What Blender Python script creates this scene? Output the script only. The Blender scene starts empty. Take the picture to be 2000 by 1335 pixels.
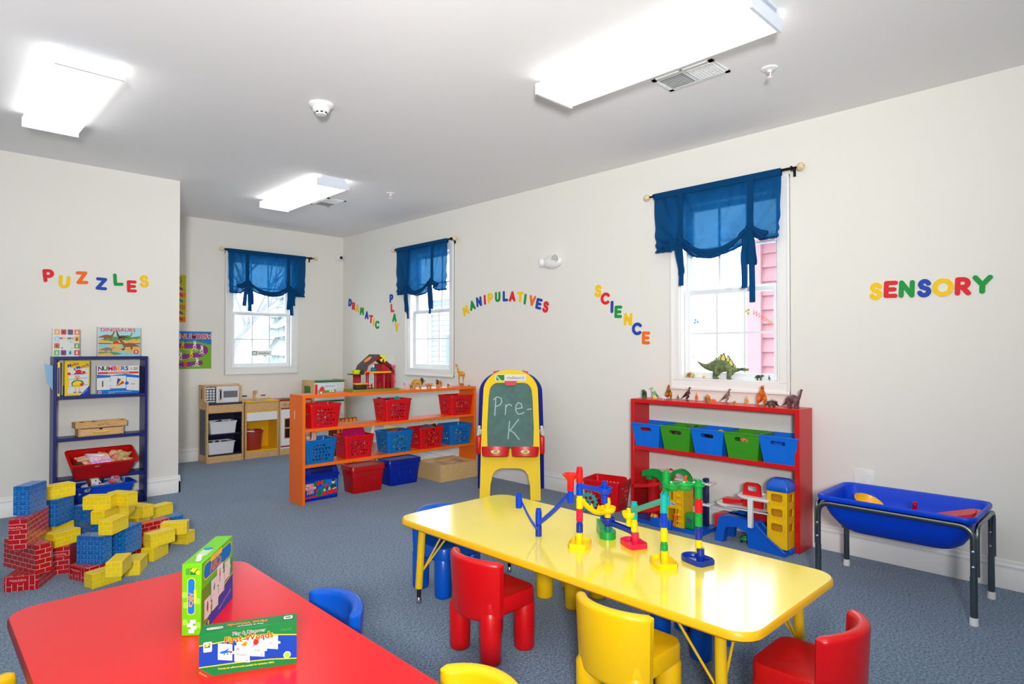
import bpy, bmesh, math, random
from mathutils import Matrix, Vector, Euler
PI = math.pi
random.seed(7)
SC = bpy.context.scene
COL = SC.collection

# ------------------------------------------------------------------ camera, sky, exposure
CAM_H = 1.2555
cd = bpy.data.cameras.new('camera')
cam = bpy.data.objects.new('camera', cd); COL.objects.link(cam)
cd.sensor_width = 36.0; cd.lens = 36.0 * 1216.46 / 2000.0
cd.clip_start = 0.02; cd.clip_end = 200
_yaw, _pitch, _roll = 0.771497, 0.011924, 0.00068
_fw = Vector((math.sin(_yaw) * math.cos(_pitch), math.cos(_yaw) * math.cos(_pitch), math.sin(_pitch)))
_rt = Vector((math.cos(_yaw), -math.sin(_yaw), 0)); _up = _rt.cross(_fw)
_r2 = _rt * math.cos(_roll) + _up * math.sin(_roll); _u2 = -_rt * math.sin(_roll) + _up * math.cos(_roll)
cam.matrix_world = Matrix(((_r2.x, _u2.x, -_fw.x, 0), (_r2.y, _u2.y, -_fw.y, 0), (_r2.z, _u2.z, -_fw.z, CAM_H), (0, 0, 0, 1)))
SC.camera = cam
SC.view_settings.view_transform = 'Standard'; SC.view_settings.look = 'None'
SC.view_settings.gamma = 1.0; SC.view_settings.use_curve_mapping = False
SC.view_settings.exposure = -0.03
LAMP = 3.4          # brightness of the ceiling light lenses
SKY = 6.5            # overcast sky
W = bpy.data.worlds.new('overcast_sky'); SC.world = W; W.use_nodes = True
_bg = W.node_tree.nodes['Background']; _bg.inputs[0].default_value = (0.90, 0.95, 1.0, 1); _bg.inputs[1].default_value = SKY

PW_A, PW_B = 112.0, 4.5
# the photographer's flash, bounced off the ceiling; the second lamp is an added fill
def bounce_lamp(name, loc, tgt, power, size):
    l = bpy.data.lights.new(name, 'AREA'); l.energy = power; l.size = size; l.color = (0.98, 0.99, 1.0); l.spread = math.radians(115)
    o = bpy.data.objects.new(name, l); COL.objects.link(o); o.location = loc
    o.rotation_euler = (Vector(tgt) - Vector(loc)).to_track_quat('-Z', 'Y').to_euler()
bounce_lamp('bounce_fill', (-.55, -.65, 1.55), (1.75, 2.5, 2.74), PW_A, .35)
bounce_lamp('bounce_fill', (-.95, 3.3, 1.45), (.3, 3.6, 2.74), PW_B, .5)  # added lamp out of view at left, brightens the ceiling there
# ------------------------------------------------------------------ helpers
def lin(c):
    c = c / 255.0
    return c / 12.92 if c <= 0.04045 else ((c + 0.055) / 1.055) ** 2.4
def rgb(t): return (lin(t[0]), lin(t[1]), lin(t[2]), 1.0)
MATS = {}
def M(name, col, rough=0.45, metal=0.0, coat=0.0, spec=0.5, trans=0.0, emit=None, alpha=1.0, noise=None, bump=None, sub=0.0):
    """procedural Principled material. noise=(colour2, scale, detail) mixes two colours, bump=(scale, strength)"""
    if name in MATS: return MATS[name]
    m = bpy.data.materials.new(name); m.use_nodes = True; nt = m.node_tree
    b = nt.nodes['Principled BSDF']
    b.inputs['Base Color'].default_value = rgb(col); b.inputs['Roughness'].default_value = rough
    b.inputs['Metallic'].default_value = metal; b.inputs['Specular IOR Level'].default_value = spec
    if coat: b.inputs['Coat Weight'].default_value = coat; b.inputs['Coat Roughness'].default_value = 0.12
    if trans: b.inputs['Transmission Weight'].default_value = trans
    if alpha < 1: b.inputs['Alpha'].default_value = alpha
    if emit: b.inputs['Emission Color'].default_value = rgb(emit[0]); b.inputs['Emission Strength'].default_value = emit[1]
    tc = None
    if noise or bump:
        tc = nt.nodes.new('ShaderNodeTexCoord')
    if noise:
        n = nt.nodes.new('ShaderNodeTexNoise'); n.inputs['Scale'].default_value = noise[1]; n.inputs['Detail'].default_value = noise[2]
        r = nt.nodes.new('ShaderNodeValToRGB'); r.color_ramp.elements[0].position = 0.38; r.color_ramp.elements[1].position = 0.62
        r.color_ramp.elements[0].color = rgb(col); r.color_ramp.elements[1].color = rgb(noise[0])
        nt.links.new(tc.outputs['Object'], n.inputs['Vector']); nt.links.new(n.outputs['Fac'], r.inputs[0]); nt.links.new(r.outputs[0], b.inputs['Base Color'])
    if bump:
        n2 = nt.nodes.new('ShaderNodeTexNoise'); n2.inputs['Scale'].default_value = bump[0]; n2.inputs['Detail'].default_value = 3
        bp = nt.nodes.new('ShaderNodeBump'); bp.inputs['Strength'].default_value = bump[1]; bp.inputs['Distance'].default_value = 0.002
        nt.links.new(tc.outputs['Object'], n2.inputs['Vector']); nt.links.new(n2.outputs['Fac'], bp.inputs['Height']); nt.links.new(bp.outputs[0], b.inputs['Normal'])
    MATS[name] = m
    return m
def wood(name, c1, c2, scale=(1, 12, 12), rough=0.5):
    if name in MATS: return MATS[name]
    m = M(name, c1, rough); nt = m.node_tree; b = nt.nodes['Principled BSDF']
    tc = nt.nodes.new('ShaderNodeTexCoord'); mp = nt.nodes.new('ShaderNodeMapping'); mp.inputs['Scale'].default_value = scale
    n = nt.nodes.new('ShaderNodeTexNoise'); n.inputs['Scale'].default_value = 6; n.inputs['Detail'].default_value = 4; n.inputs['Distortion'].default_value = 0.6
    r = nt.nodes.new('ShaderNodeValToRGB'); r.color_ramp.elements[0].color = rgb(c1); r.color_ramp.elements[1].color = rgb(c2)
    r.color_ramp.elements[0].position = 0.35; r.color_ramp.elements[1].position = 0.68
    nt.links.new(tc.outputs['Object'], mp.inputs[0]); nt.links.new(mp.outputs[0], n.inputs['Vector']); nt.links.new(n.outputs['Fac'], r.inputs[0]); nt.links.new(r.outputs[0], b.inputs['Base Color'])
    return m

class B:
    """collects faces, then build() links them as ONE mesh object"""
    def __init__(s):
        s.v = []; s.f = []; s.mi = []; s.sm = []; s.mats = []; s.T = Matrix.Identity(4)
    def mat(s, m):
        if m not in s.mats: s.mats.append(m)
        return s.mats.index(m)
    def add(s, vs, fs, m, smooth=False):
        o = len(s.v); T = s.T
        for p in vs: s.v.append(tuple(T @ Vector(p)))
        k = s.mat(m)
        for f in fs:
            s.f.append(tuple(i + o for i in f)); s.mi.append(k); s.sm.append(smooth)
        return s
    def box(s, c, size, m, bev=0.0, seg=2, rot=None):
        x, y, z = size[0] / 2, size[1] / 2, size[2] / 2
        R = Matrix.Translation(c) @ (rot.to_4x4() if rot is not None else Matrix.Identity(4))
        if bev <= 0:
            vs = [R @ Vector((sx * x, sy * y, sz * z)) for sx in (-1, 1) for sy in (-1, 1) for sz in (-1, 1)]
            fs = [(0, 1, 3, 2), (4, 6, 7, 5), (0, 4, 5, 1), (2, 3, 7, 6), (0, 2, 6, 4), (1, 5, 7, 3)]
            return s.add(vs, fs, m)
        bm = bmesh.new(); bmesh.ops.create_cube(bm, size=1.0)
        for v in bm.verts: v.co = Vector((v.co.x * 2 * x, v.co.y * 2 * y, v.co.z * 2 * z))
        bmesh.ops.bevel(bm, geom=bm.edges[:], offset=min(bev, x * .95, y * .95, z * .95), segments=seg, affect='EDGES', profile=0.5)
        bm.verts.index_update()
        vs = [R @ v.co for v in bm.verts]; fs = [tuple(v.index for v in f.verts) for f in bm.faces]
        bm.free()
        return s.add(vs, fs, m, True)
    def bb(s, lo, hi, m, bev=0.0, seg=2):
        return s.box([(a + b) / 2 for a, b in zip(lo, hi)], [b - a for a, b in zip(lo, hi)], m, bev, seg)
    def loft(s, rings, m, c0=True, c1=True, closed=False, smooth=True):
        n = len(rings[0]); vs = [p for r in rings for p in r]; fs = []
        k = len(rings)
        for i in range(k if closed else k - 1):
            a = i * n; b = ((i + 1) % k) * n
            for j in range(n): fs.append((a + j, a + (j + 1) % n, b + (j + 1) % n, b + j))
        if not closed:
            if c0: fs.append(tuple(reversed(range(n))))
            if c1: fs.append(tuple((k - 1) * n + j for j in range(n)))
        return s.add(vs, fs, m, smooth)
    def tube(s, path, r, m, n=10, closed=False, sq=(1, 1), caps=True):
        P = [Vector(p) for p in path]; K = len(P); rr = r if isinstance(r, (list, tuple)) else [r] * K
        rings = []; prev = None
        for i in range(K):
            if closed: t = P[(i + 1) % K] - P[i - 1]
            else: t = (P[min(i + 1, K - 1)] - P[max(i - 1, 0)])
            if t.length < 1e-9: t = Vector((0, 0, 1))
            t.normalize()
            if prev is None:
                a = Vector((0, 0, 1)) if abs(t.z) < 0.9 else Vector((1, 0, 0))
                u = t.cross(a).normalized()
            else:
                u = (prev - t * prev.dot(t))
                u = u.normalized() if u.length > 1e-6 else t.orthogonal().normalized()
            prev = u; w = t.cross(u)
            rings.append([P[i] + (u * math.cos(2 * PI * j / n) * sq[0] + w * math.sin(2 * PI * j / n) * sq[1]) * rr[i] for j in range(n)])
        return s.loft(rings, m, caps, caps, closed)
    def cyl(s, p0, p1, r0, m, r1=None, n=20, caps=True):
        return s.tube([p0, p1], [r0, r0 if r1 is None else r1], m, n, caps=caps)
    def lathe(s, prof, m, n=24, o=(0, 0, 0), sx=1, sy=1, axis='z'):
        rings = []
        for r, z in prof:
            ring = []
            for j in range(n):
                a = 2 * PI * j / n; x, y = r * math.cos(a) * sx, r * math.sin(a) * sy
                if axis == 'z': q = (x, y, z)
                elif axis == 'y': q = (x, -z, y)
                else: q = (z, x, y)
                ring.append((o[0] + q[0], o[1] + q[1], o[2] + q[2]))
            rings.append(ring)
        return s.loft(rings, m)
    def ell(s, c, r, m, n=14, k=9, rot=None):
        R = Matrix.Translation(c) @ (rot.to_4x4() if rot is not None else Matrix.Identity(4))
        vs = []; fs = []
        for i in range(1, k):
            t = PI * i / k
            for j in range(n):
                a = 2 * PI * j / n
                vs.append(R @ Vector((r[0] * math.sin(t) * math.cos(a), r[1] * math.sin(t) * math.sin(a), r[2] * math.cos(t))))
        top = len(vs); vs.append(R @ Vector((0, 0, r[2]))); bot = len(vs); vs.append(R @ Vector((0, 0, -r[2])))
        for i in range(k - 2):
            for j in range(n): fs.append((i * n + j, (i + 1) * n + j, (i + 1) * n + (j + 1) % n, i * n + (j + 1) % n))
        for j in range(n):
            fs.append((top, j, (j + 1) % n)); fs.append((bot, (k - 2) * n + (j + 1) % n, (k - 2) * n + j))
        return s.add(vs, fs, m, True)
    def prism(s, poly, z0, z1, m, F=None, smooth=False):
        """extrude a 2D polygon; F maps local (x,y,z) to the place it stands"""
        F = F or Matrix.Identity(4); n = len(poly)
        vs = [F @ Vector((p[0], p[1], z0)) for p in poly] + [F @ Vector((p[0], p[1], z1)) for p in poly]
        fs = [tuple(reversed(range(n))), tuple(range(n, 2 * n))] + [(i, (i + 1) % n, n + (i + 1) % n, n + i) for i in range(n)]
        return s.add(vs, fs, m, smooth)
    def flat(s, poly, m, F, z=0.0):
        return s.add([F @ Vector((p[0], p[1], z)) for p in poly], [tuple(range(len(poly)))], m)
    def rect(s, x0, y0, x1, y1, m, F, z=0.0): return s.flat([(x0, y0), (x1, y0), (x1, y1), (x0, y1)], m, F, z)
    def disc(s, x, y, r, m, F, z=0.0, n=14, ry=None):
        return s.flat([(x + r * math.cos(2 * PI * j / n), y + (ry or r) * math.sin(2 * PI * j / n)) for j in range(n)], m, F, z)
    def me(s, mesh, m, F):
        return s.add([F @ v.co for v in mesh.vertices], [tuple(p.vertices) for p in mesh.polygons], m)
    def text(s, t, size, x, y, m, F, z=0.0, align='CENTER', rot=0.0, bold=0.0, sx=1.0, extrude=0.0, shear=0.0):
        me = text_mesh(t, align, bold, extrude, shear)
        G = F @ Matrix.Translation((x, y, z)) @ Matrix.Rotation(rot, 4, 'Z') @ Matrix.Diagonal((size * sx, size, size if extrude else 1, 1))
        return s.me(me, m, G)
    def holed(s, outer, holes, th, m, F):
        c = bpy.data.curves.new('panel', 'CURVE'); c.dimensions = '2D'; c.fill_mode = 'BOTH'; c.extrude = th / 2
        for ring in [outer] + holes:
            sp = c.splines.new('POLY'); sp.points.add(len(ring) - 1)
            for p, q in zip(sp.points, ring): p.co = (q[0], q[1], 0, 1)
            sp.use_cyclic_u = True
        me = curve_mesh(c)
        return s.me(me, m, F)
    def mesh(s, name):
        me = bpy.data.meshes.new(name); me.from_pydata(s.v, [], s.f)
        for m in s.mats: me.materials.append(m)
        me.polygons.foreach_set('material_index', s.mi); me.polygons.foreach_set('use_smooth', s.sm)
        me.validate(); me.update()
        try: me.set_sharp_from_angle(angle=math.radians(42))
        except Exception: pass
        return me
    def build(s, name, parent=None, loc=None, rz=0.0, kind=None, label=None):
        o = bpy.data.objects.new(name, s.mesh(name)); COL.objects.link(o)
        if parent is not None: o.parent = parent
        if loc is not None: o.location = loc
        if rz: o.rotation_euler = (0, 0, rz)
        if kind: o['kind'] = kind
        if label: o['label'] = label
        return o

def curve_mesh(c):
    o = bpy.data.objects.new('curve_tmp', c)
    me = bpy.data.meshes.new_from_object(o)
    bpy.data.objects.remove(o); bpy.data.curves.remove(c)
    return me
TXT = {}
def text_mesh(t, align, bold, extrude, shear):
    k = (t, align, bold, extrude, shear)
    if k not in TXT:
        c = bpy.data.curves.new('text', 'FONT'); c.body = t; c.align_x = align; c.align_y = 'CENTER'; c.resolution_u = 3
        c.offset = bold; c.extrude = extrude; c.shear = shear; c.size = 1.0
        TXT[k] = curve_mesh(c)
    return TXT[k]

def tag(o, label, cat, group=None):
    o['label'] = label; o['category'] = cat
    if group: o['group'] = group
    return o
def thing(name, label, cat, loc=(0, 0, 0), rz=0.0, group=None, Mx=None):
    o = bpy.data.objects.new(name, None); COL.objects.link(o); o.empty_display_size = 0.05
    if Mx is not None: o.matrix_world = Mx
    else: o.location = loc; o.rotation_euler = (0, 0, rz)
    return tag(o, label, cat, group)
def dup(root, loc=None, rz=None, label=None, group=None, mats=None):
    """copy of a thing with copies of its parts and sub-parts; mats swaps materials on the copies"""
    def cp(o, par):
        c = o.copy(); COL.objects.link(c)
        if par is not None: c.parent = par
        if mats and c.type == 'MESH' and any(m in mats for m in o.data.materials):
            key = (o.data.name, tuple(sorted((a.name, b.name) for a, b in mats.items())))
            if key not in SWAP:
                d = o.data.copy()
                for i, m in enumerate(d.materials):
                    if m in mats: d.materials[i] = mats[m]
                SWAP[key] = d
            c.data = SWAP[key]
        for ch in [x for x in o.children]: cp(ch, c)
        return c
    r = cp(root, None)
    if loc is not None: r.location = loc
    if rz is not None: r.rotation_euler = (0, 0, rz)
    if label: r['label'] = label
    if group: r['group'] = group
    return r
SWAP = {}
def frame(o, right, up=(0, 0, 1)):
    r = Vector(right).normalized(); u = Vector(up).normalized(); n = r.cross(u)
    return Matrix(((r.x, u.x, n.x, o[0]), (r.y, u.y, n.y, o[1]), (r.z, u.z, n.z, o[2]), (0, 0, 0, 1)))
def rr(w, h, r, n=5, x=0.0, y=0.0):
    """rounded rectangle outline centred on x,y"""
    p = []
    for cx, cy, a0 in ((w / 2 - r, h / 2 - r, 0), (-w / 2 + r, h / 2 - r, 90), (-w / 2 + r, -h / 2 + r, 180), (w / 2 - r, -h / 2 + r, 270)):
        for i in range(n + 1):
            a = math.radians(a0 + 90 * i / n); p.append((x + cx + r * math.cos(a), y + cy + r * math.sin(a)))
    return p
def arc(cx, cy, r, a0, a1, n=10):
    return [(cx + r * math.cos(math.radians(a0 + (a1 - a0) * i / n)), cy + r * math.sin(math.radians(a0 + (a1 - a0) * i / n))) for i in range(n + 1)]
def smooth_path(pts, k=6):
    """Catmull-Rom through points"""
    P = [Vector(p) for p in pts]; out = []
    for i in range(len(P) - 1):
        p0 = P[max(i - 1, 0)]; p1 = P[i]; p2 = P[i + 1]; p3 = P[min(i + 2, len(P) - 1)]
        for j in range(k):
            t = j / k
            out.append(0.5 * ((2 * p1) + (p2 - p0) * t + (2 * p0 - 5 * p1 + 4 * p2 - p3) * t * t + (-p0 + 3 * p1 - 3 * p2 + p3) * t ** 3))
    out.append(P[-1]); return out
def round_path(pts, r, n=5):
    """polyline with rounded corners"""
    P = [Vector(p) for p in pts]; out = [P[0]]
    for i in range(1, len(P) - 1):
        a = (P[i - 1] - P[i]); b = (P[i + 1] - P[i]); d = min(r, a.length * .49, b.length * .49)
        s = P[i] + a.normalized() * d; e = P[i] + b.normalized() * d
        for j in range(n + 1):
            t = j / n; out.append(s * (1 - t) ** 2 + P[i] * 2 * t * (1 - t) + e * t * t)
    out.append(P[-1]); return out

# ------------------------------------------------------------------ shared materials
WALLC = M('wall_paint', (236, 234, 226), 0.75, spec=0.25, bump=(220, 0.08))
CEILC = M('ceiling_paint', (245, 245, 244), 0.85, spec=0.2)
TRIM = M('white_trim_paint', (243, 243, 240), 0.4)
WHITE = M('white_plastic', (238, 239, 238), 0.4)
CHROME = M('chrome', (200, 200, 205), 0.18, metal=1.0)
STEEL = M('brushed_steel', (120, 128, 130), 0.28, metal=1.0)
BLACK = M('black_plastic', (18, 18, 20), 0.4)
RED = M('red_plastic', (218, 14, 22), 0.3)
YEL = M('yellow_plastic', (250, 208, 8), 0.3)
BLU = M('blue_plastic', (0, 84, 205), 0.3)
GRN = M('green_plastic', (10, 150, 60), 0.3)
ORA = M('orange_plastic', (250, 110, 20), 0.35)
TEAL = M('teal_plastic', (20, 170, 165), 0.3)
PINKR = M('crimson_plastic', (232, 20, 70), 0.3)
# ------------------------------------------------------------------ the room
XR, YF, YL, XC, HC = 4.165, 7.514, 5.983, 1.724, 2.74
XW, YB = -3.4, -3.2            # the rest of the classroom behind the photographer
def struct(b, name, parent=None):
    return b.build(name, parent, kind='structure')
# carpet
carpet = M('carpet', (84, 97, 116), 0.95, spec=0.1)
nt = carpet.node_tree; bs = nt.nodes['Principled BSDF']
tc = nt.nodes.new('ShaderNodeTexCoord')
n1 = nt.nodes.new('ShaderNodeTexNoise'); n1.inputs['Scale'].default_value = 95; n1.inputs['Detail'].default_value = 4; n1.inputs['Roughness'].default_value = 0.75
n3 = nt.nodes.new('ShaderNodeTexNoise'); n3.inputs['Scale'].default_value = 2.5
rp = nt.nodes.new('ShaderNodeValToRGB'); rp.color_ramp.elements[0].position = 0.36; rp.color_ramp.elements[1].position = 0.66
rp.color_ramp.elements[0].color = rgb((50, 72, 100)); rp.color_ramp.elements[1].color = rgb((140, 168, 196))
mx = nt.nodes.new('ShaderNodeMixRGB'); mx.blend_type = 'MULTIPLY'; mx.inputs[0].default_value = 0.2
nt.links.new(tc.outputs['Object'], n1.inputs['Vector']); nt.links.new(tc.outputs['Object'], n3.inputs['Vector'])
nt.links.new(n1.outputs['Fac'], rp.inputs[0]); nt.links.new(rp.outputs[0], mx.inputs[1]); nt.links.new(n3.outputs['Fac'], mx.inputs[2])
nt.links.new(mx.outputs[0], bs.inputs['Base Color'])
bp = nt.nodes.new('ShaderNodeBump'); bp.inputs['Strength'].default_value = 0.6; bp.inputs['Distance'].default_value = 0.004
nt.links.new(n1.outputs['Fac'], bp.inputs['Height']); nt.links.new(bp.outputs[0], bs.inputs['Normal'])
bs.inputs['Sheen Weight'].default_value = 0.25
b = B(); b.bb((XW - .2, YB - .2, -0.1), (XR + .15, YF + .15, 0), carpet); struct(b, 'floor')
b = B(); b.bb((XW - .2, YB - .2, HC), (XR + .15, YF + .15, HC + .1), CEILC); struct(b, 'ceiling')
# window openings: (centre along wall, bottom, width, height)
OZ, OH, OW = 1.03, 1.31, 0.745
WIN_R = [2.10, 5.60]; WIN_F = 3.095
b = B()
ys = [YB - .2]
for c in WIN_R: ys += [c - OW / 2, c + OW / 2]
ys.append(YF + .15)
for i in range(0, len(ys), 2): b.bb((XR, ys[i], 0), (XR + .15, ys[i + 1], HC), WALLC)
for c in WIN_R:
    b.bb((XR, c - OW / 2, 0), (XR + .15, c + OW / 2, OZ), WALLC); b.bb((XR, c - OW / 2, OZ + OH), (XR + .15, c + OW / 2, HC), WALLC)
struct(b, 'wall_right')
b = B()
b.bb((XC - .15, YF, 0), (WIN_F - OW / 2, YF + .15, HC), WALLC); b.bb((WIN_F + OW / 2, YF, 0), (XR, YF + .15, HC), WALLC)
b.bb((WIN_F - OW / 2, YF, 0), (WIN_F + OW / 2, YF + .15, OZ), WALLC); b.bb((WIN_F - OW / 2, YF, OZ + OH), (WIN_F + OW / 2, YF + .15, HC), WALLC)
struct(b, 'wall_far')
b = B(); b.bb((XW - .2, YL, 0), (XC - .15, YL + .15, HC), WALLC); b.bb((XC - .15, YL, 0), (XC, YF, HC), WALLC); struct(b, 'wall_left')
b = B(); b.bb((XW - .2, YB - .2, 0), (XW, YL, HC), WALLC); struct(b, 'wall_side')
b = B(); b.bb((XW, YB - .2, 0), (XR, YB, HC), WALLC); struct(b, 'wall_back')
# baseboards: moulded profile swept along each wall
BASEP = [(0, 0), (.015, 0), (.015, .098), (.011, .104), (.011, .108), (.013, .122), (.007, .130), (.007, .134), (.005, .148), (0, .150)]
def baseboard(name, a, bq, n):
    q = B(); a = Vector(a); bq = Vector(bq); n = Vector(n)
    q.loft([[a + n * d + Vector((0, 0, z)) for d, z in BASEP], [bq + n * d + Vector((0, 0, z)) for d, z in BASEP]], TRIM, smooth=False)
    struct(q, name)
baseboard('baseboard_right', (XR, YB, 0), (XR, YF, 0), (-1, 0, 0))
baseboard('baseboard_far', (XC, YF, 0), (XR, YF, 0), (0, -1, 0))
baseboard('baseboard_left', (XW, YL, 0), (XC + .015, YL, 0), (0, -1, 0))
baseboard('baseboard_return', (XC, YL - .015, 0), (XC, YF, 0), (1, 0, 0))
baseboard('baseboard_side', (XW, YB, 0), (XW, YL, 0), (1, 0, 0))
baseboard('baseboard_back', (XW, YB, 0), (XR, YB, 0), (0, 1, 0))
# windows: moulded casing, jamb with deep ledge, two sashes each six lights
glass = bpy.data.materials.new('window_glass'); glass.use_nodes = True; nt = glass.node_tree
for n in list(nt.nodes): nt.nodes.remove(n)
go = nt.nodes.new('ShaderNodeOutputMaterial'); gm = nt.nodes.new('ShaderNodeMixShader'); gt = nt.nodes.new('ShaderNodeBsdfTransparent'); gg = nt.nodes.new('ShaderNodeBsdfGlossy')
gt.inputs[0].default_value = (0.96, 0.985, 0.99, 1); gg.inputs['Roughness'].default_value = 0.02; gm.inputs[0].default_value = 0.045
nt.links.new(gt.outputs[0], gm.inputs[1]); nt.links.new(gg.outputs[0], gm.inputs[2]); nt.links.new(gm.outputs[0], go.inputs[0])
VINYL = M('white_vinyl', (236, 240, 242), 0.35)
def window(i, o, right):
    F = frame(o, right)                      # x right along the wall, y up, z into the room; origin bottom centre of the opening
    e = bpy.data.objects.new('window_%d' % i, None); COL.objects.link(e); e.matrix_world = F; e['kind'] = 'structure'
    w, h = OW, OH; c = .072
    q = B()                                  # picture-frame casing with a stepped outer edge
    for x0, y0, x1, y1 in ((-w / 2 - c, -c, w / 2 + c, 0), (-w / 2 - c, h, w / 2 + c, h + c), (-w / 2 - c, 0, -w / 2, h), (w / 2, 0, w / 2 + c, h)):
        q.bb((x0, y0, 0), (x1, y1, .014 if y1 - y0 < .1 else .0135), TRIM, .003, 1)
    k = .02
    for x0, y0, x1, y1 in ((-w / 2 - c, -c, w / 2 + c, -c + k), (-w / 2 - c, h + c - k, w / 2 + c, h + c), (-w / 2 - c, -c, -w / 2 - c + k, h + c), (w / 2 + c - k, -c, w / 2 + c, h + c)):
        q.bb((x0, y0, 0), (x1, y1, .024 if y1 - y0 < .1 else .0232), TRIM, .004, 2)
    q.build('casing', e)
    q = B(); d = .13
    q.bb((-w / 2, 0, -d), (-w / 2 + .014, h, .004), TRIM); q.bb((w / 2 - .014, 0, -d), (w / 2, h, .004), TRIM)
    q.bb((-w / 2 + .014, h - .014, -d), (w / 2 - .014, h, .0036), TRIM); q.build('jamb', e)
    q = B(); q.bb((-w / 2 + .0142, 0.0004, -d + .001), (w / 2 - .0142, .014, .008), TRIM, .002, 1); q.build('ledge', e)
    def sash(y0, y1, z, nm):
        fw = .045; q = B(); x0, x1 = -w / 2 + .014, w / 2 - .014
        q.bb((x0, y0, z - .018), (x0 + fw, y1, z + .018), VINYL, .004, 1); q.bb((x1 - fw, y0, z - .018), (x1, y1, z + .018), VINYL, .004, 1)
        q.bb((x0 + fw - .003, y0, z - .0172), (x1 - fw + .003, y0 + fw, z + .0172), VINYL, .003, 1); q.bb((x0 + fw - .003, y1 - .035, z - .0172), (x1 - fw + .003, y1, z + .0172), VINYL, .003, 1)
        so = q.build(nm, e)
        q = B(); gx0, gx1 = x0 + fw, x1 - fw; gy0, gy1 = y0 + fw, y1 - .035
        for t in (1 / 3, 2 / 3): q.bb((gx0 + (gx1 - gx0) * t - .008, gy0, z - .007), (gx0 + (gx1 - gx0) * t + .008, gy1, z + .007), VINYL)
        q.bb((gx0, (gy0 + gy1) / 2 - .008, z - .006), (gx1, (gy0 + gy1) / 2 + .008, z + .006), VINYL)
        q.build('muntins', so)
        q = B(); q.bb((gx0 - .002, gy0 - .002, z - .0025), (gx1 + .002, gy1 + .002, z + .0025), glass); q.build('pane', so)
    sash(.014, .665, -.062, 'lower_sash'); sash(.635, h - .014, -.102, 'upper_sash')
    q = B(); q.bb((-.03, .655, -.05), (.03, .668, -.03), VINYL, .003, 1); q.build('latch', e)
    return F
WF1 = window(1, (WIN_F, YF, OZ), (1, 0, 0))
WF2 = window(2, (XR, WIN_R[1], OZ), (0, -1, 0))
WF3 = window(3, (XR, WIN_R[0], OZ), (0, -1, 0))

# ------------------------------------------------------------------ outdoors
snow = M('snow', (238, 241, 246), 0.9)
b = B(); b.bb((-30, -30, -1.3), (XW - .3, 60, -1.2), snow); b.bb((XR + .3, -30, -1.3), (60, 60, -1.2), snow); b.bb((XW - .3, YF + .3, -1.3), (XR + .3, 60, -1.2), snow)
b.build('snowy_ground', kind='structure')
clap = M('red_clapboard', (148, 106, 112), 0.75); clapt = M('red_corner_board', (156, 114, 120), 0.7)
def siding_house(name, label, x, y0, y1, z1, m, mt, step=.2, roof=None):
    e = thing(name, label, 'house', (x, y0, -1.2))
    q = B(); n = int((z1 + 1.2) / step)
    for i in range(n):                       # lapped boards on the side that faces the school
        z = i * step
        q.add([(0, y1 - y0, z), (0, 0, z), (.045, 0, z + step), (.045, y1 - y0, z + step), (.06, y1 - y0, z), (.06, 0, z)], [(1, 0, 3, 2), (0, 1, 5, 4)], m)
    q.bb((.05, 0, 0), (6, y1 - y0, n * step), m); q.build('wall', e)
    q = B(); q.bb((-.04, y1 - y0 - .2, 0), (.06, y1 - y0 + .04, n * step), mt); q.build('corner_board', e)
    h = n * step
    if roof:
        q = B(); L = y1 - y0; q.loft([[(-.4, -.3, h), (6.4, -.3, h), (3, -.3, h + 2.6)], [(-.4, L + .3, h), (6.4, L + .3, h), (3, L + .3, h + 2.6)]], roof, smooth=False); q.build('roof', e)
    return e
roofm = M('snow_covered_roof', (225, 230, 236), 0.9)
siding_house('neighbour_house', 'red clapboard house across the yard seen through the window by the dinosaurs', 9.6, -1.6, 4.46, 2.98, clap, clapt, .22, roofm)
wh = M('white_clapboard', (150, 158, 162), 0.8); hw = siding_house('white_house', 'pale white house seen through the window behind the giraffe', 15.0, 15.2, 20.2, 3.2, wh, wh, .2, roofm)
q = B(); shp = M('house_window_glass', (118, 130, 136), 0.2)
for y in (1.3, 3.2): q.bb((-.05, y, 1.75), (.03, y + .65, 2.95), shp, 0)
q.build('window', hw)
bark = M('grey_bark', (122, 124, 128), 0.9); ever = M('frosted_needles', (122, 136, 134), 0.95, noise=((144, 154, 152), 9, 3))
def bare_tree(x, y, h, seed, label):
    rnd = random.Random(seed); q = B()
    def grow(p, d, L, r, lev):
        e = p + d * L; q.tube([p, p + d * L * .5 + Vector((rnd.uniform(-.05, .05) * L, rnd.uniform(-.05, .05) * L, 0)), e], [r, r * .82, r * .62], bark, 6)
        if lev == 0: return
        for k in range(3 if lev > 1 else 4):
            a = rnd.uniform(0, 2 * PI); t = rnd.uniform(.4, .95)
            nd = (d + Vector((math.cos(a), math.sin(a), rnd.uniform(-.1, .5))) * rnd.uniform(.45, .8)).normalized()
            grow(p + d * L * (1 if k == 0 else rnd.uniform(.55, 1)), nd, L * rnd.uniform(.55, .75), r * .55, lev - 1)
    grow(Vector((0, 0, 0)), Vector((0, 0, 1)), h * .38, h * .017, 4)
    o = q.build('bare_tree', loc=(x, y, -1.2)); tag(o, label, 'tree', 'bare winter trees outside')
bare_tree(13.2, 8.4, 6.5, 3, 'bare winter tree outside the window by the dinosaurs')
bare_tree(4.8, 17.5, 8, 5, 'bare winter tree outside the far window, left of centre')
bare_tree(6.8, 19.0, 8, 9, 'bare winter tree outside the far window, at the right')
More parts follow.
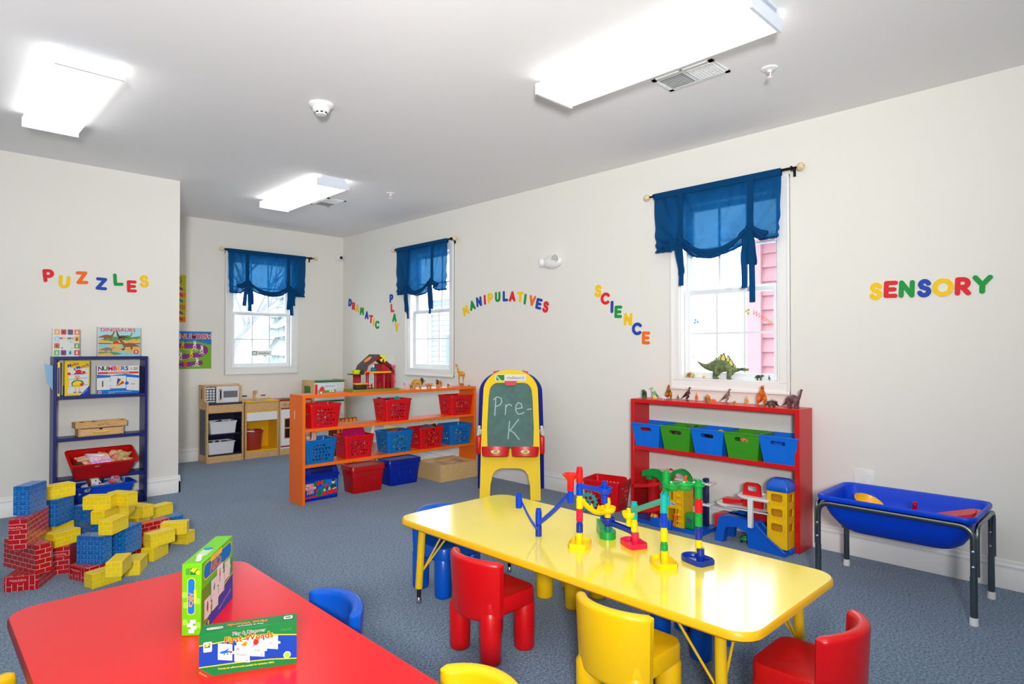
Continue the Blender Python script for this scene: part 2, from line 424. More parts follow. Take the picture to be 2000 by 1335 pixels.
def conifer(x, y, h, label):
    rnd = random.Random(int(x * 10)); e = thing('conifer', label, 'tree', (x, y, -1.2), 0, 'conifers outside the far window')
    q = B(); q.cyl((0, 0, 0), (0, 0, h), .14, bark, .02, 8); q.build('trunk', e)
    q = B(); n = 20
    for i in range(n):
        z = h * (.12 + .86 * i / n); r = h * .24 * (1 - i / n) + .08
        ring = [(r * (1 + .25 * rnd.uniform(-1, 1)) * math.cos(2 * PI * j / 14), r * (1 + .25 * rnd.uniform(-1, 1)) * math.sin(2 * PI * j / 14), z - r * .3 + rnd.uniform(-.1, .1)) for j in range(14)]
        q.loft([ring, [(p[0] * .12, p[1] * .12, z + h * .17) for p in ring]], ever)
    q.build('foliage', e)
conifer(3.6, 21, 7.5, 'frosted conifer far outside the far window, on the left')
conifer(7.2, 27, 9.0, 'frosted conifer far outside the far window, in the middle')
conifer(11.5, 24, 8.0, 'frosted conifer far outside the far window, on the right')
conifer(18.5, 12.5, 8.0, 'frosted conifer outside behind the bare tree of the dinosaur window')

# ------------------------------------------------------------------ ceiling fittings
lens = bpy.data.materials.new('lit_acrylic_lens'); lens.use_nodes = True; nt = lens.node_tree
nt.nodes['Principled BSDF'].inputs['Base Color'].default_value = (.9, .9, .9, 1)
nt.nodes['Principled BSDF'].inputs['Emission Color'].default_value = (1.0, 0.985, 0.965, 1); nt.nodes['Principled BSDF'].inputs['Emission Strength'].default_value = LAMP
ENDC = M('fixture_white_metal', (225, 232, 242), 0.4)
def fixture(x, y, label, proto=[None]):
    if proto[0] is None:
        e = thing('ceiling_light', label, 'ceiling light', (x, y, HC), 0, 'fluorescent ceiling lights'); proto[0] = e
        L, w, h = 1.22, .29, .088
        q = B(); q.bb((-.095, -L / 2, -.035), (.095, L / 2, 0), ENDC, .006, 1); q.build('housing', e)
        q = B()
        prof = [(-w / 2, -.03), (-w / 2 + .004, -h + .012), (-w / 2 + .016, -h), (w / 2 - .016, -h), (w / 2 - .004, -h + .012), (w / 2, -.03), (.1, -.022), (-.1, -.022)]
        q.loft([[(a, -L / 2 + .014, z) for a, z in prof], [(a, L / 2 - .014, z) for a, z in prof]], lens, smooth=False); q.build('lens', e)
        for s in (-1, 1):
            q = B(); ep = [(-w / 2 - .003, -h - .002), (w / 2 + .003, -h - .002), (w / 2 + .003, -.03), (.125, -.03), (.105, 0), (-.105, 0), (-.125, -.03), (-w / 2 - .003, -.03)]
            q.prism(ep, -.007, .007, ENDC, Matrix(((1, 0, 0, 0), (0, 0, 1, s * (L / 2 - .007)), (0, 1, 0, 0), (0, 0, 0, 1)))); q.build('end_cap', e)
        return e
    return dup(proto[0], (x, y, HC), None, label)
fixture(2.605, 1.735, 'long lit ceiling light above the yellow table, nearest to the sprinkler')
fixture(.655, 4.33, 'lit ceiling light at the left, above the cardboard blocks')
fixture(2.63, 5.52, 'smallest-looking lit ceiling light, far down the room near the back vent')
for x, y in ((.655, .2), (2.605, -1.9), (-1.6, 2.6), (-1.6, -1.2), (.655, -2.2)): fixture(x, y, 'lit ceiling light behind the photographer')
e = thing('smoke_detector', 'round white smoke detector on the ceiling left of the long light', 'smoke detector', (1.79, 3.50, HC), .4)
q = B(); q.lathe([(.001, 0), (.072, 0), (.072, -.012), (.06, -.022), (.05, -.028), (.05, -.04), (.04, -.052)], WHITE, 28); q.build('base', e)
q = B(); q.lathe([(.034, -.05), (.036, -.055), (.030, -.066), (.001, -.068)], WHITE, 24)
for k in range(8):
    a = 2 * PI * k / 8; q.box((.035 * math.cos(a), .035 * math.sin(a), -.056), (.003, .016, .007), BLACK, rot=Matrix.Rotation(a, 3, 'Z'))
q.build('sensor_cap', e)
def sprinkler(x, y, label):
    e = thing('sprinkler_head', label, 'sprinkler', (x, y, HC), .6, 'ceiling sprinkler heads')
    q = B(); q.lathe([(.001, 0), (.042, 0), (.04, -.006), (.026, -.010), (.001, -.012)], WHITE, 24); q.build('escutcheon', e)
    q = B(); q.cyl((0, 0, -.01), (0, 0, -.022), .011, WHITE); q.tube([(-.012, 0, -.02), (-.016, 0, -.035), (-.008, 0, -.052)], .003, WHITE, 6); q.tube([(.012, 0, -.02), (.016, 0, -.035), (.008, 0, -.052)], .003, WHITE, 6)
    q.build('frame', e)
    q = B(); q.cyl((0, 0, -.022), (0, 0, -.048), .0035, M('sprinkler_bulb', (170, 60, 60), 0.2)); q.build('glass_bulb', e)
    q = B(); q.lathe([(.001, -.05), (.016, -.05), (.016, -.053), (.001, -.056)], WHITE, 16); q.build('deflector', e)
sprinkler(3.255, 1.397, 'white sprinkler head on the ceiling right of the long light and vent')
sprinkler(3.29, 5.04, 'tiny white sprinkler head far down the ceiling above the farther right window')
ventd = M('vent_shadow_gap', (120, 124, 130), 0.8)
def vent(x, y, rz, label, w=.36, d=.2):
    e = thing('ceiling_vent', label, 'air vent', (x, y, HC), rz, 'ceiling air vents')
    q = B(); q.bb((-w / 2, -d / 2, -.006), (w / 2, -d / 2 + .025, 0), WHITE); q.bb((-w / 2, d / 2 - .025, -.006), (w / 2, d / 2, 0), WHITE)
    q.bb((-w / 2, -d / 2, -.006), (-w / 2 + .025, d / 2, 0), WHITE); q.bb((w / 2 - .025, -d / 2, -.006), (w / 2, d / 2, 0), WHITE); q.bb((-.008, -d / 2, -.007), (.008, d / 2, 0), WHITE); q.build('frame', e)
    q = B(); q.bb((-w / 2 + .02, -d / 2 + .02, -.002), (w / 2 - .02, d / 2 - .02, 0), ventd); q.build('opening', e)
    q = B()
    for i in range(9):
        y0 = -d / 2 + .03 + i * (d - .06) / 8; q.box((-w / 4, y0, -.006), (w / 2 - .03, .012, .0015), WHITE, rot=Matrix.Rotation(.6, 3, 'X')); q.box((w / 4, y0, -.006), (w / 2 - .03, .003, .006), WHITE)
    for i in range(9): q.box((w * .06 + i * w * .048, 0, -.006), (.003, d - .05, .005), WHITE)
    q.build('louvres', e)
vent(3.035, 1.735, -PI / 2, 'white air vent on the ceiling half behind the long light')
vent(3.05, 5.80, -PI / 2, 'small white air vent on the ceiling beside the farthest light')
# emergency light on the right wall, camera in the corner, outlet behind the water table
F = frame((XR, 3.745, 2.04), (0, -1, 0)); e = thing('emergency_light', 'white twin-head emergency light high on the wall between the letters', 'emergency light', Mx=F)
q = B(); q.ell((0, 0, .02), (.115, .062, .05), WHITE, 28, 14); q.build('body', e)
for nm, x, y, n in (('lamp_head', -.108, .004, Vector((-.75, -.1, .65))), ('lamp_head', .055, .018, Vector((.2, -.05, .95)))):
    n.normalize(); R = n.to_track_quat('Z', 'Y').to_matrix().to_4x4(); q = B(); q.T = Matrix.Translation((x, y, .045)) @ R
    q.lathe([(.02, -.03), (.04, -.02), (.043, .012), (.04, .018), (.036, .014), (.001, .013)], WHITE, 24); h = q.build(nm, e)
    q = B(); q.T = Matrix.Translation((x, y, .045)) @ R; lm = M('prismatic_reflector', (168, 168, 160), 0.25, metal=.7)
    q.lathe([(.036, .0135), (.034, .017), (.001, .020)], lm, 20)
    for a in range(-2, 3):
        for c in range(-2, 3):
            if a * a + c * c < 6: q.ell((a * .013, c * .013, .019), (.006, .006, .003), M('bright_reflector', (232, 232, 226), .15), 6, 4)
    q.build('reflector', h)
F = frame((4.105, YF, 2.472), (1, 0, 0)); e = thing('security_camera', 'small round white security camera in the far corner of the walls', 'security camera', Mx=F)
q = B(); q.lathe([(.001, 0), (.05, 0), (.05, .02), (.044, .03), (.03, .045), (.001, .05)], WHITE, 24); q.build('mount', e)
q = B(); q.T = Matrix.Translation((.004, -.004, .045)) @ Euler((.25, -.35, 0)).to_matrix().to_4x4()
q.ell((0, 0, 0), (.034, .034, .03), WHITE, 18, 10); q.cyl((0, 0, .018), (0, 0, .032), .020, BLACK); q.cyl((0, 0, .031), (0, 0, .036), .010, M('camera_lens', (40, 36, 60), .1)); q.build('camera_eye', e)
F = frame((XR, 1.225, .475), (0, -1, 0)); e = thing('wall_outlet', 'white outlet plate on the wall just above the blue water table', 'outlet', Mx=F)
q = B(); q.bb((-.058, -.058, 0), (.058, .058, .006), WHITE, .003, 2); q.build('plate', e)
q = B(); q.bb((-.045, -.03, .005), (-.015, .03, .008), TRIM, .002, 1); q.bb((.015, -.03, .005), (.045, .03, .008), TRIM, .002, 1); q.build('socket', e)
# ------------------------------------------------------------------ foam letters on the walls
def _S():
    return [arc(.42, .68, .20, 20, 180, 8) + [(.30, .54)] + [(.42, .5), (.54, .46)] + arc(.42, .30, .22, 30, -160, 8)]
STROKES = {
    'A': [[(.08, .12), (.38, .88)], [(.38, .88), (.68, .12)], [(.22, .34), (.54, .34)]],
    'C': [arc(.42, .5, .38, 45, 315, 16)],
    'D': [[(.12, .12), (.12, .88)], [(.12, .88), (.3, .88)] + arc(.3, .5, .38, 90, -90, 10) + [(.12, .12)]],
    'E': [[(.6, .88), (.13, .88), (.13, .12), (.6, .12)], [(.13, .5), (.54, .5)]],
    'I': [[(.13, .12), (.13, .88)]],
    'L': [[(.13, .88), (.13, .12), (.58, .12)]],
    'M': [[(.12, .12), (.2, .88), (.45, .4), (.7, .88), (.78, .12)]],
    'N': [[(.12, .12), (.12, .88), (.66, .12), (.66, .88)]],
    'O': [arc(.5, .5, .38, 0, 360, 24)],
    'P': [[(.13, .12), (.13, .88), (.38, .88)] + arc(.38, .66, .22, 90, -90, 8) + [(.13, .44)]],
    'R': [[(.13, .12), (.13, .88), (.38, .88)] + arc(.38, .67, .21, 90, -90, 8) + [(.13, .46)], [(.34, .46), (.62, .12)]],
    'S': _S(),
    'T': [[(.06, .88), (.66, .88)], [(.36, .88), (.36, .12)]],
    'U': [[(.12, .88), (.12, .38)] + arc(.37, .37, .25, 180, 360, 10) + [(.62, .88)]],
    'V': [[(.08, .88), (.36, .14), (.64, .88)]],
    'Y': [[(.06, .88), (.38, .48), (.70, .88)], [(.38, .48), (.38, .12)]],
    'Z': [[(.1, .88), (.62, .88), (.1, .12), (.64, .12)]],
}
FOAM = {'red': M('red_foam', (226, 34, 40), .7), 'yellow': M('yellow_foam', (252, 205, 10), .7), 'green': M('green_foam', (10, 152, 60), .7), 'blue': M('blue_foam', (20, 70, 175), .7), 'orange': M('orange_foam', (250, 110, 25), .7)}
LETM = {}
def letter_mesh(ch, colr, t=.125):
    if (ch, colr) in LETM: return LETM[(ch, colr)]
    q = B(); m = FOAM[colr]; h = .10; d = .006
    pts = [p for s in STROKES[ch] for p in s]; cx = (min(p[0] for p in pts) + max(p[0] for p in pts)) / 2
    kk = 0
    for s in STROKES[ch]:
        for a, c in zip(s[:-1], s[1:]):
            kk += 1
            a = Vector((a[0] - cx, a[1] - .5)); c = Vector((c[0] - cx, c[1] - .5)); v = c - a
            if v.length < 1e-6: continue
            an = math.atan2(v.y, v.x); poly = []
            for k in range(9):
                w = an + PI / 2 + PI * k / 8; poly.append(((a.x + t * math.cos(w)) * h, (a.y + t * math.sin(w)) * h))
            for k in range(9):
                w = an - PI / 2 + PI * k / 8; poly.append(((c.x + t * math.cos(w)) * h, (c.y + t * math.sin(w)) * h))
            q.prism(poly, 0.0002 + kk * .00002, d + kk * .00004, m)
    LETM[(ch, colr)] = q.mesh('foam_letter'); return LETM[(ch, colr)]
ORD = ['first', 'second', 'third', 'fourth', 'fifth', 'sixth', 'seventh', 'eighth', 'ninth', 'tenth', 'eleventh', 'twelfth', 'last']
def word(w, wall, items, where):
    for k, (ch, u, z, c, tilt) in enumerate(items):
        F = frame((u, YL, z), (1, 0, 0)) if wall == 'L' else frame((XR, u, z), (0, -1, 0))
        o = bpy.data.objects.new('foam_letter', letter_mesh(ch, c)); COL.objects.link(o)
        o.matrix_world = F @ Matrix.Rotation(math.radians(tilt), 4, 'Z')
        pl = 'last' if k == len(items) - 1 else ORD[k]
        tag(o, '%s foam letter %s, %s letter of the word %s on the %s' % (c, ch, pl, w, where), 'wall letter', 'foam letters spelling ' + w)
word('PUZZLES', 'L', [('P', .789, 1.827, 'red', 6), ('U', .89, 1.786, 'yellow', -4), ('Z', 1.006, 1.828, 'orange', 4), ('Z', 1.139, 1.789, 'blue', -2), ('L', 1.257, 1.832, 'green', 4), ('E', 1.356, 1.783, 'red', 2), ('S', 1.448, 1.835, 'yellow', 4)], 'left wall')
word('DRAMATIC', 'R', [('D', 7.32, 1.866, 'blue', -6), ('R', 7.232, 1.816, 'red', -4), ('A', 7.138, 1.785, 'yellow', -4), ('M', 7.026, 1.741, 'green', -6), ('A', 6.909, 1.685, 'blue', -4), ('T', 6.81, 1.633, 'red', -6), ('I', 6.748, 1.594, 'yellow', -5), ('C', 6.666, 1.558, 'green', -5)], 'right wall')
word('PLAY', 'R', [('P', 6.353, 1.865, 'blue', 0), ('L', 6.33, 1.75, 'red', 2), ('A', 6.287, 1.631, 'green', -2), ('Y', 6.24, 1.517, 'yellow', -3)], 'right wall')
word('MANIPULATIVES', 'R', [('M', 4.969, 1.658, 'yellow', 22), ('A', 4.863, 1.707, 'green', 14), ('N', 4.761, 1.739, 'blue', 8), ('I', 4.671, 1.753, 'red', 5), ('P', 4.59, 1.766, 'yellow', 4), ('U', 4.481, 1.771, 'green', 2), ('L', 4.372, 1.772, 'blue', 0), ('A', 4.276, 1.764, 'red', -3), ('T', 4.167, 1.75, 'yellow', -5), ('I', 4.103, 1.727, 'green', -10), ('V', 4.01, 1.707, 'orange', -12), ('E', 3.925, 1.674, 'blue', -14), ('S', 3.839, 1.643, 'red', -16)], 'right wall')
word('SCIENCE', 'R', [('S', 3.241, 1.748, 'yellow', -6), ('C', 3.169, 1.679, 'red', -6), ('I', 3.099, 1.606, 'blue', -2), ('E', 3.036, 1.563, 'green', -2), ('N', 2.94, 1.498, 'yellow', -4), ('C', 2.857, 1.42, 'blue', -4), ('E', 2.771, 1.347, 'orange', -2)], 'right wall')
word('SENSORY', 'R', [('S', 1.152, 1.607, 'yellow', -4), ('E', 1.074, 1.611, 'red', -2), ('N', .992, 1.608, 'green', -2), ('S', .904, 1.608, 'blue', -3), ('O', .816, 1.605, 'yellow', 0), ('R', .723, 1.604, 'red', -2), ('Y', .637, 1.608, 'green', -2)], 'right wall')

# ------------------------------------------------------------------ tie-up curtains and rods
cloth = bpy.data.materials.new('blue_voile'); cloth.use_nodes = True; nt = cloth.node_tree
pb = nt.nodes['Principled BSDF']; pb.inputs['Base Color'].default_value = rgb((0, 74, 126)); pb.inputs['Roughness'].default_value = .8; pb.inputs['Specular IOR Level'].default_value = .2
tl = nt.nodes.new('ShaderNodeBsdfTranslucent'); tl.inputs[0].default_value = rgb((8, 102, 168)); ms = nt.nodes.new('ShaderNodeMixShader'); ms.inputs[0].default_value = .26
wv = nt.nodes.new('ShaderNodeTexNoise'); wv.inputs['Scale'].default_value = 260; tcn = nt.nodes.new('ShaderNodeTexCoord'); bpn = nt.nodes.new('ShaderNodeBump'); bpn.inputs['Strength'].default_value = .25; bpn.inputs['Distance'].default_value = .001
nt.links.new(tcn.outputs['Object'], wv.inputs['Vector']); nt.links.new(wv.outputs['Fac'], bpn.inputs['Height']); nt.links.new(bpn.outputs[0], pb.inputs['Normal'])
out = [n for n in nt.nodes if n.type == 'OUTPUT_MATERIAL'][0]
nt.links.new(pb.outputs[0], ms.inputs[1]); nt.links.new(tl.outputs[0], ms.inputs[2]); ts = nt.nodes.new('ShaderNodeBsdfTransparent'); ts.inputs[0].default_value = (.25, .6, .9, 1); m2 = nt.nodes.new('ShaderNodeMixShader'); m2.inputs[0].default_value = .055
nt.links.new(ms.outputs[0], m2.inputs[1]); nt.links.new(ts.outputs[0], m2.inputs[2]); nt.links.new(m2.outputs[0], out.inputs[0])
finm = M('crackled_gold_glass', (214, 184, 140), .25, coat=.5, noise=((240, 222, 190), 140, 2)); rodm = M('black_rod', (20, 20, 22), .4, metal=.6)
def curtain(o, right, w, label, rlabel, seed, ties, ribbons, rodw, side=.41, mid=.50):
    """o: top-left corner of the cloth on the rod. ties: two (u, drop)"""
    F = frame(o, right); rnd = random.Random(seed)
    e = thing('curtain_rod', rlabel, 'curtain rod', Mx=F, group='curtain rods')
    q = B(); q.cyl((-.02, 0, .055), (rodw - .02, 0, .055), .009, rodm); q.build('rod', e)
    for x, s in ((-.02, -1), (rodw - .02, 1)):
        q = B(); q.cyl((x, 0, .055), (x + s * .03, 0, .055), .007, rodm); q.ell((x + s * .05, 0, .055), (.026, .026, .026), finm, 18, 12); q.build('finial', e)
        q = B(); q.bb((x - s * .01 - .008, -.045, 0), (x - s * .01 + .008, .02, .006), rodm); q.bb((x - s * .01 - .006, -.012, 0), (x - s * .01 + .006, -.004, .055), rodm); q.tube(arc2((x - s * .01, 0, .055), .013), .004, rodm, 6); q.build('bracket', e)
    nu, nv = 84, 44; (u1, d1), (u2, d2) = ties
    def bottom(u):
        if u < u1: t = u / u1; return side + (d1 - side) * max(0, (t - .45) / .55) ** 1.6
        if u > u2: t = (1 - u) / (1 - u2); return side + (d2 - side) * max(0, (t - .45) / .55) ** 1.6
        t = (u - u1) / (u2 - u1); base = d1 + (d2 - d1) * t
        return base + (mid - (d1 + d2) / 2) * (math.sin(PI * t) ** .8)
    verts = []
    for j in range(nv + 1):
        v = j / nv
        for i in range(nu + 1):
            u = i / nu; L = bottom(u)
            # gather towards the ties as the cloth goes down
            x = u
            for ut in (u1, u2):
                dx = u - ut; pull = math.exp(-(dx / .16) ** 2) * (v ** 2.2) * .62; x -= dx * pull
            z = .058 + .004 * math.sin(u * 60) * (1 - v)
            for ut, dt in ((u1, d1), (u2, d2)):
                dx = u - ut; ang = math.atan2(dx, .02 + (1 - v) * .9)
                z += .026 * math.sin(ang * 17 + seed) * (v ** 1.1) * math.exp(-(dx / .26) ** 2) * min(1, abs(dx) * 22 + .2)
            if u1 < u < u2:
                t = (u - u1) / (u2 - u1)
                z += .035 * math.sin(PI * t) * v ** 3 + .020 * math.sin((v * 13 + (t - .5) ** 2 * 34 + seed)) * math.sin(PI * t) * max(0, v - .40) * 1.8 + .012 * math.sin((t - .5) * 17 + v * 5) * v * (1 - v) * 3
            for (ua, va), (ub, vb) in (((.10, .0), (u1 - .02, .86)), ((.27, .0), (.49, .96)), ((.70, .04), (.51, .96)), ((.93, .08), (u2 + .02, .84)), ((.40, .30), (.50, .97))):
                ex, ev = ub - ua, vb - va; tt = max(0, min(1, ((u - ua) * ex + (v - va) * ev) / (ex * ex + ev * ev))); dd = math.hypot(u - ua - ex * tt, (v - va - ev * tt) * .6)
                z += .017 * math.exp(-(dd / .022) ** 2) * math.sin(PI * min(1, tt * 1.15 + .06)) - .007 * math.exp(-((dd - .05) / .025) ** 2) * math.sin(PI * tt)
            y = .012 - v * (L + .012)
            if v < .06: z = .055 + .013 * math.cos(v / .06 * PI * .5 + .3) + .001 * math.sin(u * 90)
            verts.append((x * w, y, z))
    q = B(); fs = []
    for j in range(nv):
        for i in range(nu):
            a = j * (nu + 1) + i; fs.append((a, a + nu + 1, a + nu + 2, a + 1))
    q.add(verts, fs, cloth, True)
    # doubled hem band rolled along the bottom and the rod pocket at the top
    hem = [verts[nv * (nu + 1) + i] for i in range(nu + 1)]
    q.tube([(p[0], p[1] + .004, p[2] + .004) for p in hem], [.006 + .004 * abs(math.sin(i * .9)) for i in range(nu + 1)], cloth, 8, sq=(1, .8))
    q.bb((0, -.032, .0640), (w, .014, .0685), cloth); q.bb((0, -.032, .041), (w, .014, .0445), cloth)
    q_sw = B()
    for k in range(5):                        # the gathered roll of the swag and the fanned pleats beside the ties
        P = []
        for i in range(25):
            t = i / 24; dm = d1 + (d2 - d1) * t; P.append(((u1 + (u2 - u1) * t) * w, -(dm + (mid - (d1 + d2) / 2) * (.80 + .055 * k) * math.sin(PI * t) ** (.85 + .05 * k)) + .012, .088 + .004 * math.sin(k * 2.2) + .020 * math.sin(PI * t)))
        q_sw.tube(P, [.006 + .009 * math.sin(PI * min(1, max(0, .06 + .88 * i / 24))) for i in range(25)], cloth, 8)
    for ut, dt, sg in ((u1, d1, -1), (u2, d2, 1)):
        for k in range(5):
            a = .35 + k * .22; x = ut * w; q_sw.tube(smooth_path([(x + sg * .012, -dt + .02, .086), (x + sg * (.03 + .035 * math.sin(a)), -dt - .012 - .02 * math.cos(a), .094 + .008 * (k % 2)), (x + sg * (.045 + .085 * math.sin(a)), -dt - .030 - .045 * math.cos(a), .088)], 4), [.007 + .0009 * i for i in range(9)], cloth, 8)
    c = thing('curtain', label, 'curtain', Mx=F, group='blue tie-up curtains')
    q.build('drape', c); q_sw.build('swag', c)
    for (u, d) in ties:
        q = B(); x = u * w
        q.bb((x - .022, -d, .070), (x + .022, -.01, .0735), cloth, .001, 1); q.build('strap', c)
        q = B(); q.ell((x, -d + .012, .085), (.026, .022, .02), cloth, 14, 10)
        for k in range(6):
            a = -1.2 + k * .48; q.tube([(x + .02 * math.sin(a), -d + .01, .085), (x + .055 * math.sin(a), -d - .022 - .01 * math.cos(a), .085 + .012 * math.cos(k * 2)), (x + .075 * math.sin(a), -d - .045, .082)], [.008, .013, .016], cloth, 8)
        q.build('gather_knot', c)
    for tie_i, x0, x1, yb, loop in ribbons:
        q = B(); x = ties[tie_i][0] * w; d = ties[tie_i][1]
        if loop:
            path = smooth_path([(x, -d, .085), (x + x0, -d - yb * .3, .094), (x + x1, -d - yb * .8, .090), (x + x1 * .9, -d - yb, .085), (x + x1 * .6 + .012, -d - yb * .85, .080), (x + x0 * .4, -d - yb * .3, .083), (x, -d, .085)], 6)
        else:
            path = smooth_path([(x, -d, .09), (x + x0, -d - yb * .4, .098), (x + (x0 + x1) / 2, -d - yb * .7, .094), (x + x1, -d - yb, .097)], 6)
        n = len(path); hw = .021
        vs = []
        for p in path: vs += [(p.x - hw, p.y, p.z), (p.x + hw, p.y, p.z + .004), (p.x + hw, p.y + .001, p.z + .0065), (p.x - hw, p.y + .001, p.z + .0025)]
        q.loft([vs[4 * k:4 * k + 4] for k in range(n)], cloth, smooth=False); q.build('tie_ribbon', c)
def arc2(c, r): return [(c[0], c[1] + r * math.cos(a), c[2] + r * math.sin(a)) for a in [2 * PI * k / 12 for k in range(13)]]
curtain((XR, 2.655, 2.432), (0, -1, 0), .965, 'large blue tie-up curtain on the window above the toy dinosaurs', 'curtain rod with gold finials over the window above the toy dinosaurs', 1, ((.24, .37), (.79, .36)), ((0, -.012, .012, .26, True), (0, .02, .02, .34, False), (1, -.03, -.01, .24, True), (1, .02, .03, .25, True), (1, -.035, -.03, .40, False), (1, .02, .025, .50, False)), 1.06, .44, .53)
curtain((XR, 6.165, 2.422), (0, -1, 0), .955, 'blue tie-up curtain on the middle window, over the word PLAY and the giraffe', 'curtain rod with gold finials over the middle window beyond the easel', 4, ((.26, .46), (.74, .42)), ((0, -.01, .02, .30, True), (0, .03, .05, .36, False), (0, -.015, .0, .28, False), (1, -.03, -.02, .30, True), (1, .03, .04, .31, False), (1, .0, .0, .36, False)), 1.05, .53, .56)
curtain((2.665, YF, 2.412), (1, 0, 0), .945, 'blue tie-up curtain on the far window above the play kitchen', 'curtain rod with gold finials over the far window above the play kitchen', 2, ((.23, .37), (.76, .40)), ((0, -.03, -.05, .28, False), (0, .01, .02, .34, False), (0, .03, .045, .26, True), (1, .0, -.01, .27, True), (1, .02, .03, .34, False), (1, .05, .05, .22, False)), 1.05, .50, .52)

# ------------------------------------------------------------------ posters, window cards
F = frame((1.74, YF, 1.035), (1, 0, 0)); q = B(); PW, PH = .765, .42
pb_ = M('poster_blue', (20, 120, 200), .45); pg_ = M('poster_green', (120, 185, 30), .45); pp_ = M('poster_purple', (140, 40, 140), .45); pr_ = M('poster_red', (222, 40, 40), .45); py_ = M('poster_yellow', (248, 205, 30), .45); pw_ = M('poster_white', (245, 243, 238), .45); po_ = M('poster_orange', (245, 130, 20), .45)
q.bb((0, 0, 0), (PW, PH, .002), pb_); q.flat([(0, 0), (PW, 0), (PW, .27), (.6, .31), (.4, .295), (.2, .31), (0, .28)], pg_, F.inverted() @ F, .0024)
q.T = Matrix.Identity(4); I4 = Matrix.Identity(4)
def band(pts, w, m, z):
    P = smooth_path([(a, c, 0) for a, c in pts], 5); L = []; R = []
    for k, p in enumerate(P):
        t = (P[min(k + 1, len(P) - 1)] - P[max(k - 1, 0)]).normalized(); nrm = Vector((-t.y, t.x, 0)) * w / 2; L.append(p + nrm); R.append(p - nrm)
    q.add([(v.x, v.y, z) for v in L + R], [(k, k + 1, len(P) + k + 1, len(P) + k) for k in range(len(P) - 1)], m)
band([(0, .255), (.3, .26), (.6, .255), (.7, .22), (.66, .165), (.5, .14), (.2, .13), (0, .15)], .055, pp_, .003)
band([(0, .05), (.3, .04), (.5, .05), (.67, .07)], .05, pp_, .0034)
q.text('ANIMAL', .075, .27, .365, pr_, I4, .0045, bold=.012); q.text('NUMBERS', .075, .60, .362, pr_, I4, .0045, bold=.012)
q.text('ANIMAL', .079, .27, .365, pw_, I4, .004, bold=.035); q.text('NUMBERS', .079, .60, .362, pw_, I4, .004, bold=.035)
def critter_print(x, y, c, s=1.0):
    q.disc(x, y, .018 * s, c, I4, .0044, 10, .024 * s); q.disc(x + .004, y + .034 * s, .014 * s, c, I4, .0045, 10)
    for d in (-.007, .009): q.disc(x + d, y + .055 * s, .005 * s, c, I4, .0044, 8, .014 * s)
    q.disc(x, y - .002, .011 * s, pr_, I4, .0047, 8); q.rect(x - .03, y - .032 * s, x - .008, y - .024 * s, c, I4, .0044); q.rect(x + .004, y - .032 * s, x + .028, y - .024 * s, c, I4, .0044)
for x, y, c in ((.46, .245, py_), (.585, .25, pw_), (.66, .20, pw_), (.44, .13, pw_), (.55, .15, py_), (.49, .05, po_), (.61, .06, pw_)): critter_print(x, y, c)
for x, y, t in ((.51, .215, 'second'), (.60, .205, 'third'), (.675, .155, 'fourth'), (.46, .105, 'sixth'), (.60, .125, 'fifth'), (.44, .03, 'ninth'), (.575, .04, 'tenth')): q.text(t, .017, x, y, pw_, I4, .0046)
o = q.build('poster'); o.matrix_world = F; tag(o, 'poster reading Animal Numbers with a purple path, low on the far wall', 'poster')
F = frame((1.77, YF, 1.552), (1, 0, 0)); q = B(); PW, PH = .465, .53
q.bb((0, 0, 0), (PW, PH, .002), py_); lime = M('poster_lime', (190, 205, 20), .45)
for k in range(6):
    q.rect(.008, .008 + k * .067, PW - .008, .067 + k * .067, (po_ if k % 2 == 0 else lime), I4, .0024)
    for x in (.05, .15, .28, .40):
        c = (pr_, pp_, pg_, pb_)[(k + int(x * 20)) % 4]
        q.disc(x, .045 + k * .067, .016, c, I4, .003); q.disc(x + .02, .034 + k * .067, .012, c, I4, .003); q.disc(x - .014, .032 + k * .067, .009, pw_, I4, .0032)
q.rect(.008, .41, PW - .008, .522, lime, I4, .0024)
q.text('NUMBERS', .085, .235, .47, pr_, I4, .003, bold=.02); q.text('1 2 3 4 5', .05, .2, .43, pp_, I4, .0032, bold=.02)
o = q.build('poster'); o.matrix_world = F; tag(o, 'yellow and lime poster with rows of small pictures, above the Animal Numbers poster', 'poster')
F = WF1 @ Matrix.Translation((.005, .178, -.040)); q = B(); I4 = Matrix.Identity(4)
cardm = M('card_stock', (242, 244, 242), .6); ink = M('grey_ink', (90, 92, 96), .6); gfr = M('card_green', (30, 140, 90), .6)
q.bb((-.12, -.03, 0), (.12, .03, .001), cardm); q.rect(-.115, -.026, -.06, .026, gfr, I4, .0014); q.rect(-.107, -.018, -.068, .018, pw_, I4, .0018); q.text('window', .042, .03, 0, ink, I4, .0016)
o = q.build('word_card'); o.matrix_world = F; tag(o, 'small white card reading window stuck on the far window pane', 'word card')
for nm, t, x, y, rot, m1, m2, lab in (('window_sticker', 'Reading', -.19, .485, .42, M('sticker_grey', (196, 202, 212), .5), M('sticker_pale_blue', (120, 180, 240), .5), 'pale sticker reading Reading on the left of the dinosaur window'),
                                     ('window_sticker', 'Writing', .215, .455, -.52, M('sticker_orange', (250, 130, 90), .5), M('sticker_yellow_green', (190, 210, 90), .5), 'orange sticker reading Writing on the right of the dinosaur window')):
    F = WF3 @ Matrix.Translation((x, y, -.0575)) @ Matrix.Rotation(rot, 4, 'Z'); q = B(); q.text(t, .05, .015, 0, m1, I4, .0005, extrude=.0006)
    for dx, dy in ((-.095, 0), (-.085, -.022), (-.108, -.016)): q.prism(rr(.018, .018, .005, 3, dx, dy), 0, .001, m2)
    o = q.build(nm); o.matrix_world = F; tag(o, lab, 'window sticker')
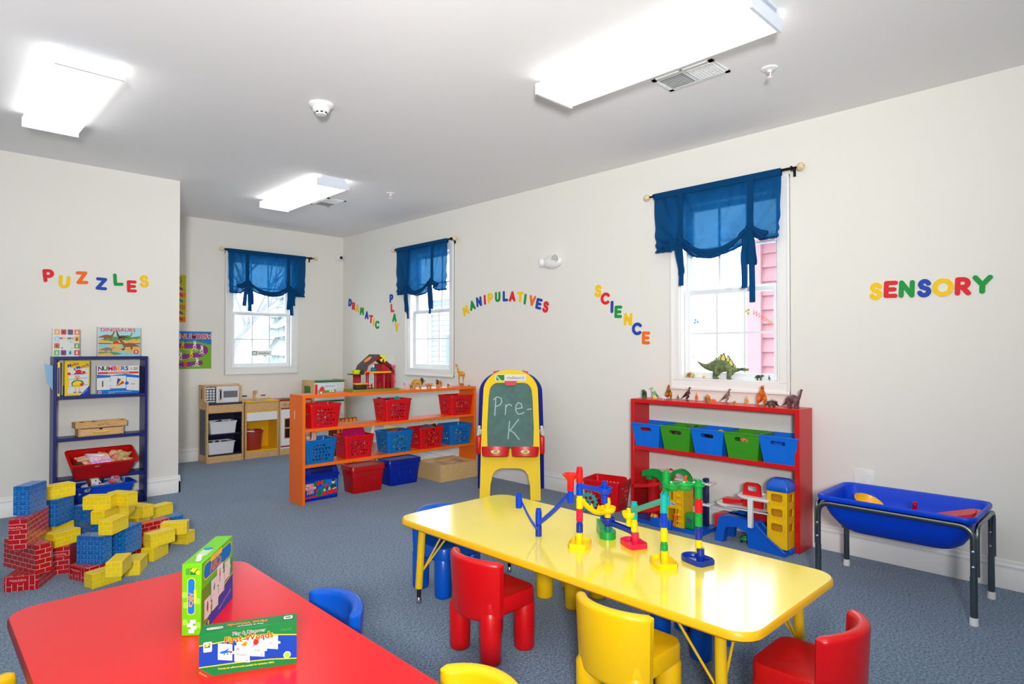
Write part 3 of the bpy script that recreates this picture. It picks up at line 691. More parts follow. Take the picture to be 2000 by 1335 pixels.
# ------------------------------------------------------------------ tables
TZ = .415
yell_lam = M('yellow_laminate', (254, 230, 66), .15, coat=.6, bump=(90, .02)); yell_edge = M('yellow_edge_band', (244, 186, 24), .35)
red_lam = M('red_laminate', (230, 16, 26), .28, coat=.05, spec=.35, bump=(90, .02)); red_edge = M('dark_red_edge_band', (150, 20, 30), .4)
legy = M('yellow_painted_steel', (232, 186, 20), .35)
def class_table(name, label, x0, y0, x1, y1, lam, edge, ix, iy):
    e = thing(name, label, 'table', ((x0 + x1) / 2, (y0 + y1) / 2, 0)); w, d = x1 - x0, y1 - y0
    q = B(); o = rr(w, d, .085, 9); th = .034
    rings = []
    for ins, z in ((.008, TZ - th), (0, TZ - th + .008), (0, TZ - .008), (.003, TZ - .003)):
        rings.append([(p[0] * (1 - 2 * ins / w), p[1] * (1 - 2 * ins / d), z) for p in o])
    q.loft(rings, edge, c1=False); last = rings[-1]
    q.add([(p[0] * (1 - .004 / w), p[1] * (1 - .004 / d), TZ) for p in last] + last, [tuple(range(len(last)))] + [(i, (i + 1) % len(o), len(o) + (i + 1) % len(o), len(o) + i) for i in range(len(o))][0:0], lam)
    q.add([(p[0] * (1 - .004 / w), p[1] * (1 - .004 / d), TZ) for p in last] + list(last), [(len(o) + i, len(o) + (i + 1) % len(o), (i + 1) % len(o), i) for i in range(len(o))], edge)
    q.build('tabletop', e)
    for sx in (-1, 1):
        for sy in (-1, 1):
            lx, ly = sx * (w / 2 - ix), sy * (d / 2 - iy); ax, ay = lx - sx * .012, ly - sy * .012
            q = B(); q.cyl((lx, ly, .075), (ax, ay, TZ - .034), .0185, legy, .0185, 20); lg = q.build('leg', e)
            q = B(); q.cyl((lx, ly, .03), (lx, ly, .08), .010, M('dark_steel', (60, 60, 62), .35, metal=.8)); q.build('leg_insert', lg)
            q = B(); q.lathe([(.001, 0), (.014, .001), (.016, .010), (.012, .022), (.008, .032), (.001, .034)], CHROME, 16, (lx, ly, 0)); q.build('glide', lg)
            for k, (bx, by) in enumerate(((ax - sx * .16, ay - sy * .015), (ax - sx * .02, ay - sy * .19))):
                q = B(); q.tube([(lx - sx * .014, ly - sy * .008, .155), (lx - sx * .020, ly - sy * .012, .165), (bx, by, TZ - .036)], .0045, legy, 8); q.build('brace', lg)
    return e
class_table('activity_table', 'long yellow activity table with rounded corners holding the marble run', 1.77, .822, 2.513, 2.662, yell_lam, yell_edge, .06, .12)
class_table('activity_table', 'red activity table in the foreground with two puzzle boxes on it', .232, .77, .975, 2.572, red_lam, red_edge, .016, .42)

# ------------------------------------------------------------------ moulded plastic chairs: back on -x, seat open to +x
def make_chair(label, col, name='toddler_chair'):
    e = thing(name, label, 'chair', (0, 0, 0), 0, 'moulded plastic chairs')
    q = B()                                   # seat slab with soft edges and slightly dished top
    o = rr(.275, .275, .05, 6); rings = []
    for k, z in ((.93, .188), (1, .198), (1, .248), (.97, .258)): rings.append([(p[0] * k + .004, p[1] * k, z) for p in o])
    for k, z in ((.85, .259), (.5, .252), (.1, .250)): rings.append([(p[0] * k + .004, p[1] * k, z) for p in o])
    q.loft(rings, col); q.build('seat', e)
    q = B(); R = .185; cx = .045; rings = []; n = 22; A = 53
    for i in range(n + 1):
        t = -1 + 2 * i / n; a = math.radians(180 + A * t); h0, h1 = .166 + .012 * t * t, .418 - .012 * t * t; th = .021 * (1 - .0 * abs(t))
        endk = 1.0
        if abs(t) > .9: endk = math.sqrt(max(.04, 1 - ((abs(t) - .9) / .1) ** 2))
        prof = []
        for px, py in rr(2 * th * endk, (h1 - h0) * (.93 + .07 * endk), th * .92 * endk, 5):
            r = R + px + (.012 if py > 0 else 0) * (py / (h1 - h0)) * 2 ; z = (h0 + h1) / 2 + py
            prof.append((cx + r * math.cos(a), r * math.sin(a) * .95, z))
        rings.append(prof)
    q.loft(rings, col); q.build('backrest', e)
    for sx in (-1, 1):
        for sy in (-1, 1):
            q = B(); q.lathe([(.001, 0), (.034, 0), (.040, .004), (.043, .012), (.0445, .19), (.03, .215)], col, 20, (sx * .096 - .0, sy * .096, 0)); q.build('leg', e)
    return e
CH_RED = M('red_chair_plastic', (206, 8, 16), .32, spec=.45, noise=None); CH_YEL = M('yellow_chair_plastic', (244, 194, 8), .34, spec=.45); CH_BLU = M('blue_chair_plastic', (0, 82, 190), .3, spec=.45)
c0 = make_chair('red moulded chair tucked at the left side of the yellow table', CH_RED); c0.location = (1.785, 1.955, 0)
CH = [(1.79, 1.265, 0, 'yellow moulded chair at the near left side of the yellow table', CH_YEL),
      (2.085, .775, 90, 'red moulded chair at the near right end of the yellow table', CH_RED),
      (2.06, 2.615, -90, 'blue moulded chair at the far end of the yellow table', CH_BLU),
      (2.435, 2.07, 180, 'yellow moulded chair on the wall side of the yellow table, mostly under it', CH_YEL),
      (2.425, 1.385, 180, 'blue moulded chair on the wall side of the yellow table, behind the yellow chair back', CH_BLU),
      (.955, 1.935, 180, 'blue moulded chair pulled up to the right edge of the red table', CH_BLU),
      (.962, 1.19, 180, 'yellow moulded chair at the bottom edge, right side of the red table', CH_YEL),
      (.285, 1.962, 0, 'yellow moulded chair at the left edge of the red table, mostly out of view', CH_YEL)]
for k, (x, y, a, lab, m) in enumerate(CH):
    c = dup(c0, (x, y, 0), math.radians(a), lab, None, {CH_RED: m} if m is not CH_RED else None)
    if k in (2, 3, 4): c.scale = (1, 1, (.975, .90, .90)[k - 2])

# ------------------------------------------------------------------ puzzle boxes on the red table
bxg = M('box_lime_green', (112, 196, 14), .45, spec=.3); bxd = M('box_dark_green', (8, 124, 58), .45, spec=.3); bxb = M('box_blue', (4, 66, 172), .45, spec=.3); bxc = M('box_cyan_blue', (0, 116, 205), .45, spec=.3); bxo = M('box_orange_print', (250, 150, 20), .4); bxr = M('box_red_print', (225, 35, 30), .4)
bxw = M('box_white_print', (226, 226, 222), .5, spec=.3); bxk = M('box_black_print', (40, 40, 44), .4); bxm = M('box_grass_green', (70, 150, 30), .3); bxgold = M('box_yellow_print', (250, 215, 40), .4); bxpale = M('box_pale_green_print', (150, 215, 70), .35)
def printed_box(name, label, w, h, d, base, Mx, faces, cat='puzzle box'):
    """w along local x, h up (z), d along y; the front is at -y. faces: dict front/left/top -> painter(q, F)"""
    q = B(); q.box((0, 0, h / 2), (w, d, h), base, .0015, 1); I = Matrix
    FR = {'front': frame((-w / 2, -d / 2 - .0004, 0), (1, 0, 0)), 'left': frame((-w / 2 - .0004, d / 2, 0), (0, -1, 0)), 'top': frame((-w / 2, -d / 2, h + .0004), (1, 0, 0), (0, 1, 0)), 'right': frame((w / 2 + .0004, -d / 2, 0), (0, 1, 0))}
    for k, f in faces.items(): f(q, FR[k])
    o = q.build(name); o.matrix_world = Mx
    return tag(o, label, cat)
def puzzle_piece(q, F, x, y, w, h, z, skew=0.0, pict=None, letter=None, wd=None):
    def P(a, c): return (x + a, y + c + skew * a)
    poly = [P(0, 0), P(w, 0), P(w, h * .4), P(w + .006, h * .42), P(w + .006, h * .58), P(w, h * .6), P(w, h), P(0, h)]
    q.flat(poly, bxw, F, z)
    if pict: pict(q, F, x + w / 2, y + h / 2 + skew * w / 2, z + .0002)
    if letter: q.text(letter.upper(), .011, x + w * .22, y + h * .78 + skew * w * .2, bxk, F, z + .0003); q.text(letter, .010, x + w * .8, y + h * .14 + skew * w * .8, bxk, F, z + .0003)
    if wd: q.text(wd, .008, x + w / 2, y + h * .46 + skew * w / 2, bxk, F, z + .0003, rot=skew)
def plane_pic(q, F, x, y, z):
    q.flat([(x - .014, y + .001), (x - .006, y + .004), (x + .010, y + .002), (x + .014, y - .002), (x, y - .004), (x - .010, y - .003)], bxc, F, z); q.flat([(x - .004, y + .002), (x + .008, y + .008), (x + .010, y + .007), (x + .002, y + .001)], bxb, F, z + .0001); q.disc(x + .014, y - .002, .003, bxr, F, z + .0001, 8)
    for a in (-.002, .006): q.disc(x + a, y - .006, .0018, bxk, F, z, 8)
def bird_pic(q, F, x, y, z): q.disc(x, y, .005, bxr, F, z, 10, .012); q.disc(x + .002, y + .013, .004, bxr, F, z, 8); q.flat([(x - .003, y - .01), (x + .003, y - .01), (x, y - .024)], bxm, F, z)
def owl_pic(q, F, x, y, z): q.disc(x, y, .0065, M('owl_brown', (150, 80, 30), .5), F, z, 12, .015); q.disc(x, y + .014, .005, bxr, F, z, 8); q.flat([(x - .008, y - .014), (x + .008, y - .014), (x, y - .008)], bxgold, F, z + .0001)
def blot(c):
    def f(q, F, x, y, z): q.disc(x, y, .007, c, F, z, 10, .009); q.disc(x + .004, y + .008, .005, c, F, z, 8)
    return f
def abc_front(q, F):                             # .277 wide x .21 tall
    q.flat([(0, 0), (.277, 0), (.277, .085), (.20, .075), (.12, .05), (.05, .03), (0, .0)], bxb, F, .0002); q.flat([(0, .0), (.05, .03), (.12, .05), (.20, .075), (.277, .085), (.277, .089), (.20, .079), (.12, .054), (.05, .034), (0, .004)], bxgold, F, .0004)
    q.flat([(0, .004), (.05, .034), (.12, .054), (.20, .079), (.277, .089), (.277, .14), (0, .13)], bxm, F, .0001)
    q.flat(rr(.25, .05, .022, 5, .1385, .175), bxgold, F, .0004); q.flat(rr(.243, .044, .02, 5, .1385, .175), bxc, F, .0006)
    q.flat(rr(.10, .016, .006, 3, .12, .198), bxgold, F, .0008); q.text('Match It!', .013, .12, .198, bxo, F, .001); q.text('ABCs', .042, .115, .172, bxgold, F, .001, bold=.03); q.text('ABCs', .042, .115, .172, bxr, F, .0012, bold=.0)
    for x, y, pc, l in ((.02, .034, owl_pic, None), (.085, .035, None, 'i'), (.075, .073, blot(TEAL), None), (.14, .06, None, 'g'), (.125, .098, bird_pic, None), (.195, .088, None, 'm')): puzzle_piece(q, F, x, y, .052, .058, .0008 + y * .002, 0, pc, l, None)
    q.text('Ready-to-read word puzzles', .010, .20, .028, bxw, F, .0005, rot=.18); q.disc(.03, .012, .006, bxo, F, .0005); q.disc(.055, .014, .007, bxgold, F, .0005)
def abc_left(q, F):                              # .055 wide x .21 tall
    for x, y in ((.01, .04), (.045, .10), (.008, .12), (.046, .03), (.012, .09)): q.flat(rr(.014, .018, .004, 2, x, y), bxpale, F, .0002)
    q.flat(rr(.022, .108, .010, 4, .027, .115), bxgold, F, .0004); q.flat(rr(.0185, .104, .009, 4, .027, .115), bxc, F, .0006)
    q.text('ABCs', .018, .026, .105, bxo, F, .0008, rot=-PI / 2, bold=.03); q.flat(rr(.007, .04, .003, 3, .038, .115), bxgold, F, .0008)
    q.rect(.024, .178, .044, .197, bxd, F, .0004); q.flat([(.024, .19), (.034, .184), (.044, .197), (.030, .197)], bxgold, F, .0006); q.disc(.045, .184, .006, bxgold, F, .0007)
    for k in range(4): q.rect(.012 + k * .0028, .178, .0135 + k * .0028, .197, bxd, F, .0004)
    for x, y in ((.020, .008), (.026, .018), (.016, .026), (.024, .036)): q.rect(x, y, x + .016, y + .011, bxw, F, .0004 + y * .01)
def abc_top(q, F):
    q.flat(rr(.07, .03, .008, 4, .10, .028), M('clear_tape_pale', (190, 225, 170), .2), F, .0002); q.disc(.14, .030, .014, bxc, F, .0004); q.disc(.15, .036, .010, TEAL, F, .0005)
    for k in range(5): q.rect(.02 + k * .011, .012 + .003 * k, .036 + k * .011, .026 + .003 * k, bxw, F, .0004 + k * .0001)
a = Vector((.629, 1.957, 0)); c = Vector((.798, 2.176, 0)); ang = math.atan2(c.y - a.y, c.x - a.x); u = Vector((math.cos(ang), math.sin(ang), 0)); nrm = Vector((-u.y, u.x, 0))
ctr = a + u * .1385 + nrm * .0275
printed_box('puzzle_box', 'lime green puzzle box reading ABCs standing upright on the red table', .277, .21, .055, bxg, Matrix.Translation((ctr.x, ctr.y, TZ)) @ Matrix.Rotation(ang, 4, 'Z'), {'front': abc_front, 'left': abc_left, 'top': abc_top})
def fw_front(q, F):                              # .236 x .112
    q.flat([(0, 0), (.236, 0), (.236, .012), (.17, .020), (.09, .024), (0, .025)], bxd, F, .0002); q.flat([(0, .025), (.09, .024), (.17, .020), (.236, .012), (.236, .0145), (.17, .0225), (.09, .0265), (0, .0275)], bxgold, F, .0004)
    q.flat([(0, .0275), (.09, .0265), (.17, .0225), (.236, .0145), (.236, .075), (.16, .086), (.08, .084), (0, .08)], bxb, F, .0002); q.flat([(0, .08), (.08, .084), (.16, .086), (.236, .075), (.236, .0775), (.16, .0885), (.08, .0865), (0, .0825)], bxgold, F, .0004)
    for x, y, s, pc, l, wd in ((.155, .052, -.22, None, 'c', 'car'), (.088, .050, -.2, blot(bxo), None, None), (.122, .037, -.2, None, 'b', 'boat'), (.118, .056, -.1, blot(bxr), None, None)): puzzle_piece(q, F, x, y, .034, .036, .0006 + (.07 - y) * .004, s, pc, l, wd)
    puzzle_piece(q, F, .044, .040, .034, .042, .0009, -.22, plane_pic, None, None); puzzle_piece(q, F, .083, .029, .037, .042, .0010, -.22, None, 'a', 'airplane')
    q.text('Play & Discover', .0125, .118, .101, bxw, F, .0012, bold=.04); q.text('Play & Discover', .0125, .118, .101, bxk, F, .0014)
    q.text('First Words', .0235, .118, .086, bxgold, F, .0012, bold=.045, sx=1.02); q.text('First Words', .0235, .118, .086, bxr, F, .0014, bold=.012, sx=1.02)
    q.flat(rr(.020, .026, .003, 3, .020, .076), bxw, F, .0006); q.rect(.0125, .074, .0255, .083, bxd, F, .0008); q.flat([(.0125, .078), (.019, .076), (.0255, .083), (.017, .083)], bxgold, F, .001); q.disc(.0245, .083, .003, bxo, F, .0011, 8)
    q.flat([(0, 0), (.032, 0), (0, .024)], bxr, F, .0006); q.text('50 pieces', .006, .010, .008, bxgold, F, .0008, rot=-.64)
    q.text('Twenty-six self-correcting puzzles for beginning ABCs', .0062, .112, .014, bxgold, F, .0006, rot=-.03, bold=.02); q.disc(.212, .026, .0095, bxw, F, .0006); q.disc(.212, .026, .0075, bxpale, F, .0008)
    q.text('Daniel', .010, .208, .094, bxm, F, .0006, shear=.4)
def fw_top(q, F):
    q.text('First Words', .020, .112, .030, bxgold, F, .0004, rot=PI, bold=.04); q.text('First Words', .020, .112, .030, bxr, F, .0006, rot=PI, bold=.01); q.text('Play & Discover', .010, .120, .014, bxw, F, .0004, rot=PI, bold=.02)
    q.flat(rr(.022, .020, .003, 3, .214, .030), bxw, F, .0004); q.rect(.207, .026, .221, .034, bxd, F, .0006); q.flat(rr(.040, .014, .007, 4, .034, .022), bxw, F, .0004); q.text('Match it!', .009, .034, .022, bxr, F, .0006, rot=PI, bold=.03)
a = Vector((.544, 1.707, 0)); c = Vector((.758, 1.607, 0)); ang = math.atan2(c.y - a.y, c.x - a.x); u = Vector((math.cos(ang), math.sin(ang), 0)); nrm = Vector((-u.y, u.x, 0)); ctr = a + u * .118 + nrm * .027
printed_box('puzzle_box', 'blue and green puzzle box reading First Words, lying on the red table', .236, .112, .054, bxd, Matrix.Translation((ctr.x, ctr.y, TZ)) @ Matrix.Rotation(ang, 4, 'Z'), {'front': fw_front, 'top': fw_top})
# ------------------------------------------------------------------ navy bookcase and what stands on it
navy = M('navy_painted_wood', (8, 26, 112), .38, bump=(60, .05)); navy2 = navy
NX0, NX1, NY0, NY1, NZ = .802, 1.436, 5.80, 5.968, 1.198
NB = [.895, .572, .255]
e = thing('bookcase', 'narrow navy blue bookcase against the left wall under the word PUZZLES', 'bookcase', ((NX0 + NX1) / 2, NY0, 0)); ox, oy = (NX0 + NX1) / 2, NY0
def lb(q, x0, y0, z0, x1, y1, z1, m, bev=.0015): q.bb((x0 - ox, y0 - oy, z0), (x1 - ox, y1 - oy, z1), m, bev, 1)
for x0, x1 in ((NX0, NX0 + .02), (NX1 - .02, NX1)):
    q = B(); lb(q, x0, NY0, 0, x1, NY1, NZ - .0005, navy); q.build('side_panel', e)
q = B(); lb(q, NX0 - .0005, NY0 - .001, NZ - .022, NX1 + .0005, NY1, NZ, navy); q.build('top', e)
for z in NB + [.07]:
    q = B(); lb(q, NX0 + .02, NY0 + .001, z - .022, NX1 - .02, NY1, z, navy); q.build('shelf', e)
q = B(); lb(q, NX0 + .02, NY0 + .012, 0, NX1 - .02, NY0 + .027, .048, navy); q.build('kick_board', e)
# blue paper tucked on the left side
q = B(); q.add([(0, 0, 0), (-.055, -.02, .015), (-.04, -.02, -.12), (.0, 0, -.19), (-.002, .05, -.16), (-.004, .05, .01)], [(0, 1, 2, 3), (0, 3, 4, 5)], M('mid_blue_paper', (60, 130, 185), .7)); q.add([(.0008, 0, 0), (-.0542, -.02, .0158), (-.0392, -.02, -.1192), (.0008, 0, -.19)], [(0, 3, 2, 1)], M('light_blue_paper', (150, 195, 228), .7))
o = q.build('paper_folder', loc=(NX0 - .004, NY0 + .01, 1.13)); tag(o, 'pale blue paper folder hanging on the left side of the navy bookcase', 'paper folder')
# game boxes on top
def T(x, y, z, rz=0): return Matrix.Translation((x, y, z)) @ Matrix.Rotation(math.radians(rz), 4, 'Z')
def moomin(q, F):
    cols = [(245, 160, 40), (215, 30, 50), (120, 50, 130), (235, 110, 50), (160, 205, 235), (248, 165, 30), (225, 90, 50), (90, 165, 60), (90, 185, 80), (125, 30, 120), (165, 215, 235), (220, 45, 40)]
    pos = [(0, 3), (1, 3), (2, 3), (3, 3), (0, 2), (3, 2), (0, 1), (3, 1), (0, 0), (1, 0), (2, 0), (3, 0)]
    for k, ((i, j), c) in enumerate(zip(pos, cols)):
        x, y = .028 + i * .042, .030 + j * .053; q.flat(rr(.034, .040, .005, 3, x, y), M('tile_%d' % k, c, .4), F, .0003)
        q.disc(x, y - .004, .007, (bxw, bxk, bxd, bxw)[k % 4], F, .0006, 10, .009); q.disc(x + .001, y + .008, .005, (bxw, bxk, bxd, bxw)[k % 4], F, .0006, 8)
    for ch, c, x in zip('MOOMIN', (bxr, bxo, bxgold, bxd, bxb, M('print_purple', (110, 40, 130), .4)), (.058, .074, .091, .106, .117, .127)): q.text(ch, .024, x - .004, .140, c, F, .0005, bold=.01)
    q.text('Memory', .010, .112, .122, bxk, F, .0005); q.text('Game', .010, .120, .110, bxk, F, .0005); q.disc(.06, .066, .005, bxb, F, .0005); q.disc(.122, .064, .005, bxo, F, .0005)
def moomin_l(q, F):
    for k, (ch, c) in enumerate(zip('MOOMIN', (bxr, bxo, bxgold, bxd, bxb, bxr))): q.text(ch, .016, .022, .175 - k * .011, c, F, .0004, rot=-PI / 2)
    q.rect(.021, .04, .0225, .10, bxk, F, .0004)
printed_box('game_box', 'white memory game box with coloured picture tiles on top of the navy bookcase', .170, .217, .045, bxw, T(.885, 5.868, NZ, -3), {'front': moomin, 'left': moomin_l}, 'game box')
dsky = M('dino_print_sky', (170, 215, 225), .4); dsand = M('dino_print_sand', (225, 180, 95), .4); dgreen = M('dino_print_green', (90, 150, 70), .4); dbrown = M('dino_print_brown', (150, 85, 40), .4); dwater = M('dino_print_water', (140, 205, 205), .4); dgrey = M('dino_print_grey', (130, 120, 125), .4)
def dino_pic(q, F, x, y, s, c, z, flip=1, neck=1.0):
    P = [(-.07, .0), (-.045, .012), (-.02, .022), (0, .024), (.02, .018), (.034, .03 * neck), (.042, .052 * neck), (.052, .054 * neck), (.058, .048 * neck), (.05, .044 * neck), (.042, .02), (.03, .0), (.03, -.022), (.022, -.022), (.02, -.004), (-.01, -.004), (-.012, -.022), (-.02, -.022), (-.024, -.002)]
    q.flat([(x + a * s * flip, y + b * s) for a, b in (P if flip > 0 else reversed(P))], c, F, z)
def dino_front(q, F):                            # .30 x .237
    q.rect(.004, .004, .298, .233, dsky, F, .0002); q.flat([(.004, .13), (.1, .16), (.2, .15), (.298, .165), (.298, .10), (.004, .10)], dgreen, F, .0003); q.flat([(.004, .135), (.1, .12), (.16, .13), (.16, .10), (.004, .10)], dsand, F, .0004); q.flat([(.15, .135), (.22, .125), (.298, .14), (.298, .10), (.16, .10)], dsand, F, .0004)
    q.rect(.004, .004, .298, .105, dwater, F, .0004); q.flat([(.004, .06), (.1, .085), (.18, .07), (.18, .045), (.004, .03)], dsand, F, .0005); q.flat([(.16, .06), (.298, .08), (.298, .02), (.2, .03)], dsand, F, .0005); q.flat([(.004, .035), (.12, .035), (.17, .02), (.1, .006), (.004, .006)], dgreen, F, .0006); q.flat([(.004, .02), (.08, .03), (.12, .006), (.004, .006)], dsand, F, .0007)
    dino_pic(q, F, .065, .15, 1.0, dbrown, .0008); dino_pic(q, F, .205, .155, .7, dgreen, .0008); dino_pic(q, F, .165, .15, .8, M('dino_print_dark', (90, 60, 40), .4), .0009, -1, 1.6); dino_pic(q, F, .215, .08, 1.25, dbrown, .0009, -1, 1.1); dino_pic(q, F, .07, .05, .9, dgrey, .0009, 1, .5); dino_pic(q, F, .125, .085, .7, dsand, .0009, -1, .8); q.disc(.125, .108, .022, bxr, F, .0008, 16, .016); dino_pic(q, F, .255, .125, .7, dsand, .0009, 1, .6)
    q.text('DINOSAURS', .040, .14, .212, bxw, F, .001, bold=.04, sx=1.12); q.text('DINOSAURS', .040, .14, .212, bxr, F, .0012, bold=.016, sx=1.12); q.disc(.268, .035, .018, bxr, F, .0012, 12); q.disc(.268, .035, .009, bxw, F, .0014, 10)
printed_box('puzzle_box', 'puzzle box reading DINOSAURS on top of the navy bookcase', .300, .237, .05, bxw, T(1.243, 5.878, NZ), {'front': dino_front})
skin = M('print_skin', (240, 190, 160), .5)
def make_front(q, F):                            # .165 x .27
    q.flat([(.018, .015), (.115, .015), (.155, .06), (.158, .21), (.02, .215), (.03, .1)], bxw, F, .0003); q.flat([(.10, 0), (.165, 0), (.165, .075)], bxb, F, .0004); q.text('Ravensburger', .009, .135, .028, bxw, F, .0006, rot=.85)
    for ch, c, x, y, r in zip('Makeatch', (bxb, bxr, bxd, bxr), (.03, .05, .066, .083), (.232, .239, .245, .248), (.2, .15, .1, .05)): q.text(ch, .034, x, y, c, F, .0006, rot=r, bold=.025)
    for ch, c, x, y in zip('aMatch', (bxb, bxb, bxr, bxd, bxr, bxb), (.064, .087, .107, .121, .134, .15), (.208, .216, .221, .227, .231, .236)): q.text(ch, .034, x, y, c, F, .0006, rot=.15, bold=.025)
    q.disc(.09, .185, .022, bxr, F, .0006, 14, .016); q.rect(.06, .165, .12, .173, bxb, F, .0007); q.disc(.082, .142, .020, skin, F, .0006); q.disc(.076, .146, .003, bxk, F, .0008, 6); q.disc(.09, .146, .003, bxk, F, .0008, 6); q.disc(.082, .134, .005, bxr, F, .0008, 8)
    q.disc(.085, .092, .042, bxd, F, .0005, 16, .030); q.disc(.085, .088, .034, bxgold, F, .0006, 16, .026); q.disc(.112, .085, .012, bxr, F, .0007); q.disc(.028, .17, .011, bxr, F, .0007); q.disc(.125, .178, .012, bxr, F, .0007); q.rect(.066, .026, .076, .062, skin, F, .0006); q.rect(.09, .026, .10, .062, skin, F, .0006); q.rect(.056, .022, .078, .028, bxk, F, .0007); q.rect(.088, .022, .112, .028, bxk, F, .0007)
    for y in (.16, .123, .07): q.flat([(.03, y), (.15, y + .012), (.15, y + .0145), (.03, y + .0025)], bxk, F, .0009)
def make_left(q, F): q.rect(0, 0, .036, .08, bxb, F, .0003); q.text('Make a Match', .016, .018, .15, bxk, F, .0004, rot=PI / 2)
gold2 = M('box_golden_yellow', (246, 208, 30), .35)
printed_box('game_box', 'yellow card game box reading Make a Match on the top shelf of the navy bookcase', .165, .272, .04, gold2, T(.955, 5.855, NB[0], 5), {'front': make_front, 'left': make_left}, 'game box')
printed_box('game_box', 'thin yellow box leaning edge-on at the left end of the navy bookcase shelf', .018, .262, .11, gold2, T(.841, 5.875, NB[0], -5), {'front': lambda q, F: q.rect(.003, .02, .015, .22, bxb, F, .0003)}, 'game box')
def num_front(q, F):                             # .295 x .228
    q.flat([(0, 0), (.295, 0), (.295, .145), (.2, .16), (.1, .15), (0, .158)], bxc, F, .0002); q.rect(.005, .162, .29, .178, bxr, F, .0005); q.text('Three-Piece Matching Puzzles', .0125, .148, .170, bxw, F, .0007, bold=.02)
    pur = M('print_violet', (100, 45, 130), .4); mag = M('print_magenta', (205, 25, 130), .4)
    for ch, c, x in zip('NUMBERS', (pur, bxd, mag, bxr, bxo, bxc, pur), (.024, .056, .091, .123, .150, .178, .206)): q.text(ch, .046, x, .204, c, F, .0006, bold=.035, sx=1.05)
    q.text('1-20', .030, .256, .201, bxd, F, .0006, bold=.02); q.flat([(0, .036), (.09, .036), (.09, .135), (0, .13)], bxw, F, .0004); q.flat([(.092, .045), (.2, .045), (.2, .145), (.092, .145)], bxw, F, .0005); q.flat([(.204, .03), (.295, .02), (.295, .125), (.204, .135)], bxw, F, .0004); q.disc(.207, .085, .014, bxc, F, .0007); q.disc(.09, .085, .012, bxw, F, .0008)
    q.rect(.035, .06, .043, .108, bxk, F, .0006); q.flat([(.135, .06), (.14, .125), (.165, .12)], bxb, F, .0007); q.flat([(.135, .06), (.165, .12), (.178, .105)], bxgold, F, .0008); q.flat([(.135, .06), (.178, .105), (.19, .085)], bxr, F, .0009); q.text('one', .020, .25, .078, bxk, F, .0006); q.disc(.02, .018, .012, bxw, F, .0006); q.disc(.02, .018, .008, bxr, F, .0008)
    q.text('Includes 20 individual self-correcting puzzles', .009, .16, .018, bxgold, F, .0006, bold=.02); q.text('ages 3 and up', .008, .10, .008, bxw, F, .0006)
printed_box('puzzle_box', 'white and blue puzzle box reading NUMBERS 1-20 inside the navy bookcase', .295, .228, .045, bxw, T(1.232, 5.852, NB[0], 0), {'front': num_front})
# wooden cutting toy chest
pine = wood('pale_beech', (222, 178, 118), (205, 156, 96), (4, 18, 18)); pine_d = wood('beech_drawer', (232, 190, 132), (220, 172, 112), (4, 18, 18))
e = thing('wooden_toy_chest', 'pale wooden toy chest with a tray top and yellow-handled drawer on the navy bookcase', 'toy chest', (1.115, 5.875, NB[1]), math.radians(2))
q = B(); q.bb((-.155, -.055, 0), (.155, .055, .066), pine, .002, 1); q.build('body', e)
q = B(); w, d = .175, .066
q.bb((-w, -d, .066), (w, -d + .012, .112), pine, .002, 1); q.bb((-w, d - .012, .066), (w, d, .112), pine, .002, 1); q.bb((-w, -d + .012, .066), (-w + .012, d - .012, .1116), pine); q.bb((w - .012, -d + .012, .066), (w, d - .012, .1116), pine); q.bb((-w + .012, -d + .012, .066), (w - .012, d - .012, .076), pine); q.bb((-.02, -d + .012, .076), (-.014, d - .012, .108), pine); q.text('Cut-Up Toys', .016, .01, .088, bxk, frame((0, -d - .0005, 0), (1, 0, 0)), .0002); q.build('tray', e)
q = B(); q.bb((-.142, -.058, .006), (.142, -.054, .058), pine_d, .001, 1); q.disc(-.005, .055, .012, BLACK, frame((0, -.0585, 0), (1, 0, 0)), 0, 16, .008); q.bb((-.14, -.0575, .058), (.14, -.0545, .062), BLACK)
dr = q.build('drawer', e)
q = B(); q.tube(round_path([(-.052, -.057, .030), (-.05, -.070, .030), (.05, -.070, .032), (.052, -.057, .032)], .008), .005, YEL, 8); q.build('handle', dr)
for nm, x, y, m, r, lab in (('toy_fruit_piece', -.12, .0, M('toy_red_wood', (170, 30, 40), .5), .022, 'dark red wooden toy piece at the left of the toy chest tray'), ('toy_fruit_piece', -.075, .01, M('toy_lime_wood', (190, 200, 40), .5), .02, 'lime wooden toy piece in the toy chest tray'), ('toy_fruit_piece', -.042, .0, M('toy_purple_wood', (110, 40, 100), .5), .02, 'purple wooden toy piece standing up in the toy chest tray'), ('toy_fruit_piece', .11, .01, M('toy_yellow_wood', (240, 210, 40), .5), .024, 'yellow wooden toy piece at the right of the toy chest tray')):
    q = B(); q.T = Matrix.Translation((0, 0, .016)); q.lathe([(.001, -.016), (r * .8, -.014), (r, 0), (r * .85, .014), (.001, .022)], m, 14, sx=1.3); p = Matrix.Rotation(math.radians(2), 4, 'Z') @ Vector((x, y, .076))
    o = q.build(nm, loc=(1.115 + p.x, 5.875 + p.y, NB[1] + p.z)); tag(o, lab, 'wooden toy', 'wooden pieces in the toy chest')

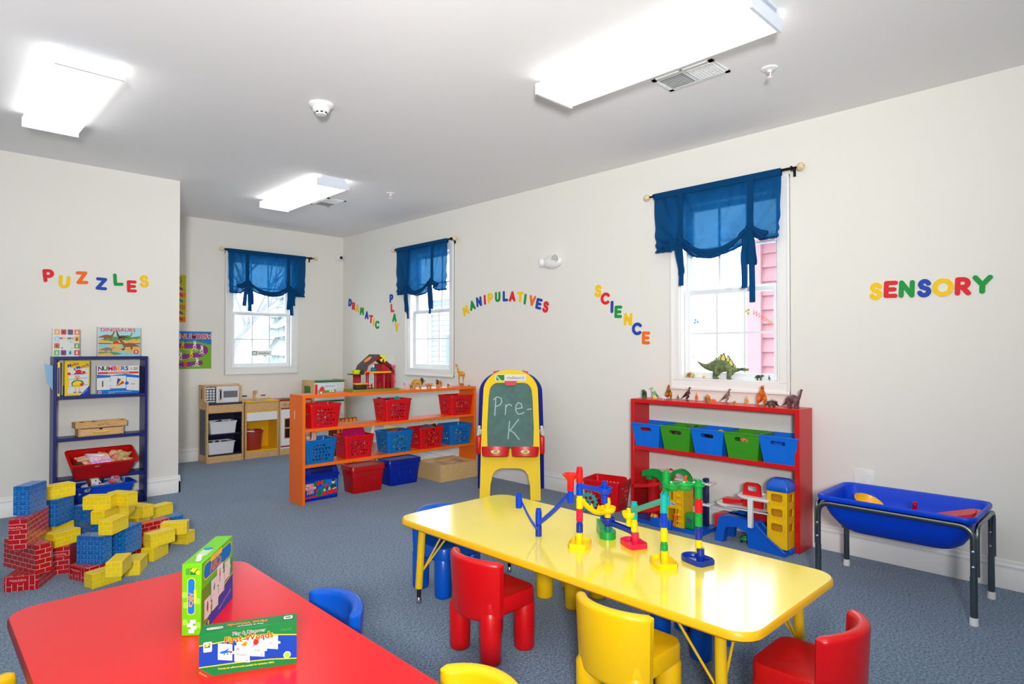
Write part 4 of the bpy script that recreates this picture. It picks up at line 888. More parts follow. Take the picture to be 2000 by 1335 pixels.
# ------------------------------------------------------------------ dolls and plush toys in bins
def open_bin(name, label, w, d, h, m, Mx, k=.86, lip=.014, cat='bin', handles=False):
    """tapered open bin, origin at the base centre"""
    e = thing(name, label, cat, Mx=Mx); q = B(); t = .004; rings = []
    def R(f, z, ins=0): return [(p[0], p[1], z) for p in rr(w * f - 2 * ins, d * f - 2 * ins, .025, 4)]
    for r in (R(k, 0), R(1, h - .012), R(1, h - .012, -lip), R(1, h, -lip), R(1, h, 0.003), R(k + .01, .006, t)): rings.append(r)
    q.loft(rings, m); q.build('body', e); return e
bin_red = M('red_bin_plastic', (196, 10, 12), .35); bin_blue = M('blue_bin_plastic', (0, 70, 200), .35)
MB_ = Matrix.Translation((1.112, 5.835, NB[2] + .036)) @ Matrix.Rotation(math.radians(3), 4, 'Z') @ Matrix.Rotation(math.radians(27), 4, 'X')
open_bin('doll_bin', 'red plastic bin full of dolls tipped forward on the navy bookcase', .435, .20, .145, bin_red, MB_)
SK1 = M('doll_skin', (238, 176, 146), .5, sub=.0); SK2 = M('doll_skin_tan', (214, 140, 100), .5)
blond = M('blond_doll_hair', (222, 196, 140), .7, noise=((190, 158, 100), 120, 2)); brown = M('brown_doll_hair', (110, 58, 30), .7, noise=((70, 34, 18), 120, 2)); gold_h = M('golden_doll_hair', (214, 168, 92), .7, noise=((176, 128, 60), 120, 2))
def doll(label, Mx, sk, hair, dress, trim, hairlong=.06, bare=True, L=.30):
    """doll lying on its back: head at +x, feet at -x, face up (+z)"""
    e = thing('doll', label, 'doll', Mx=Mx, group='dolls in the red bin'); s = L / .30
    V = [(.0, 0, 0), (.045, 0, .002), (.075, 0, .004), (.095, 0, .006), (.072, .034, .004), (.040, .058, .014), (.012, .060, .030), (.072, -.034, .004), (.046, -.060, .004), (.014, -.064, .012), (-.015, .020, 0), (-.075, .026, .004), (-.125, .026, 0), (-.132, .027, .016), (-.015, -.020, 0), (-.075, -.024, .008), (-.122, -.026, 0), (-.130, -.027, .015)]
    E = [(0, 1), (1, 2), (2, 3), (2, 4), (4, 5), (5, 6), (2, 7), (7, 8), (8, 9), (0, 10), (10, 11), (11, 12), (12, 13), (0, 14), (14, 15), (15, 16), (16, 17)]
    Rr = [.026, .022, .024, .012, .015, .0125, .010, .015, .0125, .010, .019, .016, .012, .009, .019, .016, .012, .009]
    q = skinned('body', [(a * s, c * s, d * s) for a, c, d in V], E, [r * s for r in Rr], sk, e)
    h = B(); h.ell((.128 * s, 0, .010 * s), (.036 * s, .033 * s, .034 * s), sk, 18, 12); h.ell((.112 * s, 0, .038 * s), (.006 * s, .005 * s, .006 * s), sk, 8, 6)
    for y in (-1, 1): h.ell((.126 * s, y * .034 * s, .008 * s), (.008 * s, .004 * s, .008 * s), sk, 8, 6)
    ho = h.build('head', e)
    h = B()
    for y in (-.013, .013): h.ell((.124 * s, y * s, .040 * s), (.005 * s, .0055 * s, .003 * s), bxw, 10, 6); h.ell((.124 * s, y * s, .0422 * s), (.0032 * s, .0032 * s, .002 * s), M('doll_eye_blue', (30, 70, 120), .2), 8, 5); h.ell((.133 * s, y * s, .0395 * s), (.001 * s, .006 * s, .002 * s), brown, 6, 4)
    h.ell((.100 * s, 0, .037 * s), (.003 * s, .008 * s, .0025 * s), M('doll_lips', (205, 60, 80), .4), 10, 5); h.build('face', ho)
    h = B(); rnd = random.Random(len(label))
    h.ell((.139 * s, 0, .004 * s), (.034 * s, .038 * s, .036 * s), hair, 16, 10)
    for k in range(26):
        a = rnd.uniform(-PI * .8, PI * .8); y0 = .034 * math.sin(a); z0 = .02 * math.cos(a); p0 = Vector((.145, y0 * .8, z0))
        p1 = p0 + Vector((.022, y0 * .3, rnd.uniform(-.004, .014))); p2 = p1 + Vector((rnd.uniform(.0, hairlong), rnd.uniform(-.03, .03), rnd.uniform(-.012, .006))); h.tube([p0 * s, p1 * s, p2 * s], [.007 * s, .008 * s, .003 * s], hair, 6)
    h.build('hair', e)
    h = B(); rings = []
    for x, ry, rz in ((.082, .026, .022), (.06, .030, .027), (.03, .027, .026), (.005, .034, .030), (-.03, .046, .032), (-.058, .054, .034)):
        rings.append([(x * s, ry * s * math.cos(2 * PI * j / 20) * (1 + .05 * math.sin(5 * j) * (x < 0)), (.003 + rz * math.sin(2 * PI * j / 20) * (1 + .08 * math.sin(7 * j) * (x < 0))) * s) for j in range(20)])
    h.loft(rings, dress); 
    for y in (-1, 1): h.ell((.070 * s, y * .036 * s, .005 * s), (.018 * s, .016 * s, .016 * s), trim, 12, 8)
    h.build('dress', e)
    return e
def skinned(name, V, E, R, m, parent, sub=1):
    me = bpy.data.meshes.new(name); me.from_pydata(V, E, []); o = bpy.data.objects.new(name, me); COL.objects.link(o)
    if parent: o.parent = parent
    sk = o.modifiers.new('skin', 'SKIN'); sk.use_smooth_shade = True
    for i, v in enumerate(me.skin_vertices[0].data if me.skin_vertices else []): pass
    if not me.skin_vertices:
        bm = bmesh.new(); bm.from_mesh(me); bm.verts.layers.skin.verify(); bm.to_mesh(me); bm.free()
    for i, v in enumerate(me.skin_vertices[0].data):
        v.radius = (R[i], R[i]); v.use_root = (i == 0)
    ss = o.modifiers.new('smooth', 'SUBSURF'); ss.levels = sub; ss.render_levels = sub
    me.materials.append(m); return o
def inbin(x, y, z, rz, rx=0, flip=False):
    return MB_ @ Matrix.Translation((x, y, z)) @ Matrix.Rotation(math.radians(rz), 4, 'Z') @ Matrix.Rotation(math.radians(rx), 4, 'X')
doll('doll in a white romper with blond hair, at the back of the red doll bin', inbin(-.035, .045, .098, 4, -15), SK1, blond, M('white_doll_cloth', (232, 232, 236), .8), bxw)
doll('doll in a floral top with long blond hair, middle of the red bin', inbin(-.03, .0, .100, 2, 10), SK2, blond, M('floral_doll_cloth', (232, 170, 200), .8, noise=((240, 220, 230), 90, 2)), M('yellow_doll_cloth', (246, 218, 60), .8), .085)
doll('brown-haired doll in a lilac dress, face up at the front of the red doll bin', inbin(-.01, -.048, .100, 184, 15), SK1, brown, M('lilac_doll_cloth', (205, 130, 215), .8, noise=((236, 200, 240), 100, 2)), M('magenta_doll_cloth', (215, 40, 150), .8), .03, True, .28)
doll('curly golden-haired doll with a bare arm at the front right of the red doll bin', inbin(-.01, -.02, .062, 8, 30), SK1, gold_h, M('aqua_doll_cloth', (130, 205, 205), .8), M('pale_aqua_cloth', (170, 225, 225), .8), .07)
MP_ = Matrix.Translation((1.13, 5.845, .072)) @ Matrix.Rotation(math.radians(1), 4, 'Z')
open_bin('plush_bin', 'blue plastic bin holding plush toys on the bottom shelf of the navy bookcase', .40, .20, .12, bin_blue, MP_)
fur_w = M('white_plush', (228, 226, 226), .95, bump=(160, .6)); fur_g = M('grey_plush', (186, 186, 194), .95, bump=(160, .6)); fur_b = M('brown_plush', (112, 48, 26), .95, bump=(160, .6)); fur_p = M('pink_plush', (226, 110, 140), .95, bump=(160, .6)); fur_k = M('black_plush', (20, 20, 22), .95)
def plush(label, x, y, z, rz, main, patch, earm, bunny=False, s=1.0):
    e = thing('plush_toy', label, 'plush toy', Mx=MP_ @ Matrix.Translation((x, y, z)) @ Matrix.Rotation(math.radians(rz), 4, 'Z') @ Matrix.Scale(s, 4), group='plush toys in the blue bin')
    q = B(); q.ell((.0, .04, -.03), (.05, .06, .045), main, 16, 10)
    for sx in (-1, 1): q.ell((sx * .045, .0, -.02), (.02, .04, .02), main, 12, 8, Matrix.Rotation(sx * .5, 3, 'Z'))
    q.build('body', e)
    q = B(); q.ell((0, 0, .02), (.046, .042, .042), main, 18, 12); q.ell((0, -.034, .008), (.028, .022, .020), (fur_w if not bunny else patch), 14, 8)
    q.ell((.022, -.018, .035), (.022, .022, .022), patch, 12, 8); hd = q.build('head', e)
    q = B(); q.ell((0, -.056, .012), (.008, .006, .006), (fur_k if not bunny else fur_p), 10, 6)
    for sx in (-1, 1): q.ell((sx * .017, -.036, .032), (.005, .004, .006), fur_k, 8, 6)
    q.build('face', hd)
    for sx in (-1, 1):
        q = B()
        if bunny: q.ell((sx * .022, .0, .085), (.013, .009, .05), earm, 12, 8, Matrix.Rotation(sx * .25, 3, 'Y')); q.ell((sx * .023, -.007, .083), (.008, .005, .036), fur_p, 10, 6, Matrix.Rotation(sx * .25, 3, 'Y'))
        else: q.ell((sx * .042, .0, .022), (.013, .020, .034), earm, 12, 8, Matrix.Rotation(sx * .5, 3, 'Y'))
        q.build('ear', e)
plush('brown and white plush puppy in the blue plush bin', -.062, -.045, .125, 25, fur_w, fur_b, fur_b)
plush('grey plush bunny with pink ears in the blue plush bin', .075, -.02, .125, -30, fur_g, fur_p, fur_g, True)
plush('black and white plush panda low at the left in the blue plush bin', -.125, -.062, .085, 10, fur_w, fur_k, fur_k, False, .8)
# ------------------------------------------------------------------ long orange shelf
orange = M('orange_painted_wood', (250, 112, 2), .4, bump=(70, .05)); orange_e = orange
OX0, OX1, OY0, OY1, OZ1 = 2.28, 4.112, 4.745, 4.985, .885; OB = [.610, .322]
e = thing('shelf_unit', 'long low open orange shelf holding the red and blue baskets', 'shelf', (OX0, OY0, 0))
for x0, x1 in ((0, .024), (OX1 - OX0 - .024, OX1 - OX0)):
    q = B(); q.bb((x0, 0, 0), (x1, OY1 - OY0, OZ1 - .0005), orange, .002, 1); q.build('side_panel', e)
q = B(); q.bb((.0245, -.001, OZ1 - .026), (OX1 - OX0 - .0245, OY1 - OY0, OZ1), orange, .002, 1); q.build('top', e)
for z in OB:
    q = B(); q.bb((.024, .002, z - .024), (OX1 - OX0 - .024, OY1 - OY0, z), orange, .002, 1); q.build('shelf', e)
q = B()
for x, y, z in ((-.0006, .05, OZ1 - .013), (-.0006, .19, OZ1 - .013), (-.0006, .05, OB[0] - .012), (-.0006, .19, OB[0] - .012), (-.0006, .05, OB[1] - .012), (-.0006, .19, OB[1] - .012)): q.disc(0, 0, .005, M('screw_dark', (60, 40, 30), .5), frame((x, y, z), (0, -1, 0)), 0, 8)
q.flat(rr(.014, .07, .006, 3), M('bare_wood_chip', (240, 220, 200), .7), frame((-.0008, .145, .72), (0, -1, 0)), 0); q.build('screws', e)

# ------------------------------------------------------------------ perforated baskets
def hole_ring(x, y, r, n=12): return [(x + r * math.cos(-2 * PI * k / n), y + r * math.sin(-2 * PI * k / n)) for k in range(n)]
def basket(label, m, name='basket'):
    e = thing(name, label, 'basket', (0, 0, 0), 0, 'perforated plastic baskets')
    w, d, h = .142, .112, .192; kb = .86; t = .003
    q = B()
    def face(p0, p1, out, W0, W1, seed):
        """panel from bottom edge W0 wide to top edge W1 wide with round holes"""
        rnd = random.Random(seed); tilt = Vector(p1) - Vector(p0); L = tilt.length; F = frame(p0, out[0], tilt)
        outer = [(-W0 / 2, 0), (W0 / 2, 0), (W1 / 2, L), (-W1 / 2, L)]; holes = []
        hw = W0 / 2 - .026; n = int(hw * 2 / .026)
        for r in range(5):
            for c in range(n + 1):
                x = -hw + c * (2 * hw / n) + (.0 if r % 2 else .0065); y = .032 + r * .0285
                if abs(x) < hw + .004: holes.append(hole_ring(x, y, .0088)); 
                if c < n and r < 4 : holes.append(hole_ring(x + hw / n, y + .0142, .0036, 8))
        q.holed(outer, holes, t, m, F)
    face((0, -d * kb, 0), (0, -d, h), ((1, 0, 0),), 2 * w * kb - .05, 2 * w - .05, 1); face((0, d * kb, 0), (0, d, h), ((-1, 0, 0),), 2 * w * kb - .05, 2 * w - .05, 2)
    face((-w * kb, 0, 0), (-w, 0, h), ((0, -1, 0),), 2 * d * kb - .05, 2 * d - .05, 3); face((w * kb, 0, 0), (w, 0, h), ((0, 1, 0),), 2 * d * kb - .05, 2 * d - .05, 4)
    for sx in (-1, 1):                        # rounded solid corners
        for sy in (-1, 1):
            ra = []
            for k, z in ((kb, 0), (1, h)):
                cx, cy = sx * (w * k - .0245), sy * (d * k - .0245); A = [(cx + sx * .0255 * math.cos(a), cy + sy * .0255 * math.sin(a), z) for a in [PI / 2 * i / 6 for i in range(7)]]
                I = [(cx + sx * .0225 * math.cos(a), cy + sy * .0225 * math.sin(a), z) for a in [PI / 2 * i / 6 for i in range(6, -1, -1)]]; ra.append(A + I)
            q.loft(ra, m)
    q.loft([[(x, y, 0) for x, y in rr(2 * w * kb, 2 * d * kb, .024, 4)], [(x, y, .004) for x, y in rr(2 * w * kb, 2 * d * kb, .024, 4)]], m); q.build('body', e)
    q = B(); o = rr(2 * w + .010, 2 * d + .010, .028, 5); i = rr(2 * w - .004, 2 * d - .004, .024, 5)
    q.loft([[(x, y, h - .012) for x, y in o], [(x, y, h) for x, y in o], [(x, y, h + .003) for x, y in rr(2 * w + .004, 2 * d + .004, .026, 5)], [(x, y, h) for x, y in i], [(x, y, h - .012) for x, y in i]], m, False, False, closed=True); q.build('rim', e)
    return e
bk_red = M('basket_red_plastic', (214, 6, 20), .3); bk_blue = M('basket_blue_plastic', (0, 106, 186), .3)
B0 = basket('red perforated basket at the left end of the orange shelf, upper row', bk_red); B0.location = (2.492, 4.872, OB[0])
BASK = [(3.205, 4.872, 0, 0, 'red perforated basket in the middle of the upper row of the orange shelf', bk_red), (3.950, 4.872, 0, 0, 'red perforated basket at the right end of the orange shelf, upper row', bk_red),
        (2.452, 4.872, 1, 0, 'blue perforated basket at the left end of the orange shelf, middle row', bk_blue), (2.815, 4.878, 1, -3, 'red perforated basket holding pink dishes on the orange shelf', bk_red), (3.225, 4.872, 1, 0, 'blue perforated basket holding a brown toy on the orange shelf', bk_blue), (3.580, 4.872, 1, 0, 'red perforated basket full of black train tracks on the orange shelf', bk_red), (3.940, 4.872, 1, 0, 'blue perforated basket at the right end of the orange shelf, middle row', bk_blue)]
for x, y, r, a, lab, m in BASK: dup(B0, (x, y, OB[r]), math.radians(a), lab, None, {bk_red: m} if m is not bk_red else None)
fb = dup(B0, (4.02, 3.045, 0), math.radians(-78), 'red perforated basket on the floor left of the red shelf', None); fb.scale = (1.12, 1.12, 1.18)
# loose toy pieces seen through the holes (uncountable fill) and the toys that show above the rims
PCOL = [M('piece_%d' % k, c, .4) for k, c in enumerate(((240, 205, 40), (60, 160, 60), (40, 90, 180), (220, 60, 120), (240, 240, 235), (110, 60, 160), (150, 210, 60), (240, 130, 30), (20, 22, 30), (120, 100, 80)))]
def fill(x, y, z, cols, h, seed, name='toy_pieces', lab='loose small toy pieces filling the basket', w=.115, d=.085):
    rnd = random.Random(seed); q = B()
    for k in range(70):
        zz = rnd.uniform(.014, h); f = .80 + .12 * zz / .19; px, py = rnd.uniform(-w, w) * f, rnd.uniform(-d, d) * f
        c = PCOL[rnd.choice(cols)]; s = rnd.uniform(.010, .02); R = Euler((rnd.uniform(0, 3), rnd.uniform(0, 3), rnd.uniform(0, 3))).to_matrix()
        if rnd.random() < .5: q.box((px, py, zz), (s * 1.5, s, s * .8), c, .002, 1, R)
        else: q.ell((px, py, zz), (s * .8, s * .8, s * .8), c, 8, 6)
    o = q.build(name, loc=(x, y, z)); o['kind'] = 'stuff'; tag(o, lab, 'toys')
fill(2.492, 4.872, OB[0], (3, 4, 9, 2), .10, 1, lab='loose toy pieces in the left upper red basket of the orange shelf')
fill(3.205, 4.872, OB[0], (2, 8, 0, 7, 2), .17, 2, lab='loose toy pieces in the middle upper red basket of the orange shelf')
fill(3.950, 4.872, OB[0], (2, 2, 0, 1, 9), .15, 3, lab='loose toy pieces in the right upper red basket of the orange shelf')
fill(2.452, 4.872, OB[1], (9, 8, 3, 9), .14, 4, lab='loose toy pieces in the left blue basket of the orange shelf')
fill(2.815, 4.878, OB[1], (3, 8, 5, 3, 4), .15, 5, lab='loose toy pieces in the red basket with pink dishes')
fill(3.225, 4.872, OB[1], (6, 0, 8, 4, 1), .15, 6, lab='loose toy pieces in the blue basket with the brown toy')
fill(3.580, 4.872, OB[1], (8, 8, 9, 7, 0), .15, 7, lab='loose toy pieces in the red basket with train tracks')
fill(3.940, 4.872, OB[1], (6, 0, 4, 7, 1), .16, 8, lab='loose toy pieces in the right blue basket of the orange shelf')
fill(4.02, 3.045, 0, (8, 2, 3, 8), .12, 9, lab='loose toy pieces in the red basket on the floor')
pinkd = M('magenta_toy_dish', (190, 24, 100), .3); pinkd2 = M('rose_toy_dish', (225, 60, 120), .3)
for lab, x, y, z, ry, rx, m, r in (('large magenta toy plate sticking up out of a red basket', 2.80, 4.86, OB[1] + .205, -.55, .75, pinkd, .095), ('rose toy plate lying lower in the same red basket', 2.86, 4.85, OB[1] + .175, .25, .35, pinkd2, .065)):
    q = B(); q.lathe([(.001, 0), (r * .6, .001), (r * .75, .008), (r, .014), (r * .98, .017), (r * .72, .011), (r * .55, .004), (.001, .004)], m, 28); o = q.build('toy_plate', loc=(x, y, z)); o.rotation_euler = (rx, ry, 0); tag(o, lab, 'toy dish', 'pink toy dishes')
tb = M('brown_toy_loaf', (140, 86, 40), .6); q = B(); q.ell((0, 0, .0), (.06, .035, .028), tb, 16, 10); q.ell((.03, 0, .01), (.03, .03, .024), tb, 12, 8); o = q.build('toy_bread', loc=(3.185, 4.85, OB[1] + .178)); tag(o, 'brown toy loaf on top of a blue basket on the orange shelf', 'toy food')
q = B(); q.lathe([(.001, 0), (.03, 0), (.032, .012), (.024, .03), (.001, .034)], M('plum_toy_cup', (120, 20, 70), .4), 16); o = q.build('toy_cup', loc=(3.275, 4.86, OB[1] + .165)); o.rotation_euler = (.4, .3, 0); tag(o, 'plum toy cup beside the brown loaf in the blue basket', 'toy dish')
trk = M('dark_toy_track', (34, 34, 36), .45); trk2 = M('grey_toy_track', (120, 116, 112), .5)
for k, (x, y, z, a, b_, m) in enumerate(((3.52, 4.86, .185, .4, .25, trk), (3.56, 4.90, .192, -.3, -.2, trk2), (3.60, 4.84, .19, .9, .15, trk), (3.63, 4.87, .205, -.6, .3, trk2), (3.66, 4.90, .195, .2, -.3, trk), (3.58, 4.80, .188, 1.3, .1, trk))):
    q = B(); A = arc(0, -.11, .11, 60, 120, 8); I_ = arc(0, -.11, .082, 120, 60, 8); q.prism(A + I_, -.006, .006, m)
    for aa in (70, 80, 90, 100, 110): c = (.096 * math.cos(math.radians(aa)), -.11 + .096 * math.sin(math.radians(aa))); q.box((c[0], c[1], .007), (.004, .024, .003), trk2 if m is trk else trk, rot=Matrix.Rotation(math.radians(aa - 90), 3, 'Z'))
    o = q.build('toy_track', loc=(x, y, OB[1] + z)); o.rotation_euler = (b_ + .6, b_, a); tag(o, '%s toy track piece %s in the heap on the red basket' % (('black' if m is trk else 'grey'), ('at the left end', 'second from left', 'in the middle', 'topmost', 'at the right end', 'lying at the front')[k]), 'toy track', 'track pieces in the red basket')
tealp = TEAL
for lab, x, y, z, m, s in (('teal toy piece on top of the middle red basket of the orange shelf', 3.25, 4.86, OB[0] + .19, tealp, .03), ('navy toy piece poking out of the middle red basket of the orange shelf', 3.14, 4.85, OB[0] + .185, M('navy_toy', (20, 40, 140), .4), .024), ('dark red toy lid at the back of the middle red basket', 3.10, 4.93, OB[0] + .185, M('maroon_toy', (140, 10, 30), .4), .034)):
    q = B(); q.lathe([(.001, -.01), (s, -.01), (s, .006), (s * .6, .012), (s * .5, .022), (.001, .024)], m, 16); o = q.build('toy_piece', loc=(x, y, z)); o.rotation_euler = (.2, .1, 0); tag(o, lab, 'toy')
furm = M('beige_toy_hair', (196, 170, 140), .9); q = B(); q.ell((0, 0, 0), (.028, .026, .028), furm, 14, 10); q.ell((.005, -.012, -.002), (.02, .018, .02), SK1, 12, 8); q.tube([(.05, 0, -.02), (.055, 0, .03), (.05, .0, .05)], [.012, .010, .008], SK1, 10); q.tube([(.075, 0, -.02), (.072, 0, .02), (.064, .0, .045)], [.012, .010, .008], SK1, 10); q.tube([(0, 0, -.03), (.03, 0, -.035), (.07, 0, -.03)], .02, SK1, 10)
o = q.build('small_doll', loc=(2.37, 4.86, OB[1] + .205)); tag(o, 'small doll with feet up in the left blue basket of the orange shelf', 'doll')

# ------------------------------------------------------------------ bins and the crate under the lowest board
tote_blue = M('tote_blue_plastic', (0, 36, 160), .3); tote_red = M('tote_red_plastic', (186, 6, 14), .3)
def tote(name, label, x, y, rz, w, d, h, m):
    e = thing(name, label, 'storage bin', (x, y, 0), math.radians(rz), 'lidded storage totes')
    q = B(); k = .86
    def R(f, z): return [(p[0], p[1], z) for p in rr(w * f, d * f, .028, 5)]
    q.loft([R(k, 0), R(k + .01, .004), R(.955, h * .62), R(.975, h * .625), R(.985, h * .86)], m)
    for sx in (-1, 1): q.box((sx * w * .17, -d * .47, h * .36), (.006, .006, h * .5), m, .002, 1)
    q.build('body', e)
    q = B(); q.loft([R(1.0, h * .80), R(1.035, h * .81), R(1.035, h * .97), R(1.01, h), R(.90, h), R(.88, h * .965), R(.3, h * .962)], m)
    for sx in (-1, 1): q.box((sx * w * .52, 0, h * .86), (.028, d * .5, .014), m, .004, 2); q.box((sx * (w * .52 + .010), 0, h * .78), (.008, d * .36, .05), m, .003, 2)
    q.build('lid', e); return e
tote('storage_tote', 'dark red lidded storage tote under the orange shelf between two blue ones', 2.935, 4.925, -2, .325, .215, .236, tote_red)
tote('storage_tote', 'dark blue lidded storage tote under the orange shelf beside the wooden crate', 3.345, 4.965, -2, .345, .215, .238, tote_blue)
e = thing('block_tub', 'blue tub with a printed building block label under the orange shelf at left', 'storage bin', (2.495, 4.945, 0), math.radians(-1))
q = B(); w, d, h = .335, .19, .19
def R_(f, z, g=1): return [(p[0], p[1], z) for p in rr(w * f, d * f * g, .024, 5)]
q.loft([R_(.94, 0), R_(.955, .006), R_(1, h)], tote_blue); bd = q.build('body', e)
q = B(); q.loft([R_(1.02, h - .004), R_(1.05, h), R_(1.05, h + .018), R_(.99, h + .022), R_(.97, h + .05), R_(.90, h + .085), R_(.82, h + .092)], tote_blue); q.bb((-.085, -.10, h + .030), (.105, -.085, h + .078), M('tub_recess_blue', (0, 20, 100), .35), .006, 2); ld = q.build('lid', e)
q = B(); q.tube(round_path([(-.05, -.075, h + .088), (-.05, -.05, h + .1), (.09, -.05, h + .1), (.09, -.075, h + .088)], .02), .008, tote_blue, 10); q.build('handle', ld)
q = B(); F = Matrix.Translation((0, -d / 2 * .965, 0)) @ frame((-.148, 0, .022), (1, 0, 0), (0, -.028, 1)); lw, lh = .296, .142
q.rect(0, 0, lw, lh, bxb, F, .0006); q.flat([(.10, .02), (lw, .04), (lw, lh * .96), (.15, lh)], bxc, F, .0008); q.flat([(0, 0), (lw, .02), (lw, .05), (.22, .048), (.12, .025), (0, .012)], bxr, F, .001)
q.flat(rr(.075, .05, .008, 3, .047, .098), bxw, F, .001); q.flat(rr(.068, .043, .006, 3, .047, .098), bxr, F, .0012); q.text('MEGA', .021, .047, .108, bxw, F, .0014, bold=.03); q.text('BLOKS', .021, .047, .089, bxw, F, .0014, bold=.03); q.text('180', .044, .050, .052, bxw, F, .0014, bold=.05, shear=.2); q.text('180', .044, .050, .052, bxr, F, .0016, bold=.015, shear=.2)
for x, y, r, c in ((.10, .12, .016, bxd), (.125, .115, .02, bxr), (.155, .12, .016, bxr), (.14, .10, .012, bxb), (.18, .125, .014, bxd), (.095, .085, .010, bxgold), (.135, .035, .022, bxd), (.115, .055, .012, bxr), (.17, .075, .013, bxd), (.195, .085, .016, bxr), (.205, .065, .013, bxb), (.18, .055, .010, bxgold), (.225, .06, .012, bxgold)): q.disc(x, y, r, c, F, .0012, 12); q.rect(x - r * .5, y + r * .6, x + r * .5, y + r * 1.25, c, F, .0013)
q.disc(.258, .115, .016, skin, F, .0014, 14, .019); q.disc(.258, .128, .017, bxk, F, .0016, 14, .010); q.flat([(.232, .058), (.285, .052), (.285, .085), (.268, .098), (.248, .096), (.234, .08)], M('print_dark_green', (10, 70, 66), .5), F, .0014); q.flat([(.25, .05), (.285, .056), (.285, .066), (.25, .06)], skin, F, .0016)
q.build('printed_label', e)
crate_w = wood('birch_plywood', (226, 190, 130), (212, 172, 110), (3, 16, 16), .55); crate_in = wood('birch_inside', (222, 188, 134), (206, 170, 114), (3, 16, 16), .6)
e = thing('wooden_crate', 'pale wooden crate of unit blocks at the right end of the orange shelf', 'crate', (3.62, 4.685, 0), math.radians(-1)); W_, D_, H_ = .455, .40, .158; t = .014
for nm, lo, hi in (('side_panel', (0, 0, 0), (W_, t, H_)), ('side_panel', (0, D_ - t, 0), (W_, D_, H_)), ('side_panel', (0, t, 0), (t, D_ - t, H_ - .0005)), ('side_panel', (W_ - t, t, 0), (W_, D_ - t, H_ - .0005)), ('divider', (.20, t, .01), (.212, D_ - t, H_ - .01))):
    q = B(); q.bb(lo, hi, crate_w, .001, 1); q.build(nm, e)
q = B(); q.bb((t, t, 0), (W_ - t, D_ - t, .010), crate_in); q.build('bottom', e)
unit = wood('unit_block_maple', (235, 206, 160), (222, 190, 140), (2, 14, 14), .6); unit2 = M('worn_unit_block', (196, 166, 148), .7)
for k, (x, y, z, w, d, h, a, m, lab) in enumerate(((.105, .09, .132, .17, .11, .03, 0, unit, 'front flat block in the left half of the wooden crate'), (.105, .205, .132, .17, .11, .03, 0, unit, 'middle flat block in the left half of the wooden crate'), (.105, .318, .132, .17, .10, .03, 0, unit, 'back flat block in the left half of the wooden crate'), (.30, .20, .135, .22, .06, .03, 20, unit, 'long loose block lying across the right half of the wooden crate'), (.30, .28, .138, .24, .05, .03, 12, unit, 'long loose block at the back of the wooden crate'), (.335, .115, .130, .085, .085, .035, 10, unit2, 'worn greyish block in the right half of the wooden crate'))):
    q = B(); q.box((0, 0, 0), (w, d, h), m, .004, 2); o = q.build('unit_block', loc=(3.62 + x, 4.685 + y, z), rz=math.radians(a)); tag(o, lab, 'wooden block', 'unit blocks in the wooden crate')

# ------------------------------------------------------------------ on top of the orange shelf: small farm box, toy barn, candy tube
def farm_front(q, F):
    w, h = .172, .078
    q.rect(.003, .003, w - .003, h - .003, dsky, F, .0003); q.flat([(.003, .003), (w - .003, .003), (w - .003, .035), (.1, .028), (.003, .035)], dgreen, F, .0005); q.flat([(.018, .02), (.06, .02), (.06, .045), (.04, .062), (.018, .045)], bxr, F, .0007); q.flat([(.014, .045), (.04, .066), (.064, .045), (.06, .042), (.04, .058), (.018, .042)], dbrown, F, .0009)
    q.text('FARM PUZZLE', .015, .11, .062, bxr, F, .0006, bold=.02); q.disc(.14, .022, .011, bxw, F, .0007); q.disc(.146, .026, .006, fur_p, F, .0009); q.disc(.115, .02, .009, bxgold, F, .0007); q.disc(.03, .012, .008, bxw, F, .0009); q.rect(.003, .003, w - .003, .007, bxr, F, .0008)
def farm_left(q, F): q.rect(0, 0, .045, .078, bxr, F, .0003)
printed_box('puzzle_box', 'small farm puzzle box standing on the left end of the orange shelf', .172, .078, .045, bxw, T(2.525, 4.835, OZ1, 2), {'front': farm_front, 'left': farm_left})
barn_red = M('barn_red_plastic', (176, 10, 22), .35); barn_roof = M('barn_roof_brown', (72, 62, 60), .5, bump=(60, .4)); barn_base = M('barn_base_olive', (130, 136, 28), .5); barn_ora = M('barn_amber', (250, 165, 10), .4); barn_lime = M('barn_lime', (225, 230, 10), .4); barn_dk = M('barn_dark_brown', (50, 36, 34), .5)
e = thing('toy_barn', 'red toy barn with a dark gambrel roof and yellow windmill on the orange shelf', 'toy barn', (2.985, 4.865, OZ1), math.radians(-3))
q = B(); q.prism(rr(.46, .20, .02, 4), 0, .022, barn_base); q.build('base', e)
def post(x, y, r=.013, h=.15, nm='post'):
    q = B(); q.tube([(x, y, .02), (x, y, h * .9), (x, y, h * .92), (x, y, h + .02)], [r, r, r * 1.0, r * 1.7], barn_red, 12); q.build(nm, e)
for x, y in ((-.085, -.075), (.01, -.05), (.095, -.05), (-.085, .07), (.165, -.07)): post(x, y)
Gf = frame((0, 0, 0), (1, 0, 0))
q = B(); q.bb((.12, -.08, .02), (.128, .08, .075), barn_red); q.bb((.158, -.085, .02), (.172, .085, .19), barn_red, .003, 1); q.bb((.095, .07, .02), (.165, .085, .18), barn_red, .003, 1); q.bb((.1, -.02, .02), (.16, .0, .08), barn_red); q.build('stall_wall', e)
q = B(); q.bb((-.115, -.082, .158), (.155, .08, .176), barn_ora, .004, 2); q.build('hayloft_floor', e)
